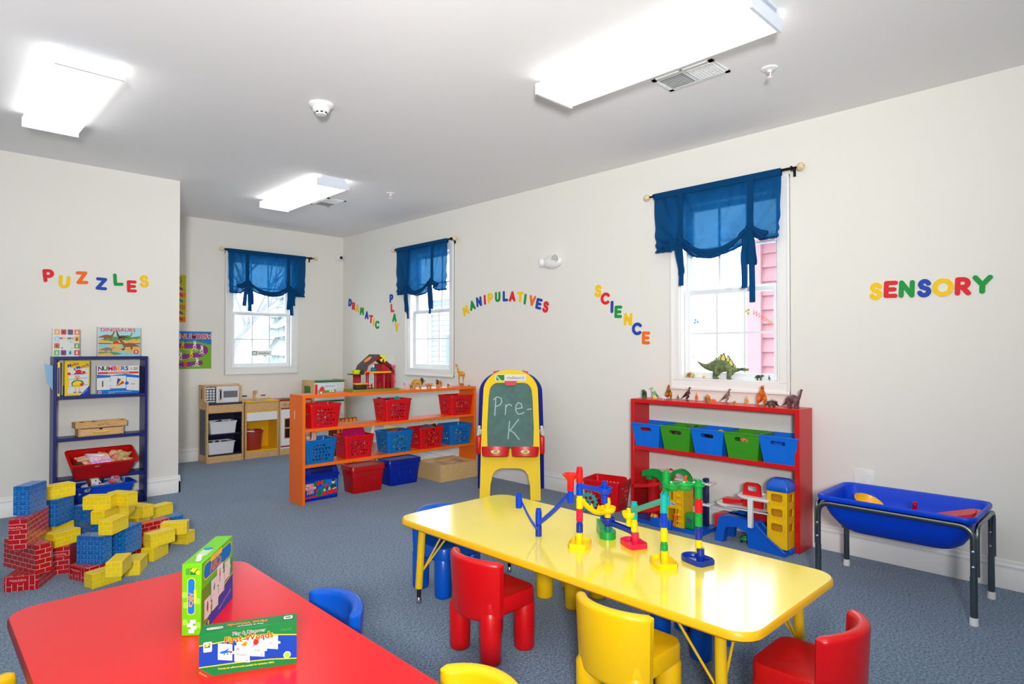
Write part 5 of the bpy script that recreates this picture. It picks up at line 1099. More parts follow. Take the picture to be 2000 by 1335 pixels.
# gambrel front frame and roof
gam = [(-.115, .17), (-.095, .225), (.02, .315), (.125, .235), (.165, .17)]
q = B(); q.prism(gam + [(.165, .19), (.06, .19), (.09, .225), (.02, .285), (-.075, .225), (-.085, .19), (-.1, .17)][::1], .070, .078, barn_red, Gf); q.bb((.06, -.075, .176), (.155, .07, .24), barn_red, .002, 1); q.build('gable', e)
q = B(); prof = [(-.125, .165), (-.10, .23), (.02, .326), (.13, .24), (.178, .175)]; pin = [(x * .985, z - .012) for x, z in prof]
q.loft([[(x, -.092, z) for x, z in prof] + [(x, -.092, z) for x, z in reversed(pin)], [(x, .085, z) for x, z in prof] + [(x, .085, z) for x, z in reversed(pin)]], barn_roof, smooth=False)
q.bb((-.215, -.08, .148), (-.118, .05, .156), barn_roof, .002, 1); q.box((.10, .0, .292), (.012, .012, .02), BLACK, .002, 1); q.build('roof', e)
q = B(); nv = Vector((-.096, 0, .12)).normalized(); q.T = Matrix.Translation((-.045, -.01, .2795)) @ nv.to_track_quat('Z', 'Y').to_matrix().to_4x4(); q.lathe([(.001, 0), (.042, 0), (.040, .004), (.001, .005)], M('barn_peach', (255, 150, 60), .5), 24, sx=.85); q.build('sun_disc', e)
q = B(); q.T = frame((.058, -.098, .292), (1, 0, 0))
for k in range(4): a = PI / 4 + k * PI / 2; q.prism([(math.cos(a + d) * r, math.sin(a + d) * r) for d, r in ((-.5, .008), (-.45, .04), (.35, .04), (.2, .008))], 0, .004, barn_lime)
q.cyl((0, 0, -.006), (0, 0, .008), .008, barn_lime); q.build('windmill', e)
q = B(); q.loft([[(p[0], p[1], .156) for p in rr(.045, .05, .008, 3, -.165, -.02)], [(p[0], p[1], .190) for p in rr(.062, .064, .010, 3, -.165, -.02)]], barn_lime, smooth=False); q.build('hay_box', e)
q = B(); q.bb((-.16, .03, .02), (-.1, .044, .15), barn_red, .003, 1); q.bb((-.165, -.03, .02), (-.152, .04, .15), barn_red, .003, 1); q.bb((-.165, -.07, .02), (-.152, -.06, .15), barn_red, .003, 1); q.bb((-.165, -.07, .125), (-.152, .04, .15), barn_red, .003, 1); q.build('side_stall', e)
q = B(); q.bb((-.20, -.095, .022), (-.095, -.03, .066), barn_dk, .008, 2); wg = q.build('trough', e)
q = B(); q.bb((-.207, -.10, .064), (-.09, -.025, .078), barn_ora, .005, 2); q.build('trough_lid', wg)
q = B()
for y in (.032, .052): q.bb((-.078, -.078, y - .003), (-.04, -.07, y + .006), barn_red); q.bb((.015, -.06, y - .003), (.05, -.052, y + .006), barn_red)
for x in (-.04, .05): q.bb((x - .005, -.078 if x < 0 else -.06, .02), (x + .005, -.07 if x < 0 else -.052, .07), barn_red)
q.build('fence', e)
q = B(); q.ell((.0, -.03, .19), (.028, .022, .022), M('barn_teal_hen', (10, 120, 150), .4), 16, 10); q.ell((-.002, -.03, .222), (.011, .010, .017), WHITE, 12, 8); q.ell((-.004, -.032, .240), (.006, .004, .006), barn_red, 8, 6); q.build('toy_hen', e)
pinkc = M('pink_candy_plastic', (238, 44, 116), .35); clearp = M('clear_plastic_tube', (250, 240, 246), .08, alpha=.12)
e = thing('pink_tube', 'clear dome-topped tube with a pink spiral behind the toy barn', 'toy tube', (3.222, 4.945, OZ1))
q = B(); q.cyl((0, 0, .004), (0, 0, .225), .052, pinkc, n=24)
for k in range(60):
    pass
q.tube([(.0535 * math.cos(t), .0535 * math.sin(t), .01 + .21 * t / (2 * PI * 3)) for t in [2 * PI * 3 * i / 72 for i in range(73)]], .006, M('pink_spiral', (214, 10, 90), .3), 8); q.build('spiral_core', e)
q = B(); q.lathe([(.058, .0), (.058, .27), (.052, .295), (.036, .312), (.001, .318)], clearp, 28); q.build('shell', e)
# ------------------------------------------------------------------ play kitchen along the far wall
beech = wood('beech_cabinet', (222, 182, 128), (206, 162, 106), (3, 3, 14), .45); kn = M('kitchen_navy', (18, 26, 60), .4); kw = M('kitchen_white_laminate', (236, 238, 240), .35); ky = M('kitchen_yellow', (246, 186, 16), .35); kr = M('kitchen_red', (150, 16, 34), .35); kd = M('dark_panel', (50, 50, 62), .4); kg = M('kitchen_green', (20, 120, 44), .4); kglass = M('oven_window_dark', (46, 20, 24), .15)
KY = 7.215
def unit_box(name, label, x, w, d, top, kick, low, mid, op_top, inner, front_h):
    e = thing(name, label, 'play kitchen', (x, KY, 0), 0, 'play kitchen units')
    for sx in (0, w - .018):
        q = B(); q.bb((sx, 0, 0), (sx + .018, d, top - .016), beech, .003, 1); q.build('side_panel', e)
    q = B(); q.bb((.018, .006, 0), (w - .018, .022, kick), beech, .001, 1); q.build('kick_panel', e)
    q = B(); q.bb((.018, .002, kick), (w - .018, d - .01, kick + .016), inner, .001, 1); q.build('shelf', e)
    q = B(); q.bb((.018, d - .012, kick), (w - .018, d, top - .02), inner); q.build('back_panel', e)
    return e
# microwave cabinet
MWX, MWW = 2.362, .400
e = unit_box('microwave_cabinet', 'play microwave cabinet with white bins and keypad at the left of the kitchen', MWX, MWW, .27, .655, .075, 0, 0, 0, kn, 0)
q = B(); q.bb((.018, .004, .30), (MWW - .018, .255, .316), kn, .001, 1); q.build('shelf', e)
q = B(); q.bb((.018, .006, .548), (MWW - .018, .022, .640), beech, .001, 1); q.bb((.018, .02, .535), (MWW - .018, .25, .548), kn); q.build('front_rail', e)
q = B(); q.bb((MWW - .0195, .024, .09), (MWW - .0178, .258, .54), kn); q.bb((.0178, .024, .09), (.0195, .258, .54), kn); q.build('navy_liner', e)
q = B(); q.bb((.018, -.004, .640), (MWW - .018, .27, .656), kn, .003, 1); q.build('counter', e)
for sx in (0, MWW - .018):
    q = B(); q.prism([(.0, .639), (.27, .639), (.27, .856), (.10, .856), (.085, .845), (.085, .70), (.06, .672), (.0, .668)], sx - .0005, sx + .0185, beech, Matrix(((0, 0, 1, 0), (1, 0, 0, 0), (0, 1, 0, 0), (0, 0, 0, 1)))); q.build('hutch_side', e)
q = B(); q.bb((-.001, .045, .085), (.0, .225, .585), kd); q.bb((-.001, .15, .70), (.0, .185, .81), kd); q.build('side_inset', e)
q = B(); q.bb((.018, .11, .836), (MWW - .018, .27, .852), beech, .003, 1); q.build('hutch_top', e)
q = B(); q.bb((.018, .112, .656), (MWW - .018, .268, .836), kw); mb = q.build('microwave_body', e)
F = frame((.018, .1115, .656), (1, 0, 0)); q = B(); q.prism([(0, 0), (.115, 0), (.115, .18), (0, .18)], 0, .002, M('keypad_navy', (28, 40, 70), .4), F); q.rect(.01, .155, .105, .172, kw, F, .0026); q.rect(.01, .008, .105, .022, kw, F, .0026); q.text('12:00', .015, .057, .163, ink, F, .003); q.text('START', .012, .057, .015, ink, F, .003)
for i in range(3):
    for j in range(4): q.rect(.012 + i * .033, .032 + j * .030, .036 + i * .033, .055 + j * .030, kw, F, .0026); q.text('123456789*0#'[(3 - j) * 3 + i], .016, .024 + i * .033, .0435 + j * .030, ink, F, .003)
q.build('keypad', mb)
q = B(); q.prism([(.117, 0), (.364, 0), (.364, .18), (.117, .18)], .001, .010, kw, F); q.flat(rr(.155, .075, .004, 3, .27, .09), M('microwave_window_grey', (120, 122, 134), .2), F, .0106); dr = q.build('door', mb)
q = B(); q.T = F; q.bb((.142, .028, .010), (.172, .046, .024), beech, .002, 1); q.bb((.142, .134, .010), (.172, .152, .024), beech, .002, 1); q.bb((.150, .044, .016), (.166, .136, .028), kn, .003, 1); q.build('handle', dr)
whiteb = M('white_bin_plastic', (222, 224, 228), .4)
for z, dx, lab in ((.316, .185, 'white plastic bin on the upper shelf of the microwave cabinet'), (.0915, .165, 'white plastic bin on the lower shelf of the microwave cabinet')):
    e = thing('plastic_bin', lab, 'bin', (MWX + dx, KY + .115, z), 0, 'white bins in the play kitchen'); q = B(); w, d, h = .295, .2, .135; rings = []
    for k, zz, ins in ((.9, 0, 0), (.985, h - .012, 0), (1.03, h - .010, 0), (1.03, h, 0), (.97, h, 0), (.88, .006, 0)): rings.append([(p[0], p[1], zz) for p in rr(w * k, d * k, .018, 4)])
    q.loft(rings, whiteb); q.build('body', e)
    q = B(); rnd = random.Random(int(z * 100))
    for k in range(16): q.ell((rnd.uniform(-.11, .11), rnd.uniform(-.06, .06), h - .03 + rnd.uniform(0, .018)), (.024, .02, .018), M('dark_toy_food', (40, 36, 40), .5), 8, 6)
    o = q.build('toy_food', loc=(MWX + dx, KY + .115, z)); o['kind'] = 'stuff'; tag(o, 'dark play food filling the %s white bin' % ('upper' if z > .2 else 'lower'), 'toys')
# sink cabinet
SX, SW = 2.778, .392
e = unit_box('sink_cabinet', 'play sink cabinet with yellow trim and a wooden tap, middle of the play kitchen', SX, SW, .27, .655, .075, 0, 0, 0, ky, 0)
q = B(); q.bb((.018, .006, .545), (SW - .018, .022, .640), beech, .001, 1); q.build('front_rail', e)
q = B(); q.bb((.018, .002, .528), (SW - .018, .25, .544), ky, .001, 1); q.build('yellow_rail', e)
q = B(); q.bb((SW - .0195, .024, .09), (SW - .0178, .258, .53), ky); q.build('yellow_liner', e)
q = B(); q.bb((.018, .006, .430), (SW - .018, .020, .528), kw, .001, 1); q.build('white_panel', e)
q = B(); q.holed([(0, 0), (SW, 0), (SW, .276), (0, .276)], [hole_ring(.195, .13, .105, 28)], .016, ky, Matrix.Translation((0, -.006, .651))); q.bb((-.001, .21, .659), (SW + .001, .27, .668), beech, .002, 1); q.build('counter', e)
q = B(); q.lathe([(.112, .661), (.104, .662), (.095, .64), (.07, .615), (.001, .612)], M('steel_basin', (205, 205, 210), .2, metal=.9), 28, (.195, .124, 0)); q.build('basin', e)
q = B(); q.bb((.18, .225, .668), (.21, .25, .74), beech, .003, 1); q.box((.195, .215, .748), (.03, .075, .034), beech, .004, 2, Matrix.Rotation(-.2, 3, 'X')); q.build('tap', e)
for x, m in ((.08, M('tap_knob_navy', (16, 30, 90), .4)), (.30, kr)):
    q = B(); q.cyl((x, .235, .668), (x, .235, .70), .007, kw); q.bb((x - .026, .222, .698), (x + .026, .248, .712), m, .004, 2); q.build('tap_knob', e)
terr = M('terracotta_plastic', (166, 50, 34), .4); e = thing('bucket', 'terracotta plastic bucket in the sink cabinet of the play kitchen', 'bucket', (SX + .125, KY + .13, .091))
q = B(); q.lathe([(.001, 0), (.096, 0), (.100, .006), (.115, .20), (.124, .203), (.125, .222), (.117, .224), (.112, .205), (.094, .01), (.001, .008)], terr, 32); q.build('body', e)
q = B(); q.tube(smooth_path([(-.118, -.02, .212), (-.09, -.10, .222), (-.02, -.128, .217)], 5), .006, WHITE, 8); q.tube([(.10, -.06, .205), (.10, -.066, .24)], .006, WHITE, 8); q.build('handle', e)
# stove
TX, TW = 3.178, .392
e = unit_box('play_stove', 'play stove with red trim and dark oven window beside the orange shelf', TX, TW, .27, .655, .075, 0, 0, 0, kw, 0)
q = B(); q.bb((0, -.006, .640), (TW, .27, .656), kr, .003, 1); q.bb((.06, .04, .656), (.16, .14, .659), BLACK); q.bb((.22, .04, .656), (.32, .14, .659), BLACK); q.build('cooktop', e)
q = B(); q.bb((.018, .004, .555), (TW - .018, .020, .640), beech, .001, 1); q.bb((.018, .002, .541), (TW - .018, .022, .555), kr, .001, 1); q.build('control_panel', e)
for x in (.06, .115, .25, .31):
    q = B(); q.cyl((x, .004, .597), (x, -.014, .597), .018, beech, n=18); q.bb((x - .003, -.018, .585), (x + .003, -.014, .609), BLACK); q.build('stove_knob', e)
q = B(); q.bb((.018, .006, .092), (TW - .018, .018, .541), kw, .001, 1); q.bb((.018, .003, .091), (TW - .018, .010, .108), kr); q.bb((.06, .002, .19), (.32, .010, .435), beech, .002, 1); q.bb((.068, .000, .20), (.312, .009, .31), kglass); q.bb((.068, .000, .325), (.312, .009, .425), kglass); q.bb((.10, -.010, .415), (.28, .0, .432), kr, .002, 1); q.build('oven_door', e)
# fridge hutch with green trim
HX, HW = 3.578, .445
e = thing('play_fridge', 'play refrigerator with green trim in the far corner behind the orange shelf', 'play kitchen', (HX, 7.175, 0), 0, 'play kitchen units')
for sx in (0, HW - .02):
    q = B(); q.holed([(0, 0), (.30, 0), (.30, .872), (0, .872)], [[(.06, .10), (.06, .80), (.23, .80), (.23, .10)]] if sx == 0 else [], .02, beech, frame((sx + .01, .30, 0), (0, -1, 0))); q.build('side_panel', e)
q = B(); q.bb((.004, .05, .09), (.012, .25, .81), kg); q.build('green_inset', e)
q = B(); q.bb((.02, .004, .845), (HW - .02, .29, .861), kg, .002, 1); q.bb((.02, .002, .60), (HW - .02, .012, .618), kg, .001, 1); q.bb((.02, .27, .0), (HW - .02, .29, .86), kw); q.build('green_trim', e)
for z0, z1 in ((.62, .843), (.08, .598)):
    q = B(); q.bb((.022, .0, z0), (HW - .022, .014, z1), kw, .002, 1); d_ = q.build('door', e)
    q = B(); zz = (z0 + .09) if z0 > .5 else (z1 - .02); q.bb((.05, -.02, zz - .05), (.07, 0, zz - .03), beech); q.bb((.05, -.02, zz + .03), (.07, 0, zz + .05), beech) if z0 > .5 else None; q.bb((.045, -.028, zz - .05), (.075, -.018, zz + (.05 if z0 > .5 else -.02)), beech, .002, 1); q.build('handle', d_)
# things on the floor behind the orange shelf
stripe1 = M('rust_slat', (150, 60, 16), .6); stripe2 = M('amber_slat', (240, 140, 30), .6)
e = thing('slatted_crate', 'small slatted orange and brown toy crate seen behind the orange shelf', 'crate', (3.49, 6.30, 0)); 
q = B(); q.bb((-.12, -.09, 0), (.12, .09, .40), M('rust_box', (110, 44, 14), .6), .003, 1); q.build('body', e)
q = B()
for k in range(5): q.bb((-.112 + k * .048, -.10, .0), (-.082 + k * .048, -.09, .49 - .0), stripe2)
q.bb((-.122, -.098, .47), (.122, -.07, .50), stripe1); q.bb((-.122, -.098, .28), (.122, -.088, .30), stripe1); q.bb((-.122, -.098, .06), (.122, -.088, .08), stripe1); q.build('slats', e)
e = thing('doll_cradle', 'white and coral toy doll cradle standing behind the orange shelf', 'doll furniture', (3.62, 5.72, 0), .2); wht = M('toy_white_panel', (238, 238, 236), .45); coral = M('toy_coral', (236, 150, 140), .5)
for sx in (-1, 1):
    for sy in (-1, 1):
        q = B(); q.bb((sx * .2 - .015, sy * .12 - .015, 0), (sx * .2 + .015, sy * .12 + .015, .30), coral, .004, 1); q.build('leg', e)
q = B(); q.bb((-.22, -.14, .0801), (.22, .14, .10), wht, .003, 1); q.bb((-.22, -.14, .30), (.22, .14, .32), wht, .003, 1); q.build('shelf', e)
q = B(); q.prism([(-.24, .32), (-.02, .32), (-.05, .42), (-.03, .60), (-.09, .64), (-.16, .50)], -.015, .015, wht, frame((-.02, -.10, 0), (1, 0, 0))); q.bb((-.05, -.10, .32), (.21, -.085, .40), wht, .003, 1); q.bb((-.02, -.11, .40), (.24, .12, .415), ky, .003, 1); q.build('cradle_end', e)

# ------------------------------------------------------------------ easel
ey = M('easel_yellow', (250, 210, 0), .5, spec=.25); eb = M('easel_blue', (6, 30, 140), .35); ered = M('easel_red', (214, 16, 30), .35); chalk_b = M('chalkboard_green', (74, 112, 104), .7, noise=((84, 120, 112), 14, 4)); chalk = M('chalk_white', (176, 196, 188), .9)
EX, EY = 3.612, 3.735; e = thing('easel', 'yellow and blue plastic easel with a green chalkboard reading Pre-K', 'easel', (EX, EY, 0), math.radians(-45))
def panel(m, w, H, lean, y0, holes, name, th=.03, foot=.06, seg=True):
    """front sheet outline with rounded head and an arched bottom, leaning back"""
    ht = H / math.cos(lean); F = Matrix.Translation((0, y0, 0)) @ Matrix.Rotation(PI / 2 - lean, 4, 'X') if lean >= 0 else Matrix.Translation((0, y0, 0)) @ Matrix.Rotation(PI / 2 - lean, 4, 'X')
    hw = w / 2; tw = hw * .93; R = .21
    right = [(hw, .0), (hw - .004, ht * .25), (hw * .97, ht * .5), (tw, ht - R * 1.0)] + [(tw - R + R * math.cos(math.radians(a)), ht - R * .9 + R * .9 * math.sin(math.radians(a))) for a in range(10, 91, 10)]
    left = [(-x, y) for x, y in reversed(right)]
    lw = .085; leg_r = hw - lw; ah = .262
    arch = [(-hw + lw, 0), (-hw + lw + .005, ah * .5)] + [(-(leg_r - .015 - .09) - .09 * math.cos(math.radians(a)), ah - .09 + .09 * math.sin(math.radians(a))) for a in range(0, 91, 15)] + [((leg_r - .015 - .09) + .09 * math.sin(math.radians(a)), ah - .09 + .09 * math.cos(math.radians(a))) for a in range(0, 91, 15)] + [(hw - lw - .005, ah * .5), (hw - lw, 0)]
    q = B(); q.holed(right + left + arch, holes, th, m, F @ Matrix.Translation((0, 0, -th / 2)))
    o = q.build(name, e); bv = o.modifiers.new('soft', 'BEVEL'); bv.width = .009; bv.segments = 3; bv.limit_method = 'ANGLE'; bv.angle_limit = math.radians(50)
    return F, ht, o
lean = math.radians(13); H = 1.075
chp = [(.195, .45), (.20, .60), (.190, .86)] + [(.185 - .07 + .07 * math.cos(math.radians(a)), .90 + .09 * math.sin(math.radians(a))) for a in range(0, 91, 15)]
bhole = chp + [(-x, y) for x, y in reversed(chp)] + [(-.20, .44)] + [(-.17, .425), (.17, .425)]
F, ht, po = panel(ey, .51, H, lean, 0, [list(reversed(bhole))], 'front_panel')
q = B(); q.T = F; q.prism([(x * 1.03, (y - .66) * 1.03 + .66) for x, y in bhole], -.022, -.012, chalk_b); cb = q.build('chalkboard', e)
q = B(); q.T = F
def chalk_line(pts, r=.0062): q.tube([(x, y, -.0115) for x, y in pts], r, chalk, 6, sq=(1, .16)) if False else [q.box(((a[0] + c[0]) / 2, (a[1] + c[1]) / 2, -.0117), (math.hypot(c[0] - a[0], c[1] - a[1]) + .006, .0095, .0008), chalk, rot=Matrix.Rotation(math.atan2(c[1] - a[1], c[0] - a[0]), 3, 'Z')) for a, c in zip(pts[:-1], pts[1:])]
chalk_line([(-.135, .71), (-.128, .86)]); chalk_line([(-.148, .845), (-.12, .87), (-.085, .86), (-.075, .83), (-.09, .80), (-.128, .785)])
chalk_line([(-.045, .715), (-.04, .80)]); chalk_line([(-.04, .78), (-.02, .805), (.0, .80), (.008, .79)])
chalk_line([(.045, .765), (.10, .775), (.092, .81), (.065, .82), (.045, .79), (.045, .75), (.065, .72), (.10, .725), (.115, .735)])
chalk_line([(.145, .76), (.178, .765)])
chalk_line([(-.02, .51), (-.008, .66)]); chalk_line([(.07, .675), (-.008, .575)]); chalk_line([(-.008, .585), (.03, .56), (.075, .505)])
q.build('chalk_writing', cb)
q = B(); q.T = F; q.T = F @ Matrix.Translation((0, .022, 0)); q.bb((-.135, .985, .0005), (.135, 1.042, .0022), bxw); I4 = Matrix.Identity(4); q.rect(-.125, .990, -.055, 1.037, bxd, I4, .0026); q.flat([(-.125, 1.02), (-.10, .99), (-.08, .99), (-.12, 1.037), (-.125, 1.037)], bxpale, I4, .003); q.text('chalkboard', .034, .040, 1.012, ink, I4, .0026); q.build('word_label', e)
q = B(); q.T = F; q.prism([(-.055, 1.006), (.055, 1.006), (.04, .965), (-.04, .965)], -.004, .012, ered); q.build('clip', e)
for sx in (-1, 1):                               # chalk trays
    q = B(); q.T = F @ Matrix.Translation((sx * .125, .405, 0)); tr = []
    for k, y, z0 in ((.80, -.052, 0), (.97, -.045, 0), (1, -.02, 0), (1.03, .032, 0)): tr.append([(x * k, y, .0 + max(0, zz) * k) for x, zz in ([(-.105, 0), (-.115, .02), (-.105, .07), (-.08, .085), (.08, .085), (.105, .07), (.115, .02), (.105, 0)])])
    tr.append([(x * .93, .032, zz * .9 + .004) for x, zz in ([(-.105, 0), (-.115, .02), (-.105, .07), (-.08, .085), (.08, .085), (.105, .07), (.115, .02), (.105, 0)])]); tr.append([(x * .85, -.03, zz * .85 + .004) for x, zz in ([(-.105, 0), (-.115, .02), (-.105, .07), (-.08, .085), (.08, .085), (.105, .07), (.115, .02), (.105, 0)])])
    q.loft(tr, ered); t_ = q.build('tray', e)
    q = B(); q.T = F @ Matrix.Translation((sx * .125, .395, .0855)) @ Matrix.Rotation(-.06, 4, 'X'); q.disc(0, 0, .037, bxgold, I4, .001, 20, .016); q.disc(.002, -.001, .022, bxd, I4, .0016, 14, .008); q.flat([(-.03, .004), (-.01, .012), (-.004, .004), (-.018, -.002)], bxw, I4, .002); q.text('Crayola', .013, .004, .0, bxgold, I4, .002); q.build('emblem', t_)
q0 = B()
def rear():
    Fb, hb, o = panel(eb, .60, H - .02, -math.radians(10.4), .452, [list(reversed([(x * .95, y) for x, y in bhole]))], 'back_panel')
    q = B(); q.T = Fb; q.prism([(x * .99, (y - .66) * 1.03 + .66) for x, y in bhole], -.022, -.012, WHITE); q.build('whiteboard', e)
rear()
for sx in (-1, 1):
    q = B(); q.tube(smooth_path([(sx * .265, .12, .60), (sx * .285, .20, .47), (sx * .262, .29, .55)], 5), .012, WHITE, 10); q.build('spreader_strap', e)
    q = B(); q.bb((sx * .27 - .022, .11, .36), (sx * .27 + .022, .19, .52), ered, .016, 3); q.build('side_clip', e)
    q = B(); q.tube([(sx * .10, .262, H - .016), (sx * .15, .262, H - .026)], .013, ered, 10); q.build('top_hinge', e)

# ------------------------------------------------------------------ red shelf with bins
rsh = M('red_painted_wood', (212, 14, 22), .34, bump=(60, .06)); RX, RY0, RY1, RZ = 3.942, 1.517, 2.762, .885
e = thing('shelf_unit', 'red two-tier shelf under the window holding five bins and toy dinosaurs', 'shelf', (RX, RY0, 0)); D_ = 4.148 - RX
for y0, y1 in ((0, .03), (RY1 - RY0 - .03, RY1 - RY0)):
    q = B(); q.bb((0, y0, 0), (D_, y1, RZ - .0005), rsh, .002, 1); q.build('side_panel', e)
q = B(); q.bb((-.001, .0305, RZ - .030), (D_, RY1 - RY0 - .0305, RZ), rsh, .002, 1); q.build('top', e)
q = B(); q.bb((.002, .03, .505), (D_, RY1 - RY0 - .03, .535), rsh, .002, 1); q.build('shelf', e)
q = B(); q.bb((.17, .035, .80), (.20, .075, .853), STEEL, .002, 1); q.build('bracket', e)
bblue = M('bin_bright_blue', (0, 112, 226), .38); bgreen = M('bin_grass_green', (58, 152, 26), .38)
def handle_bin(label, m, y):
    e = thing('storage_bin', label, 'storage bin', (RX + .102, y, .535), -PI / 2, 'bins on the red shelf')     # local x right, -y front
    w, d, h = .122, .112, .172; kb = .80; t = .0035; q = B()
    def side(p0, p1, rgt, W0, W1, hole):
        tilt = Vector(p1) - Vector(p0); L = tilt.length; F = frame(p0, rgt, tilt); holes = []
        if hole: holes.append(list(reversed(rr(.095, .027, .012, 4, 0, L - .042))))
        q.holed([(-W0 / 2, 0), (W0 / 2, 0), (W1 / 2, L), (-W1 / 2, L)], holes, t, m, F)
        if hole:
            for k in range(6): q.box(F @ Vector((0, .022 + k * .0155, 0)), (.085 - k * .0, .005, .005), m, .002, 1, F.to_3x3().normalized() @ Matrix.Rotation(PI / 2 * 0, 3, 'X'))
    side((0, -d * kb, 0), (0, -d, h), (1, 0, 0), 2 * w * kb, 2 * w, True); side((0, d * kb, 0), (0, d, h), (-1, 0, 0), 2 * w * kb, 2 * w, True)
    side((-w * kb, 0, 0), (-w, 0, h), (0, -1, 0), 2 * d * kb, 2 * d, False); side((w * kb, 0, 0), (w, 0, h), (0, 1, 0), 2 * d * kb, 2 * d, False)
    q.bb((-w * kb, -d * kb, 0), (w * kb, d * kb, .004), m); q.build('body', e)
    q = B(); o = rr(2 * w + .012, 2 * d + .012, .012, 3); i = rr(2 * w - .004, 2 * d - .004, .008, 3)
    q.loft([[(x, y, h - .008) for x, y in o], [(x, y, h + .002) for x, y in o], [(x, y, h + .002) for x, y in i], [(x, y, h - .008) for x, y in i]], m, False, False, closed=True); q.build('rim', e); return e
NAMES = ['leftmost', 'second from left', 'middle', 'fourth from left', 'rightmost']
for k, y in enumerate((2.625, 2.378, 2.132, 1.886, 1.648)):
    c, m = (('blue', bblue), ('green', bgreen))[k % 2]; handle_bin('%s storage bin, %s of the five bins on the red shelf' % (c, NAMES[k]), m, y)
for y, lab, cols in ((2.378, 'toy animals seen through the handle of the left green bin', ((40, 40, 44), (230, 230, 226), (200, 60, 40), (120, 90, 70))), (2.132, 'black and yellow toys in the middle blue bin', ((20, 20, 24), (246, 206, 30), (20, 20, 24), (30, 30, 34)))):
    q = B(); rnd = random.Random(int(y * 100)); mm = [M('bin_toy_%d_%d' % (int(y * 100), k), c, .5) for k, c in enumerate(cols)]
    for k in range(26): q.ell((rnd.uniform(-.075, .075), rnd.uniform(-.08, .08), rnd.uniform(.03, .145)), (.03, .02, .018), rnd.choice(mm), 10, 7, Euler((rnd.random() * 3, rnd.random() * 3, 0)).to_matrix())
    o = q.build('toy_animals', loc=(RX + .102, y, .535), rz=-PI / 2); o['kind'] = 'stuff'; tag(o, lab, 'toys')
balm = M('peach_ball', (236, 160, 96), .45); bal2 = M('brown_ball', (130, 70, 30), .5)
for y, dx, dz, r, m, lab in ((1.845, -.06, .10, .05, balm, 'peach toy ball at the front of the right green bin'), (1.93, .05, .115, .045, balm, 'peach toy ball at the back of the right green bin'), (1.862, .045, .118, .05, bal2, 'brown toy ball in the right green bin')):
    q = B(); q.ell((0, 0, 0), (r * .85, r * .85, r * .85), m, 20, 12); o = q.build('toy_ball', loc=(RX + .102 + dx * .9, y, .535 + dz)); tag(o, lab, 'ball', 'balls in the green bin')

# ------------------------------------------------------------------ toy animals
def fig(name, label, cat, loc, rz, s, m, build, group, vox=.03):
    """figurine about s tall; build(q, m) draws it at unit height facing +x"""
    q = B(); q.T = Matrix.Scale(s, 4); build(q, m)
    key = None
    o = q.build(name, loc=loc, rz=math.radians(rz)); tag(o, label, cat, group)
    r = o.modifiers.new('fuse', 'REMESH'); r.mode = 'VOXEL'; r.voxel_size = max(s * vox, .0007); r.use_smooth_shade = True
    sm = o.modifiers.new('relax', 'SMOOTH'); sm.factor = .4; sm.iterations = 2
    return o
def legs4(q, m, xf, xb, w, h, r):
    for x in (xf, xb):
        for s in (-1, 1):
            k = .05 if x == xb else .0
            q.tube([(x, s * w, h), (x + k * .3, s * w * 1.05, h * .5), (x - k * .4, s * w * 1.05, h * .2), (x, s * w * 1.05, .02)], [r * 1.3, r, r * .75, r * .8], m, 8); q.ell((x + r * .4, s * w * 1.05, .025), (r * 1.2, r * .9, .03), m, 8, 6)
def trex(q, m):
    q.tube(smooth_path([(-.62, 0, .10), (-.40, 0, .20), (-.16, 0, .36), (.0, 0, .52), (.10, 0, .68), (.15, 0, .82), (.22, 0, .90)], 3), [.02, .035, .05, .065, .085, .11, .14, .16, .165, .16, .15, .135, .115, .10, .085, .08, .08, .08, .08], m, 12)
    q.ell((.25, 0, .92), (.10, .075, .075), m, 12, 8); q.ell((.36, 0, .90), (.09, .055, .045), m, 12, 8); q.ell((.33, 0, .855), (.08, .045, .025), m, 10, 6)
    for s in (-1, 1):
        q.tube([(-.03, s * .10, .46), (.07, s * .15, .30), (-.03, s * .15, .14), (.0, s * .15, .03)], [.12, .085, .045, .04], m, 10); q.ell((.06, s * .15, .025), (.10, .05, .028), m, 10, 6); q.tube([(.12, s * .11, .64), (.20, s * .13, .55), (.26, s * .11, .58)], [.035, .025, .018], m, 8)
def raptor(q, m):
    q.tube(smooth_path([(-.50, 0, .12), (-.30, 0, .28), (-.10, 0, .46), (.06, 0, .62), (.12, 0, .76), (.13, 0, .88)], 3), [.015, .025, .035, .05, .065, .085, .105, .12, .115, .10, .08, .065, .055, .05, .05, .05], m, 12)
    q.ell((.16, 0, .93), (.075, .05, .06), m, 12, 8); q.ell((.24, 0, .915), (.05, .032, .03), m, 10, 6)
    for s in (-1, 1):
        q.tube([(-.03, s * .07, .48), (.06, s * .10, .32), (-.05, s * .10, .16), (.0, s * .10, .03)], [.085, .06, .035, .03], m, 10); q.ell((.05, s * .10, .02), (.09, .04, .022), m, 10, 6); q.tube([(.10, s * .08, .62), (.20, s * .10, .50), (.22, s * .10, .42)], [.03, .022, .018], m, 8)
def sauropod(q, m):
    q.tube(smooth_path([(-.62, 0, .08), (-.45, 0, .20), (-.25, 0, .42), (0, 0, .48), (.2, 0, .46), (.33, 0, .62), (.40, 0, .80), (.42, 0, .93)], 3), [.02, .03, .045, .06, .085, .12, .17, .20, .215, .215, .205, .185, .15, .115, .095, .08, .07, .062, .058, .055, .052, .05], m, 12)
    q.ell((.44, 0, .95), (.07, .05, .05), m, 12, 8); q.ell((.50, 0, .935), (.05, .035, .03), m, 10, 6); legs4(q, m, .17, -.20, .12, .38, .075)
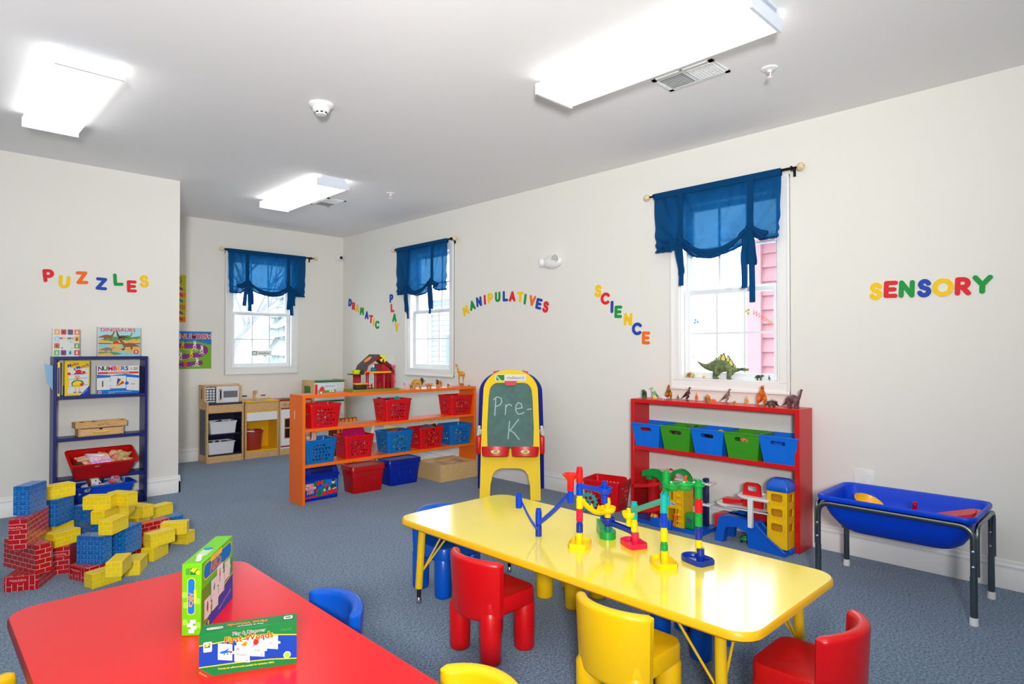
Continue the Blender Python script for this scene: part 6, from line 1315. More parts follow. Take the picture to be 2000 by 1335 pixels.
def quad(q, m):
    q.tube(smooth_path([(-.75, 0, .32), (-.5, 0, .48), (-.3, 0, .60), (0, 0, .64), (.28, 0, .62), (.42, 0, .70)], 3), [.02, .04, .07, .10, .15, .20, .24, .25, .26, .26, .25, .24, .22, .20, .18, .17], m, 12)
    q.ell((.52, 0, .74), (.17, .13, .14), m, 12, 8); q.ell((.66, 0, .69), (.10, .08, .07), m, 10, 6); legs4(q, m, .26, -.26, .15, .48, .085)
    for s in (-1, 1): q.ell((.46, s * .12, .87), (.04, .03, .05), m, 8, 6)
def spiky(q, m):
    q.tube(smooth_path([(-.8, 0, .12), (-.5, 0, .30), (-.2, 0, .42), (.15, 0, .42), (.42, 0, .34)], 3), [.03, .05, .08, .13, .18, .23, .26, .27, .27, .26, .22, .19, .16], m, 12)
    q.ell((.55, 0, .30), (.17, .13, .13), m, 10, 8); legs4(q, m, .22, -.25, .2, .3, .085)
    for k in range(7):
        for s in (-1, 0, 1):
            x = -.5 + k * .16; a = s * .75; h = .62 if s == 0 else .5; q.tube([(x, math.sin(a) * .2, .42 + math.cos(a) * .10), (x - .04, math.sin(a) * .42, .42 + math.cos(a) * h * (.95 - abs(k - 3) * .12))], [.07, .012], m, 6)
def dimetro(q, m):
    quad(q, m); q.tube([(0, 0, .7), (0, 0, .98)], [.24, .06], m, 12, sq=(1.5, .25))
def ceratops(q, m):
    quad(q, m); q.ell((.42, 0, .86), (.06, .22, .2), m, 12, 8)
    for s in (-1, 1): q.tube([(.56, s * .08, .84), (.72, s * .10, 1.02)], [.035, .008], m, 6)
    q.tube([(.70, 0, .74), (.78, 0, .86)], [.03, .006], m, 6)
def dmat(k, c1, c2): return M('dino_' + k, c1, .42, noise=(c2, 38, 3))
DM = {'green': dmat('dark_green', (26, 52, 44), (70, 120, 80)), 'teal': dmat('teal', (60, 168, 140), (232, 224, 190)), 'pale': dmat('pale_yellow', (240, 208, 70), (246, 228, 130)), 'gold': dmat('golden', (186, 122, 24), (120, 76, 20)), 'ice': dmat('ice_blue', (196, 214, 226), (220, 230, 236)), 'brown': dmat('brown', (92, 66, 42), (122, 90, 54)), 'maroon': dmat('maroon', (80, 30, 34), (50, 22, 28)), 'orange': dmat('orange', (246, 96, 18), (250, 120, 30)), 'dim': dmat('orange_green', (210, 130, 50), (110, 120, 60)), 'grey': dmat('grey_brown', (140, 116, 96), (96, 74, 62)), 'lime': dmat('lime', (206, 196, 30), (120, 130, 20)), 'amber': dmat('amber', (246, 178, 40), (226, 140, 20)), 'tang': dmat('tangerine', (232, 122, 18), (206, 92, 14)), 'black': dmat('black_spined', (44, 38, 46), (120, 96, 60)), 'plum': dmat('plum_brown', (118, 74, 78), (92, 58, 62)), 'char': dmat('charcoal_green', (46, 56, 48), (74, 84, 66)), 'rust': dmat('rust_cream', (150, 80, 34), (232, 206, 120)), 'yel': dmat('yellow', (248, 190, 20), (240, 170, 20))}
GD = 'toy dinosaurs along the red shelf'
for y, x, s, rz, m, f, lab in (
        (2.699, 4.03, .066, 200, 'green', ceratops, 'small dark green horned dinosaur at the left end of the red shelf top'),
        (2.633, 4.06, .088, 160, 'teal', trex, 'teal and cream standing dinosaur near the left end of the red shelf'),
        (2.590, 4.00, .042, 80, 'pale', sauropod, 'small pale yellow dinosaur in front of the teal one'),
        (2.500, 4.05, .114, 215, 'gold', trex, 'golden brown upright dinosaur on the left half of the red shelf'),
        (2.483, 3.965, .030, 120, 'ice', quad, 'tiny icy blue dinosaur in front of the golden brown one'),
        (2.409, 4.03, .046, 190, 'brown', raptor, 'small brown dinosaur right of the golden brown one'),
        (2.322, 4.01, .106, -80, 'maroon', raptor, 'dark maroon slim dinosaur standing on the red shelf'),
        (2.282, 4.07, .062, 200, 'orange', raptor, 'bright orange dinosaur just behind the dark maroon one'),
        (2.177, 4.03, .058, 190, 'dim', dimetro, 'orange and green sail-backed dinosaur mid red shelf'),
        (2.117, 4.00, .034, 100, 'orange', dimetro, 'tiny bright orange dinosaur beside the sail-backed one'),
        (2.032, 4.03, .106, -70, 'grey', raptor, 'grey brown slim standing dinosaur under the big green stegosaurus'),
        (1.963, 4.00, .030, 200, 'lime', quad, 'tiny lime and yellow dinosaur right of the grey brown one'),
        (1.891, 4.03, .064, 195, 'amber', raptor, 'small amber upright dinosaur left of the tall tangerine one'),
        (1.792, 4.03, .142, 215, 'tang', trex, 'tall tangerine orange dinosaur, biggest on the red shelf'),
        (1.712, 4.00, .060, 130, 'black', spiky, 'black spiky dinosaur on the right half of the red shelf'),
        (1.588, 4.03, .124, -100, 'plum', sauropod, 'plum brown long-necked dinosaur at the right end of the red shelf')):
    fig('toy_dinosaur', lab, 'toy dinosaur', (x, y, RZ), rz, s, DM[m], f, GD)
LZ = OZ + .014; GS = 'toy dinosaurs on the window ledge'
fig('toy_dinosaur', 'rust and cream spiky dinosaur at the left end of the window ledge', 'toy dinosaur', (4.187, 2.400, LZ), -90, .055, DM['rust'], spiky, GS)
fig('toy_dinosaur', 'tiny yellow dinosaur on the window ledge left of the big stegosaurus', 'toy dinosaur', (4.187, 2.291, LZ), 180, .024, DM['yel'], quad, GS)
fig('toy_dinosaur', 'charcoal green horned dinosaur on the window ledge right of the stegosaurus', 'toy dinosaur', (4.187, 1.879, LZ), -80, .044, DM['char'], ceratops, GS)
fig('toy_dinosaur', 'tiny dark upright dinosaur at the right end of the window ledge', 'toy dinosaur', (4.187, 1.808, LZ), 180, .040, DM['char'], raptor, GS)
# the large stegosaurus: body, plates
stg = M('stegosaurus_olive', (128, 138, 78), .5, noise=((74, 96, 72), 30, 4), bump=(120, .3)); plm = M('plate_cream_yellow', (236, 226, 110), .5); plr = M('plate_rim_dark', (52, 72, 66), .5)
e = thing('toy_dinosaur', 'large green stegosaurus with yellow plates on the window ledge', 'toy dinosaur', (4.196, 2.145, LZ), math.radians(-90), GS)
q = B(); q.tube(smooth_path([(-.205, 0, .128), (-.165, 0, .100), (-.115, 0, .086), (-.06, 0, .092), (0, 0, .094), (.05, 0, .082), (.09, 0, .068), (.125, 0, .072)], 4), [.003, .005, .008, .0105, .013, .016, .019, .022, .026, .031, .036, .040, .043, .044, .044, .044, .043, .041, .038, .034, .030, .026, .022, .019, .017, .015, .014, .013, .012], stg, 16, sq=(.8, 1.05))
q.ell((.148, 0, .074), (.030, .014, .013), stg, 14, 8); q.ell((.175, 0, .076), (.020, .010, .006), stg, 12, 6); q.ell((.172, 0, .066), (.018, .009, .004), stg, 10, 6)
for x, h, r in ((-.045, .075, .019), (.058, .06, .015)):
    for s in (-1, 1): q.tube([(x, s * .024, h + .01), (x + .006, s * .030, h * .5), (x - .004, s * .030, .018), (x, s * .030, .006)], [r * 1.5, r * 1.1, r * .85, r * .95], stg, 12); q.ell((x + .006, s * .030, .007), (r * 1.15, r * .9, .007), stg, 10, 6)
bo = q.build('body', e); r_ = bo.modifiers.new('fuse', 'REMESH'); r_.mode = 'VOXEL'; r_.voxel_size = .0022; r_.use_smooth_shade = True; sm = bo.modifiers.new('relax', 'SMOOTH'); sm.factor = .5; sm.iterations = 3
for k, (x, z, h, t) in enumerate(((-.125, .100, .016, -.3), (-.100, .104, .022, -.3), (-.060, .118, .045, -.35), (-.030, .126, .062, -.25), (.004, .128, .068, -.1), (.036, .118, .062, .05), (.068, .100, .058, .25), (.084, .088, .035, .35), (.105, .082, .014, .3), (.12, .080, .010, .3))):
    y = .009 * (1 if k % 2 else -1); P = [(-.32 * h, 0), (-.34 * h, .35 * h), (-.12 * h, .85 * h), (0, h), (.14 * h, .85 * h), (.32 * h, .38 * h), (.28 * h, 0)]
    q = B(); q.T = Matrix.Translation((x, y, z - .006)) @ Matrix.Rotation(-t * .8, 4, 'Y') @ Matrix.Rotation(PI / 2, 4, 'X'); q.prism(P, -.0022, .0022, plr); q.prism([(a * .72, b_ * .80 + .05 * h) for a, b_ in P], -.0030, .0030, plm); q.build('plate', e)
# animals on the orange shelf
def giraffe(q, m):
    q.tube(smooth_path([(-.17, 0, .46), (-.10, 0, .53), (.0, 0, .56), (.08, 0, .60), (.12, 0, .74), (.15, 0, .90), (.17, 0, .94)], 3), [.05, .075, .09, .1, .105, .105, .10, .095, .085, .07, .058, .05, .044, .04, .038, .036, .034, .034, .034], m, 12)
    q.ell((.20, 0, .945), (.055, .028, .028), m, 10, 6); q.tube([(-.19, 0, .48), (-.22, 0, .34)], [.012, .018], m, 6)
    for s in (-1, 1): q.tube([(.165, s * .014, .96), (.16, s * .016, 1.0)], .009, m, 6); q.ell((.15, s * .04, .955), (.012, .02, .01), m, 6, 5)
    for x in (.06, -.13):
        for s in (-1, 1): q.tube([(x, s * .045, .5), (x + .01, s * .05, .26), (x, s * .05, .01)], [.04, .025, .022], m, 8)
def horse(q, m):
    q.tube(smooth_path([(-.3, 0, .56), (-.2, 0, .60), (.0, 0, .58), (.16, 0, .60), (.25, 0, .74), (.32, 0, .88)], 3), [.06, .10, .125, .13, .13, .125, .125, .13, .13, .125, .11, .095, .08, .07, .065, .06], m, 12)
    q.ell((.38, 0, .89), (.10, .05, .055), m, 10, 8); q.ell((.46, 0, .85), (.05, .035, .04), m, 8, 6); q.tube([(-.32, 0, .6), (-.38, 0, .4)], [.02, .025], m, 6); legs4(q, m, .16, -.22, .07, .5, .045)
    for s in (-1, 1): q.ell((.33, s * .04, .97), (.02, .015, .035), m, 6, 5)
lionm = dmat('lion_tan', (214, 160, 60), (196, 136, 44)); lionm2 = dmat('lion_tan_dark', (196, 132, 52), (170, 104, 36)); manem = M('lion_mane', (46, 32, 20), .8, noise=((84, 54, 26), 90, 3)); girm = M('giraffe_coat', (240, 182, 40), .45, noise=((176, 104, 24), 75, 1)); zebm = M('zebra_coat', (236, 230, 230), .5, noise=((196, 180, 182), 60, 2)); cubm = dmat('spotted_cub', (186, 136, 58), (96, 64, 34)); tigm = dmat('tiger_orange', (216, 120, 36), (120, 60, 24))
GA = 'toy animals on the orange shelf'
def lion(label, x, y, s, rz, m):
    e = thing('toy_lion', label, 'toy animal', (x, y, OZ1), math.radians(rz), GA); q = B(); q.T = Matrix.Scale(s, 4); quad(q, m); o = q.build('body', e); r = o.modifiers.new('fuse', 'REMESH'); r.mode = 'VOXEL'; r.voxel_size = s * .035; r.use_smooth_shade = True
    q = B(); q.T = Matrix.Scale(s, 4); q.ell((.42, 0, .74), (.16, .25, .30), manem, 16, 10); q.ell((.38, 0, .55), (.13, .17, .2), manem, 12, 8); q.build('mane', e); return e
lion('large maned lion figure in the middle of the orange shelf top', 3.462, 4.84, .100, -25, lionm)
lion('smaller maned lion figure turned away on the orange shelf top', 3.764, 4.90, .072, 195, lionm2)
for lab, x, y, s, rz, m, f, nm in (('pale zebra figure right of the pink tube on the orange shelf', 3.338, 4.86, .088, 100, zebm, horse, 'toy_zebra'), ('spotted leopard cub figure beside the large lion', 3.366, 4.80, .046, 30, cubm, quad, 'toy_leopard'), ('tan lioness figure right of the large lion', 3.565, 4.80, .052, 160, lionm2, quad, 'toy_lioness'), ('second tan lioness figure behind the first on the orange shelf', 3.635, 4.885, .050, -20, lionm, quad, 'toy_lioness'), ('small lion cub lying in front of the smaller lion', 3.672, 4.79, .034, 190, lionm, quad, 'toy_lion_cub'), ('small brown bear figure right of the smaller lion', 3.80, 4.80, .042, 230, tigm, quad, 'toy_bear'), ('small pale zebra foal figure left of the giraffe', 3.867, 4.86, .043, 120, zebm, quad, 'toy_zebra'), ('tall yellow giraffe figure at the right end of the orange shelf', 4.037, 4.90, .228, 130, girm, giraffe, 'toy_giraffe'), ('small striped tiger figure in front of the giraffe', 3.962, 4.79, .040, 160, tigm, quad, 'toy_tiger'), ('tiny dark lizard figure right of the giraffe', 4.065, 4.80, .016, 170, DM['brown'], quad, 'toy_lizard')):
    fig(nm, lab, 'toy animal', (x, y, OZ1), rz, s, m, f, GA)
# ------------------------------------------------------------------ cardboard brick blocks
BLOCKS = [('R', 0.489, 4.201, 0, 1.079, 0.215, 0.152, 0.078), ('R', 0.477, 4.221, 0.078, 0.363, 0.078, 0.3, 0.152), ('R', 0.481, 4.196, 0.23, 1.131, 0.3, 0.078, 0.152), ('B', 0.485, 4.211, 0.382, 0.921, 0.152, 0.078, 0.152), ('R', 0.663, 4.361, 0, 1.271, 0.22, 0.078, 0.152), ('Y', 0.646, 4.314, 0.152, 0.468, 0.152, 0.078, 0.078), ('Y', 0.648, 4.53, 0.152, 0.328, 0.152, 0.078, 0.078), ('B', 0.653, 4.503, 0.23, 0.834, 0.152, 0.078, 0.152), ('Y', 0.651, 4.514, 0.382, 0.328, 0.152, 0.078, 0.078), ('B', 0.822, 4.583, 0.152, 0.468, 0.152, 0.078, 0.152), ('B', 0.818, 4.572, 0, 0.52, 0.152, 0.078, 0.152), ('R', 0.837, 4.431, 0, 0.066, 0.21, 0.152, 0.078), ('B', 0.81, 4.427, 0.078, 0.258, 0.078, 0.152, 0.152), ('Y', 0.86, 4.368, 0.23, 0.852, 0.152, 0.078, 0.078), ('Y', 0.985, 4.472, 0.23, 1.131, 0.152, 0.078, 0.078), ('Y', 0.835, 4.384, 0.308, 0.956, 0.078, 0.152, 0.078), ('Y', 0.954, 4.391, 0.308, 0.572, 0.078, 0.152, 0.078), ('Y', 1.119, 4.681, 0.152, 0.468, 0.078, 0.152, 0.078), ('Y', 1.111, 4.693, 0.078, 0.869, 0.152, 0.078, 0.078), ('Y', 1.174, 4.792, 0, 0.276, 0.078, 0.152, 0.078), ('B', 1.347, 4.889, 0, 0.014, 0.152, 0.152, 0.078), ('Y', 1.3, 4.919, 0.078, 0.433, 0.152, 0.078, 0.078), ('Y', 1.241, 4.366, 0.078, 1.079, 0.078, 0.152, 0.078), ('Y', 1.29, 4.418, 0, 0.677, 0.078, 0.152, 0.078), ('Y', 1.11, 4.204, 0.078, 0.293, 0.152, 0.078, 0.078), ('Y', 1.086, 4.203, 0, 0.764, 0.152, 0.078, 0.078), ('Y', 0.944, 4.02, 0, 1.079, 0.152, 0.078, 0.078), ('R', 1.056, 4.363, 0, 0.223, 0.19, 0.152, 0.078), ('R', 1.149, 4.504, 0, 0.276, 0.18, 0.078, 0.152), ('B', 0.931, 4.167, 0.078, 0.747, 0.152, 0.078, 0.152), ('B', 0.757, 4.094, 0.078, 0.695, 0.078, 0.152, 0.152), ('R', 0.783, 4.115, 0, 0.38, 0.235, 0.152, 0.078), ('Y', 0.846, 4.085, 0.23, 0.817, 0.152, 0.078, 0.078), ('Y', 0.815, 3.817, 0.078, 1.061, 0.152, 0.078, 0.078), ('Y', 0.768, 3.932, 0, 0.328, 0.152, 0.078, 0.078)]
def brick(name, c1, c2, mort, scale, msize, rough):
    m = bpy.data.materials.new(name); m.use_nodes = True; nt = m.node_tree; b = nt.nodes['Principled BSDF']; b.inputs['Roughness'].default_value = rough; b.inputs['Coat Weight'].default_value = .25; b.inputs['Coat Roughness'].default_value = .2
    uv = nt.nodes.new('ShaderNodeUVMap'); t = nt.nodes.new('ShaderNodeTexBrick'); t.inputs['Color1'].default_value = rgb(c1); t.inputs['Color2'].default_value = rgb(c2); t.inputs['Mortar'].default_value = rgb(mort)
    t.inputs['Scale'].default_value = 1.0; t.inputs['Mortar Size'].default_value = msize; t.inputs['Mortar Smooth'].default_value = .1; t.inputs['Brick Width'].default_value = scale[0]; t.inputs['Row Height'].default_value = scale[1]
    nt.links.new(uv.outputs[0], t.inputs['Vector']); nt.links.new(t.outputs['Color'], b.inputs['Base Color']); return m
BM = {'R': brick('red_brick_card', (192, 8, 22), (176, 6, 18), (240, 190, 190), (.052, .0255), .0011, .3), 'B': brick('blue_brick_card', (0, 104, 186), (0, 92, 172), (96, 170, 225), (.038, .0255), .0007, .35), 'Y': brick('yellow_brick_card', (246, 216, 12), (240, 206, 10), (252, 236, 130), (.042, .026), .0007, .4)}
dots = M('pale_blue_dots', (190, 225, 245), .5); redtxt = M('pale_red_print', (250, 200, 200), .5)
BLM = {}
def block_mesh(c, a, b_, h):
    k = (c, a, b_, h)
    if k in BLM: return BLM[k]
    bm = bmesh.new(); bmesh.ops.create_cube(bm, size=1.0)
    for v in bm.verts: v.co = Vector((v.co.x * a, v.co.y * b_, v.co.z * h + h / 2))
    bmesh.ops.bevel(bm, geom=bm.edges[:], offset=.003, segments=2, affect='EDGES')
    uv = bm.loops.layers.uv.new('UVMap'); rnd = random.Random(hash(k) % 1000)
    for f in bm.faces:
        n = f.normal; f.smooth = False
        for l in f.loops:
            p = l.vert.co
            if abs(n.z) > .7: l[uv].uv = (p.x, p.y) if a >= b_ else (p.y, p.x)
            elif abs(n.x) > abs(n.y): l[uv].uv = (p.y + .01, p.z) if not (c == 'R' and h < .1) else (p.z, p.y + .01)
            else: l[uv].uv = (p.x + .02, p.z)
    me = bpy.data.meshes.new('cardboard_block'); bm.to_mesh(me); bm.free(); me.materials.append(BM[c])
    if c == 'B':                                  # small printed dots at the brick corners
        q = B(); 
        def dotface(F, w, hh):
            for i in range(int(w / .019)):
                for j in range(int(hh / .0255)):
                    q.disc(-w / 2 + .0095 + i * .019, .0125 + j * .0255 + (0 if i % 2 else .006), .0017, dots, F, .0004, 6)
        dotface(frame((0, -b_ / 2, 0), (1, 0, 0)), a, h); dotface(frame((-a / 2, 0, 0), (0, -1, 0)), b_, h); dotface(frame((0, b_ / 2, 0), (-1, 0, 0)), a, h); dotface(frame((a / 2, 0, 0), (0, 1, 0)), b_, h); dotface(frame((0, -b_ / 2, h), (1, 0, 0), (0, 1, 0)), a, b_)
    elif c == 'R':
        q = B(); F = frame((-a / 2, 0, 0), (0, -1, 0))
        q.flat(rr(min(.10, b_ * .62), .034, .004, 2, -b_ * .1, h * .72), M('red_card_plain', (192, 8, 22), .35), F, .0004); q.text('Melissa & Doug', .012, -b_ * .1, h * .74, redtxt, F, .0007, shear=.2, sx=min(1, b_ / .1)); q.text('cardboard blocks', .007, -b_ * .1, h * .66, redtxt, F, .0007, sx=min(1, b_ / .1))
    else:
        q = B(); F = frame((0, -b_ / 2, 0), (1, 0, 0)); q.rect(-a / 2 + .004, h * .93, a / 2 - .004, h * .945, M('yellow_card_seam', (150, 120, 10), .6), F, .0003)
    m2 = q.mesh('marks'); bm = bmesh.new(); bm.from_mesh(me); n0 = len(bm.faces); bm.from_mesh(m2); bm.faces.ensure_lookup_table()
    off = len(me.materials)
    for f in bm.faces[n0:]: f.material_index += off
    bm.to_mesh(me); bm.free()
    for mm in m2.materials: me.materials.append(mm)
    BLM[k] = me; return me
BLAB = ['red block lying flat at the bottom of the front left stack', 'red block standing on edge in the front left stack, second from floor', 'red block third up in the front left stack, under the top blue one', 'tall blue block on top of the front left stack of red blocks', 'upright red block on the floor right of the front left stack',
        'yellow block lying on the upright red block left of the big blue one', 'yellow block under the second blue block from the left', 'second blue block from the left, carrying a yellow block on top', 'topmost yellow block at the left, standing on the second blue block', 'blue block in the middle back, upper of two, left of the yellow row',
        'blue block in the middle back, lower of two, near the floor', 'red block low in the middle, hidden behind the big blue block', 'blue block behind the slanted yellow block in the middle', 'yellow block end-on under the highest middle yellow row, on the left', 'yellow block end-on under the highest middle yellow row, on the right',
        'long yellow block at the top of the middle of the pile', 'yellow block at the top of the middle, behind the long one', 'yellow block at the upper right with its end towards the window', 'yellow block under the upper right yellow one', 'yellow block low at the back right, mostly hidden', 'blue block flat on the carpet at the back right under a yellow one', 'yellow block at the far back right lying on the blue one',
        'upper yellow block of the rightmost pair', 'lower yellow block of the rightmost pair, on the carpet', 'long yellow block resting on a short-looking one at the right', 'yellow block end-on on the carpet at the right, under the long one', 'yellow block alone on the carpet in front at the right',
        'red block flat on the carpet under the right-hand big blue block', 'upright red block at the right behind the big blue pair', 'big blue block of the front pair, on the right', 'big blue block of the front pair, on the left, facing front', 'red block flat at the front under the left big blue block', 'slanted yellow block on top of the front blue pair',
        'yellow block perched end-on at the very front', 'yellow block lying at the very front under the perched one, nearest the red table']
for (c, x, y, z, th, a, b_, h), lab in zip(BLOCKS, BLAB):
    o = bpy.data.objects.new('cardboard_block', block_mesh(c, a, b_, h)); COL.objects.link(o); o.location = (x, y, z); o.rotation_euler = (0, 0, th); tag(o, lab.replace(' block', ' cardboard block', 1), 'cardboard block', 'cardboard brick blocks')

# ------------------------------------------------------------------ water table
tubm = M('tub_blue_plastic', (0, 66, 212), .36, spec=.3); tubl = tubm
e = thing('water_table', 'blue sensory tub on a grey steel tube frame under the word SENSORY', 'sensory table', (3.722, .915, 0)); TW_, TL_ = .47, .70; zt = .485
q = B()
def ro(fw_, fl, z, r=.05): return [(p[0], p[1], z) for p in rr(TW_ * fw_, TL_ * fl, r, 6)]
rings = [ro(.40, .58, .285, .06), ro(.50, .68, .290, .08), ro(.68, .79, .32, .09), ro(.80, .885, .37, .08), ro(.87, .93, .42, .06), ro(.90, .945, zt - .018, .05), ro(.985, .99, zt - .026, .05), ro(1.0, 1.0, zt - .018, .05), ro(1.0, 1.0, zt - .006, .05), ro(.985, .99, zt, .05), ro(.92, .955, zt - .004, .05), ro(.895, .935, zt - .014, .05), ro(.86, .92, .42, .06), ro(.79, .875, .374, .08), ro(.66, .78, .326, .09), ro(.48, .66, .297, .08), ro(.38, .56, .293, .06)]
q.loft(rings, tubm); tb_ = q.build('tub', e)
q = B(); q.text('JONTI', .028, 0, 0, M('embossed_blue', (0, 60, 170), .4), frame((.0, -TL_ / 2 - .0005, zt - .013), (1, 0, 0)), .0, extrude=.001, sx=.8); q.build('embossed_name', tb_)
pr = .0135
for sx in (-1, 1):                               # long-side tube that bends down into the legs
    x = sx * (TW_ / 2 - .014); q = B(); q.tube(round_path([(x, -TL_ / 2 + .012, .10), (x, -TL_ / 2 + .012, zt - .042), (x, TL_ / 2 - .012, zt - .042), (x, TL_ / 2 - .012, .10)], .06, 8), pr, STEEL, 14); q.build('side_tube', e)
for sy in (-1, 1):
    y = sy * (TL_ / 2 - .012); q = B(); q.tube(round_path([(-TW_ / 2 + .026, y + sy * .012, .22), (-TW_ / 2 + .026, y + sy * .012, zt - .04), (TW_ / 2 - .026, y + sy * .012, zt - .04), (TW_ / 2 - .026, y + sy * .012, .22)], .05, 8), pr * .8, STEEL, 12); q.build('end_tube', e)
    for sx in (-1, 1):
        x = sx * (TW_ / 2 - .014); q = B(); q.cyl((x, y, .02), (x, y, .22), pr * 1.12, STEEL, n=16); lg = q.build('leg', e)
        q = B(); q.lathe([(.001, 0), (.0175, 0), (.018, .004), (.0165, .036), (.001, .037)], WHITE, 18, (x, y, 0)); q.build('foot_cap', lg)
        for z in (.335, .265):
            q = B(); q.ell((x - .0 + (-.013 if sx < 0 else -.013), y, z), (.006, .008, .008), CHROME, 10, 8); q.build('bolt', lg)
e = thing('toy_bowl', 'yellow plastic bowl resting in the left part of the blue tub', 'toy bowl', (3.76, 1.10, .378)); e.rotation_euler = (.38, -.15, 0)
q = B(); q.lathe([(.001, 0), (.03, .002), (.062, .03), (.075, .062), (.072, .064), (.058, .034), (.028, .008), (.001, .006)], M('amber_bowl_plastic', (246, 188, 16), .35), 26); q.build('body', e)
q = B(); q.bb((.073, -.02, .056), (.10, .02, .064), tubm, .004, 2); q.bb((-.10, -.02, .056), (-.073, .02, .064), tubm, .004, 2); q.build('lug', e)
shv = M('red_shovel_plastic', (206, 14, 26), .35); e = thing('toy_shovel', 'red toy shovel with its handle sticking up in the blue tub', 'toy shovel', (3.74, .87, .352)); e.rotation_euler = (.0, -.45, .5)
q = B(); q.holed(rr(.022, .13, .010, 4, 0, .065), [hole_ring(0, .118, .006, 10)], .006, shv, frame((.02, 0, .0), (0, 1, 0))); q.build('handle', e)
q = B(); q.loft([[(.02 - .012, y, z) for y, z in ((-.03, -.05), (.03, -.05), (.03, -.044), (-.03, -.044))], [(.02 + .01, y, z) for y, z in ((-.026, 0), (.026, 0), (.026, .006), (-.026, .006))]], shv, smooth=False); q.build('scoop', e)
q = B(); q.prism(rr(.15, .22, .04, 5), 0, .008, shv); q.prism(rr(.12, .18, .03, 5), .008, .016, shv); o = q.build('toy_tray', loc=(3.72, .685, .432)); o.rotation_euler = (-.30, -.05, .1); tag(o, 'red plastic lid lying in the right end of the blue tub', 'toy lid')

# ------------------------------------------------------------------ toy garages under the red shelf
gw = M('garage_white_plastic', (236, 236, 234), .4); gy = M('garage_yellow', (248, 196, 10), .35); gb = M('garage_blue', (0, 92, 206), .35); gamber = M('garage_amber_window', (200, 140, 20), .3)
e = thing('toy_garage', 'blue, white and yellow toy parking garage under the right end of the red shelf', 'toy garage', (3.90, 1.79, 0), math.radians(-90)); e.scale = (1, 1, .82) # local x right (towards -y), -y front
q = B(); F = frame((0, -.045, 0), (1, 0, 0))
q.prism([(-.235, 0), (-.175, 0), (-.165, .10), (-.15, .125), (-.08, .14), (-.03, .125), (-.012, .10), (-.008, 0), (.045, 0), (.06, .205), (-.05, .21), (-.13, .22), (-.20, .20), (-.215, .14)], -.03, .02, gb, F)
q.prism([(-.235, 0), (-.175, 0), (-.165, .10), (-.15, .125), (-.08, .14), (-.03, .125), (-.012, .10), (-.008, 0), (.045, 0), (.06, .205), (-.05, .21), (-.13, .22), (-.20, .20), (-.215, .14)], -.16, -.13, gb, F); q.bb((-.20, -.05, .19), (.045, .12, .205), gb, .004, 1)
q.loft([[(.045, -.07, .0), (.045, -.07, .20), (.045, .0, .20), (.045, .0, 0)], [(.12, -.075, 0), (.12, -.075, .11), (.12, .0, .11), (.12, .0, 0)], [(.235, -.09, 0), (.235, -.09, .022), (.235, .0, .022), (.235, .0, 0)]], gb, smooth=False); q.tube(smooth_path([(.045, -.072, .205), (.12, -.078, .118), (.235, -.092, .03)], 4), .007, gb, 8); q.tube(smooth_path([(.045, .0, .205), (.12, .0, .118), (.235, .0, .03)], 4), .007, gb, 8); q.bb((.10, -.02, 0), (.245, .13, .045), gb, .008, 2); q.bb((-.13, .06, .20), (-.05, .075, .26), gb, .003, 1); q.build('base', e)
q = B(); q.bb((-.245, -.05, .10), (-.19, .08, .21), RED, .01, 2); q.bb((-.20, .03, .19), (-.05, .07, .205), RED, .003, 1); q.bb((-.05, .04, .20), (.10, .12, .235), RED, .003, 1); q.loft([[(.03, .03, .20), (.03, .03, .26), (.03, .10, .26), (.03, .10, .2)], [(.13, .03, .18), (.13, .03, .19), (.13, .10, .19), (.13, .10, .18)]], RED, smooth=False); q.build('red_booth', e)
def deck(z, x0, x1, cx, r):
    q = B(); o = [(x1, -.075), (x1, .09), (x0 + .06, .09)] + arc(x0 + .08, .0, .08, 100, 260, 10) + [(x0 + .10, -.085)]
    q.prism(o, z, z + .010, gw); P = [(p[0], p[1], z + .014) for p in o] ; q.tube(P, .0085, gw, 8, closed=True); q.build('deck', e)
deck(.285, -.235, .125, 0, 0); deck(.375, -.09, .125, 0, 0)
q = B(); q.bb((.002, -.095, .165), (.034, -.070, .395), gw, .004, 1); q.build('column', e)
q = B(); q.holed([(-.06, 0), (.06, 0), (.052, .085), (.035, .10), (-.035, .10), (-.052, .085)], [list(reversed(rr(.068, .042, .014, 4, 0, .055)))], .022, RED, frame((-.015, .015, .385), (1, 0, 0))); q.bb((-.075, .0, .295), (.055, .03, .376), RED, .002, 1); q.loft([[(-.075, -.02, .32), (-.075, .05, .32), (-.075, .05, .345), (-.075, -.02, .345)], [(-.20, -.02, .298), (-.20, .05, .298), (-.20, .05, .335), (-.20, -.02, .335)]], RED, smooth=False); q.build('sign_handle', e)
q = B(); wins = [list(reversed(rr(.072, .06, .012, 3, 0, z))) for z in (.375, .265, .155)]
q.holed([(-.062, 0), (.062, 0), (.062, .425), (-.062, .425)], wins, .008, gy, frame((.175, -.055, .045), (1, 0, 0))); q.holed([(-.055, 0), (.055, 0), (.055, .425), (-.055, .425)], wins, .008, gy, frame((.233, .0, .045), (0, 1, 0))); q.bb((.113, -.051, .045), (.121, .055, .47), gy); q.bb((.121, .047, .045), (.233, .055, .47), gy)
for z in (.42, .31, .20): q.holed(rr(.092, .082, .016, 3), [list(reversed(rr(.070, .058, .012, 3)))], .008, gy, frame((.175, -.0605, z), (1, 0, 0)))
tw = q.build('lift_tower', e)
q = B(); q.bb((.123, -.040, .05), (.225, .045, .465), gamber); q.build('amber_shaft', tw)
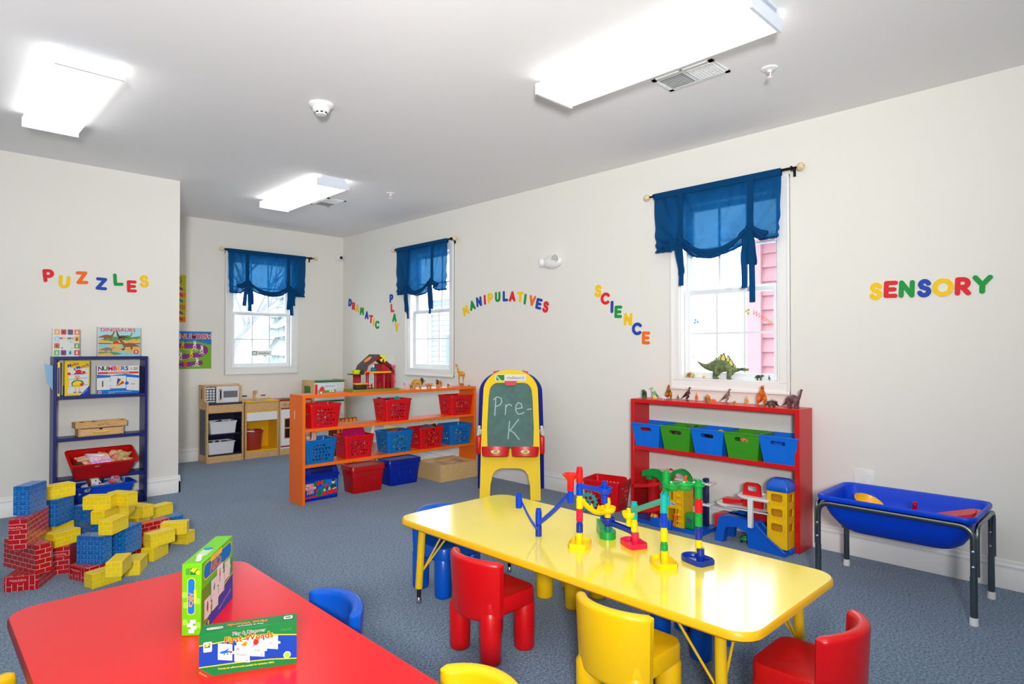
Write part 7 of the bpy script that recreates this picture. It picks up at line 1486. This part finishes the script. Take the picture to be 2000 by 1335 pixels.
q = B(); q.loft([[(p[0] + .177, p[1], z) for p in rr(w, d, .02, 4)] for w, d, z in ((.138, .128, .468), (.146, .138, .474), (.146, .138, .50), (.132, .122, .525), (.10, .085, .556), (.07, .055, .560))], gb); q.build('roof', tw)
q = B(); q.box((0, 0, .02), (.06, .035, .022), GRN, .008, 2); q.box((0, 0, .036), (.032, .03, .016), GRN, .006, 2)
for x in (-.02, .02):
    for y in (-.018, .018): q.cyl((x, y - .004, .010), (x, y + .004, .010), .010, BLACK, n=12)
o = q.build('toy_car', loc=(3.93, 1.86, 0), rz=-1.2); tag(o, 'small green toy car under the arch of the blue toy garage', 'toy car')
# spiral garage with red ramp and green overpass
gnav = M('garage_navy', (16, 30, 84), .4); e = thing('toy_garage', 'toy garage with red spiral ramp, yellow lift and green overpass by the red basket', 'toy garage', (3.95, 2.40, 0), math.radians(-90)); e.scale = (1, 1, .95)
q = B()
for i in range(2):                                # spiral ramp: two turns of a banked channel
    pass
n = 54; RI, RO = .04, .158
def sp(t): return -2.2 + t * 2 * PI * 1.55
ring = []
for k in range(n + 1):
    t = k / n; a = sp(t); z = .07 + t * .29; c_, s_ = math.cos(a), math.sin(a)
    ring.append([(-.165 + RI * c_, .0 + RI * s_, z), (-.165 + RI * c_, RI * s_, z + .010), (-.165 + (RO - .012) * c_, (RO - .012) * s_, z + .014), (-.165 + (RO - .004) * c_, (RO - .004) * s_, z + .030), (-.165 + RO * c_, RO * s_, z + .030), (-.165 + RO * c_, RO * s_, z + .004)])
q.loft(ring, RED, smooth=False); q.cyl((-.165, 0, 0), (-.165, 0, .36), .042, RED, n=20); q.build('spiral_ramp', e)
q = B(); q.prism(rr(.56, .24, .03, 4, .0, .0), 0, .028, gb); q.bb((-.11, -.135, 0), (.06, -.11, .07), gb, .004, 1); q.build('base', e)
q = B(); q.bb((-.11, .03, .33), (.27, .12, .345), gw, .004, 1); q.bb((-.05, .02, .18), (.27, .12, .195), gw, .004, 1); q.bb((-.20, .02, .375), (-.05, .10, .385), gw, .003, 1); q.build('deck', e)
for x in (-.085, .20): q = B(); q.bb((x, .05, .02), (x + .03, .09, .375), gnav, .003, 1); q.build('pillar', e)
q = B(); q.holed([(-.06, 0), (.06, 0), (.06, .30), (-.06, .30)], [list(reversed(rr(.075, .11, .006, 3, -.012, .075))), list(reversed(rr(.02, .09, .004, 2, -.022, .235)))], .012, gy, frame((.075, -.105, .028), (1, 0, 0))); q.bb((.135, -.11, .028), (.143, .02, .328), gy); q.bb((.008, -.11, .028), (.015, .02, .328), gy); q.bb((.015, .012, .028), (.135, .02, .328), gy)
for k in range(6): q.bb((.092, -.124, .07 + k * .045), (.132, -.11, .08 + k * .045), gy, .002, 1)
q.bb((.088, -.122, .03), (.094, -.11, .328), gy); q.bb((.130, -.122, .03), (.136, -.11, .328), gy); tw = q.build('lift_tower', e)
q = B(); q.lathe([(.001, 0), (.05, 0), (.05, .006), (.001, .008)], GRN, 20, (.062, -.06, .028)); q.build('turntable', tw)
q = B(); q.flat(rr(.075, .024, .008, 3), bxw, frame((.045, -.1125, .19), (1, 0, 0)), .0005); q.text('Little Tikes', .015, 0, 0, bxb, frame((.045, -.1125, .19), (1, 0, 0)), .001, bold=.04); q.build('nameplate', tw)
q = B(); q.tube(round_path([(.098, -.124, .115), (.098, -.14, .115), (.09, -.14, .05)], .01), .008, ORA, 8); q.ell((.098, -.138, .118), (.016, .008, .016), ORA, 12, 8); q.ell((.09, -.14, .048), (.013, .008, .013), ORA, 12, 8); q.build('crank', tw)
q = B(); A1 = smooth_path([(-.20, -.07, .375), (-.13, -.075, .392), (-.06, -.08, .378), (-.01, -.085, .32)], 5)
q.loft([[(p.x, p.y - .03, p.z - .025), (p.x, p.y + .03, p.z - .025), (p.x, p.y + .03, p.z + .02), (p.x, p.y + .024, p.z + .02), (p.x, p.y + .02, p.z - .008), (p.x, p.y - .02, p.z - .008), (p.x, p.y - .024, p.z + .02), (p.x, p.y - .03, p.z + .02)] for p in A1], GRN, smooth=False); q.cyl((-.165, -.05, .33), (-.165, -.05, .37), .03, GRN); q.build('overpass', e)
q = B(); arcp = [(.09 + .085 * math.cos(math.radians(a)), -.05, .345 + .095 * math.sin(math.radians(a))) for a in range(180, -1, -15)]
q.loft([[(p[0], p[1] - .022, p[2]), (p[0], p[1] + .022, p[2]), (p[0] * .82 + .0162, p[1] + .022, (p[2] - .345) * .74 + .345), (p[0] * .82 + .0162, p[1] - .022, (p[2] - .345) * .74 + .345)] for p in arcp], GRN, smooth=False); q.tube([(.205, -.04, .20), (.21, -.04, .30), (.20, -.04, .385)], [.022, .02, .012], GRN, 10); q.build('arch', e)
for x, y, z in ((-.005, -.07, .385), (.145, -.08, .36)):
    q = B(); q.cyl((x, y, z - .05), (x, y, z + .03), .011, ORA, .009); q.ell((x, y, z + .035), (.012, .010, .014), ORA, 12, 8); q.bb((x - .024, y - .006, z - .01), (x + .004, y + .006, z + .008), ORA, .003, 1); q.build('signal_lever', e)
q = B(); q.bb((.145, -.10, .028), (.215, -.03, .14), GRN, .012, 2); q.build('car_wash', e)
q = B(); q.T = frame((.18, -.1005, .092), (1, 0, 0)); q.lathe([(.001, 0), (.022, 0), (.020, .005), (.001, .003)], CHROME, 18); q.build('dial', e)
q = B()
for k in range(4): q.tube([(-.10 + k * .014, -.135, .068 + .0 * k), (-.10 + k * .014, -.125, .088), (-.10 + k * .014, -.112, .068)], .005, (YEL, M('salmon_plastic', (236, 130, 120), .4))[k % 2], 8)
q.tube([(.0, -.14, .03), (.0, -.14, .08), (.006, -.14, .10)], [.012, .010, .006], YEL, 8); q.build('roller_gate', e)
# teal gear wheel leaning on the floor basket
e = thing('gear_wheel', 'teal toothed toy wheel leaning against the red basket on the floor', 'toy wheel', Mx=Matrix.Translation((3.80, 3.06, .075)) @ Matrix.Rotation(math.radians(-60), 4, 'Z') @ Matrix.Rotation(PI / 2 - .2, 4, 'X'))
q = B(); O = []
for k in range(16):
    a = 2 * PI * k / 16
    for d, r in ((-.13, .064), (-.09, .075), (.09, .075), (.13, .064)): O.append((r * math.cos(a + d), r * math.sin(a + d)))
q.holed(O, [hole_ring(.036 * math.cos(2 * PI * k / 6), .036 * math.sin(2 * PI * k / 6), .014, 10) for k in range(6)] + [hole_ring(0, 0, .008, 10)], .016, TEAL, I4); q.build('wheel', e)

# ------------------------------------------------------------------ marble run on the yellow table (one standing construction)
e = thing('marble_run', 'colourful plastic marble run standing on the yellow table', 'marble run', (2.12, 1.60, TZ)); MX, MY = 2.12, 1.60
def mp(x, y, z): return (x - MX, y - MY, z - TZ)
mb1 = M('marble_blue', (0, 62, 190), .28); mb2 = M('marble_navy', (0, 44, 150), .28)
r0 = .0145
def tubeseg(x, y, z0, z1, m, r=r0, notch=False):
    q = B(); q.T = Matrix.Translation(mp(x, y, z0)); h = z1 - z0
    prof = [(r * .9, 0), (r, .001), (r, h - .012), (r * .86, h - .011), (r * .86, h), (r * .70, h), (r * .70, .002)]
    q.lathe(prof + [], m, 20); q.build('tube_section', e)
def base(x, y, m, ang, s=1.0):
    q = B(); q.T = Matrix.Translation(mp(x, y, TZ)) @ Matrix.Rotation(ang, 4, 'Z') @ Matrix.Scale(1.1, 4)
    o = [(-.046, -.030), (-.03, -.040), (.02, -.040)] + arc(.03, 0, .040, -80, 80, 10) + [(.02, .040), (-.03, .040), (-.046, .03)]
    def sc(k, z): return [(p[0] * k, p[1] * k, z) for p in o]
    q.loft([sc(.97, 0), sc(1, .003), sc(1, .018), sc(.96, .0195), sc(.92, .018), sc(.86, .006), sc(.2, .006)], m); q.cyl((-.008, 0, .004), (-.008, 0, .055), r0 * .98, m, n=18); q.build('base', e)
def stack(x, y, segs):
    for z0, z1, m in segs: tubeseg(x, y, z0, z1, m)
def chute(p0, p1, m, w=.0115, sag=0.0, dish=False, wave=False):
    w *= 1.15
    """open channel from p0 down to p1"""
    q = B(); P0, P1 = Vector(mp(*p0)), Vector(mp(*p1)); d = (P1 - P0); sd = Vector((-d.y, d.x, 0)).normalized(); n = 18; rings = []
    for k in range(n + 1):
        t = k / n; c = P0 + d * t + Vector((0, 0, -sag * math.sin(PI * t)))
        U = []
        for a in (-1,) + tuple(range(0, 181, 30)) + (-2,): U.append(c + sd * (w if a == -2 else -w) + Vector((0, 0, .009)) if a < 0 else c + sd * (w * math.cos(math.radians(a + 180))) + Vector((0, 0, w * .9 * math.sin(math.radians(a + 180)))))
        for a in (-2,) + tuple(range(180, -1, -30)) + (-1,): U.append(c + sd * .78 * (w if a == -2 else -w) + Vector((0, 0, .009)) if a < 0 else c + sd * (w * .78 * math.cos(math.radians(a + 180))) + Vector((0, 0, w * .9 * .78 * math.sin(math.radians(a + 180)))))
        rings.append(U)
    q.loft(rings, m)
    if wave:
        poly = []
        for k in range(13):
            t = k / 12; c = P0 + d * t + Vector((0, 0, -sag * math.sin(PI * t))); poly.append(c)
        top = [c + Vector((0, 0, (.0 if k % 3 else .028) * (1 if 2 < k < 11 else 0) + .004)) for k, c in enumerate(poly)]
        vs = []
        for a, b_ in zip(poly, top): vs.append([a + sd * w, b_ + sd * w, b_ + sd * (w - .002), a + sd * (w - .002)])
        q.loft(vs, m, smooth=False)
    q.build('chute', e)
def dish(x, y, z, m, r=.033):
    q = B(); q.T = Matrix.Translation(mp(x, y, z)); q.lathe([(r * .35, -.016), (r * .75, -.012), (r, .002), (r, .014), (r * .92, .014), (r * .88, .004), (r * .55, -.008), (r * .3, -.009)], m, 24); q.build('dish', e)
VA = (2.072, 1.715); VC = (2.252, 1.702); VD = (2.240, 1.552); VE = (2.122, 1.332); VG = (2.251, 1.256); VV = (2.052, 1.937); VF = (2.043, 1.741); VL = (1.987, 1.998); VB = (2.19, 1.672)
base(*VA, YEL, .5); stack(*VA, [(.472, .522, mb2), (.522, .576, PINKR), (.576, .632, YEL), (.632, .686, mb1), (.686, .752, RED)])
stack(*VV, [(TZ, .472, mb2), (.472, .538, mb1)])
tubeseg(VL[0], VL[1], .542, .606, mb1); tubeseg(VF[0], VF[1], .600, .652, mb1)
chute((VL[0] + .004, VL[1] - .004, .585), (VV[0] - .004, VV[1] + .004, .445), mb1, .011, .012); chute((VF[0], VF[1] + .008, .632), (VV[0] + .004, VV[1] - .012, .480), mb1, .011, .006)
q = B(); q.T = Matrix.Translation(mp(VF[0], VF[1], .652)); q.lathe([(r0 * .9, 0), (r0, .001), (r0, .044), (.034, .066), (.036, .072), (.033, .072), (r0 * .8, .046), (r0 * .8, .002)], RED, 24); q.build('funnel', e)
chute((VF[0] + .004, VF[1] - .004, .715), (VA[0], VA[1], .716), RED, .012)
chute((VA[0], VA[1], .672), (VB[0], VB[1], .640), mb1, .012); dish(VB[0], VB[1], .640, mb1); tubeseg(VB[0], VB[1], .586, .634, mb1, .0135); tubeseg(VB[0], VB[1], .648, .682, mb1, .0125)
chute((VA[0], VA[1], .618), (VC[0], VC[1], .536), YEL, .012, .028, wave=True); dish(VC[0], VC[1], .540, YEL, .036); tubeseg(VC[0], VC[1], .506, .536, YEL); tubeseg(VC[0], VC[1], .548, .592, YEL, .0135)
dish(VC[0], VC[1], .492, mb2, .034); tubeseg(VC[0], VC[1], .450, .486, mb2)
q = B(); q.T = Matrix.Translation(mp(VC[0], VC[1], TZ)) @ Matrix.Rotation(.9, 4, 'Z'); q.prism(rr(.072, .072, .034, 7), 0, .034, GRN); q.loft([[(.02, -.03, 0), (.02, .03, 0), (.02, .03, .036), (.02, -.03, .036)], [(.105, -.026, 0), (.105, .026, 0), (.105, .026, .058), (.105, -.026, .058)]], GRN, smooth=False); q.cyl((0, 0, .03), (0, 0, .052), r0, GRN); q.build('base', e)
chute((VC[0], VC[1], .488), (VD[0], VD[1], .474), mb2, .012)
base(*VD, PINKR, 1.1); stack(*VD, [(.440, .462, PINKR), (.462, .476, mb2), (.476, .530, YEL), (.530, .604, TEAL)]); dish(VD[0] - .016, VD[1] + .018, .548, YEL, .028); tubeseg(VD[0] - .012, VD[1] + .02, .50, .575, YEL, .011)
base(*VE, YEL, .9); stack(*VE, [(.462, .510, GRN), (.510, .564, YEL), (.564, .620, mb1), (.620, .690, TEAL)])
chute((VE[0], VE[1], .668), (VD[0], VD[1], .568), TEAL, .012)
VH = (2.160, 1.345); tubeseg(VH[0], VH[1], .640, .694, TEAL); tubeseg(VH[0], VH[1], .694, .775, GRN); chute((VE[0], VE[1], .684), (VH[0], VH[1], .690), TEAL, .012)
base(*VG, mb2, 1.3); stack(*VG, [(.455, .506, YEL), (.506, .558, mb2), (.558, .612, GRN), (.612, .668, RED), (.668, .742, GRN)])
for t in (.16, .56): dish(VH[0] + (VG[0] - VH[0]) * t, VH[1] + (VG[1] - VH[1]) * t, .714, GRN, .036)
q = B(); q.T = Matrix.Translation(mp(VG[0], VG[1], .712)); q.lathe([(.012, 0), (.024, .004), (.024, .018), (.012, .016)], GRN, 20); q.build('catch_ring', e)
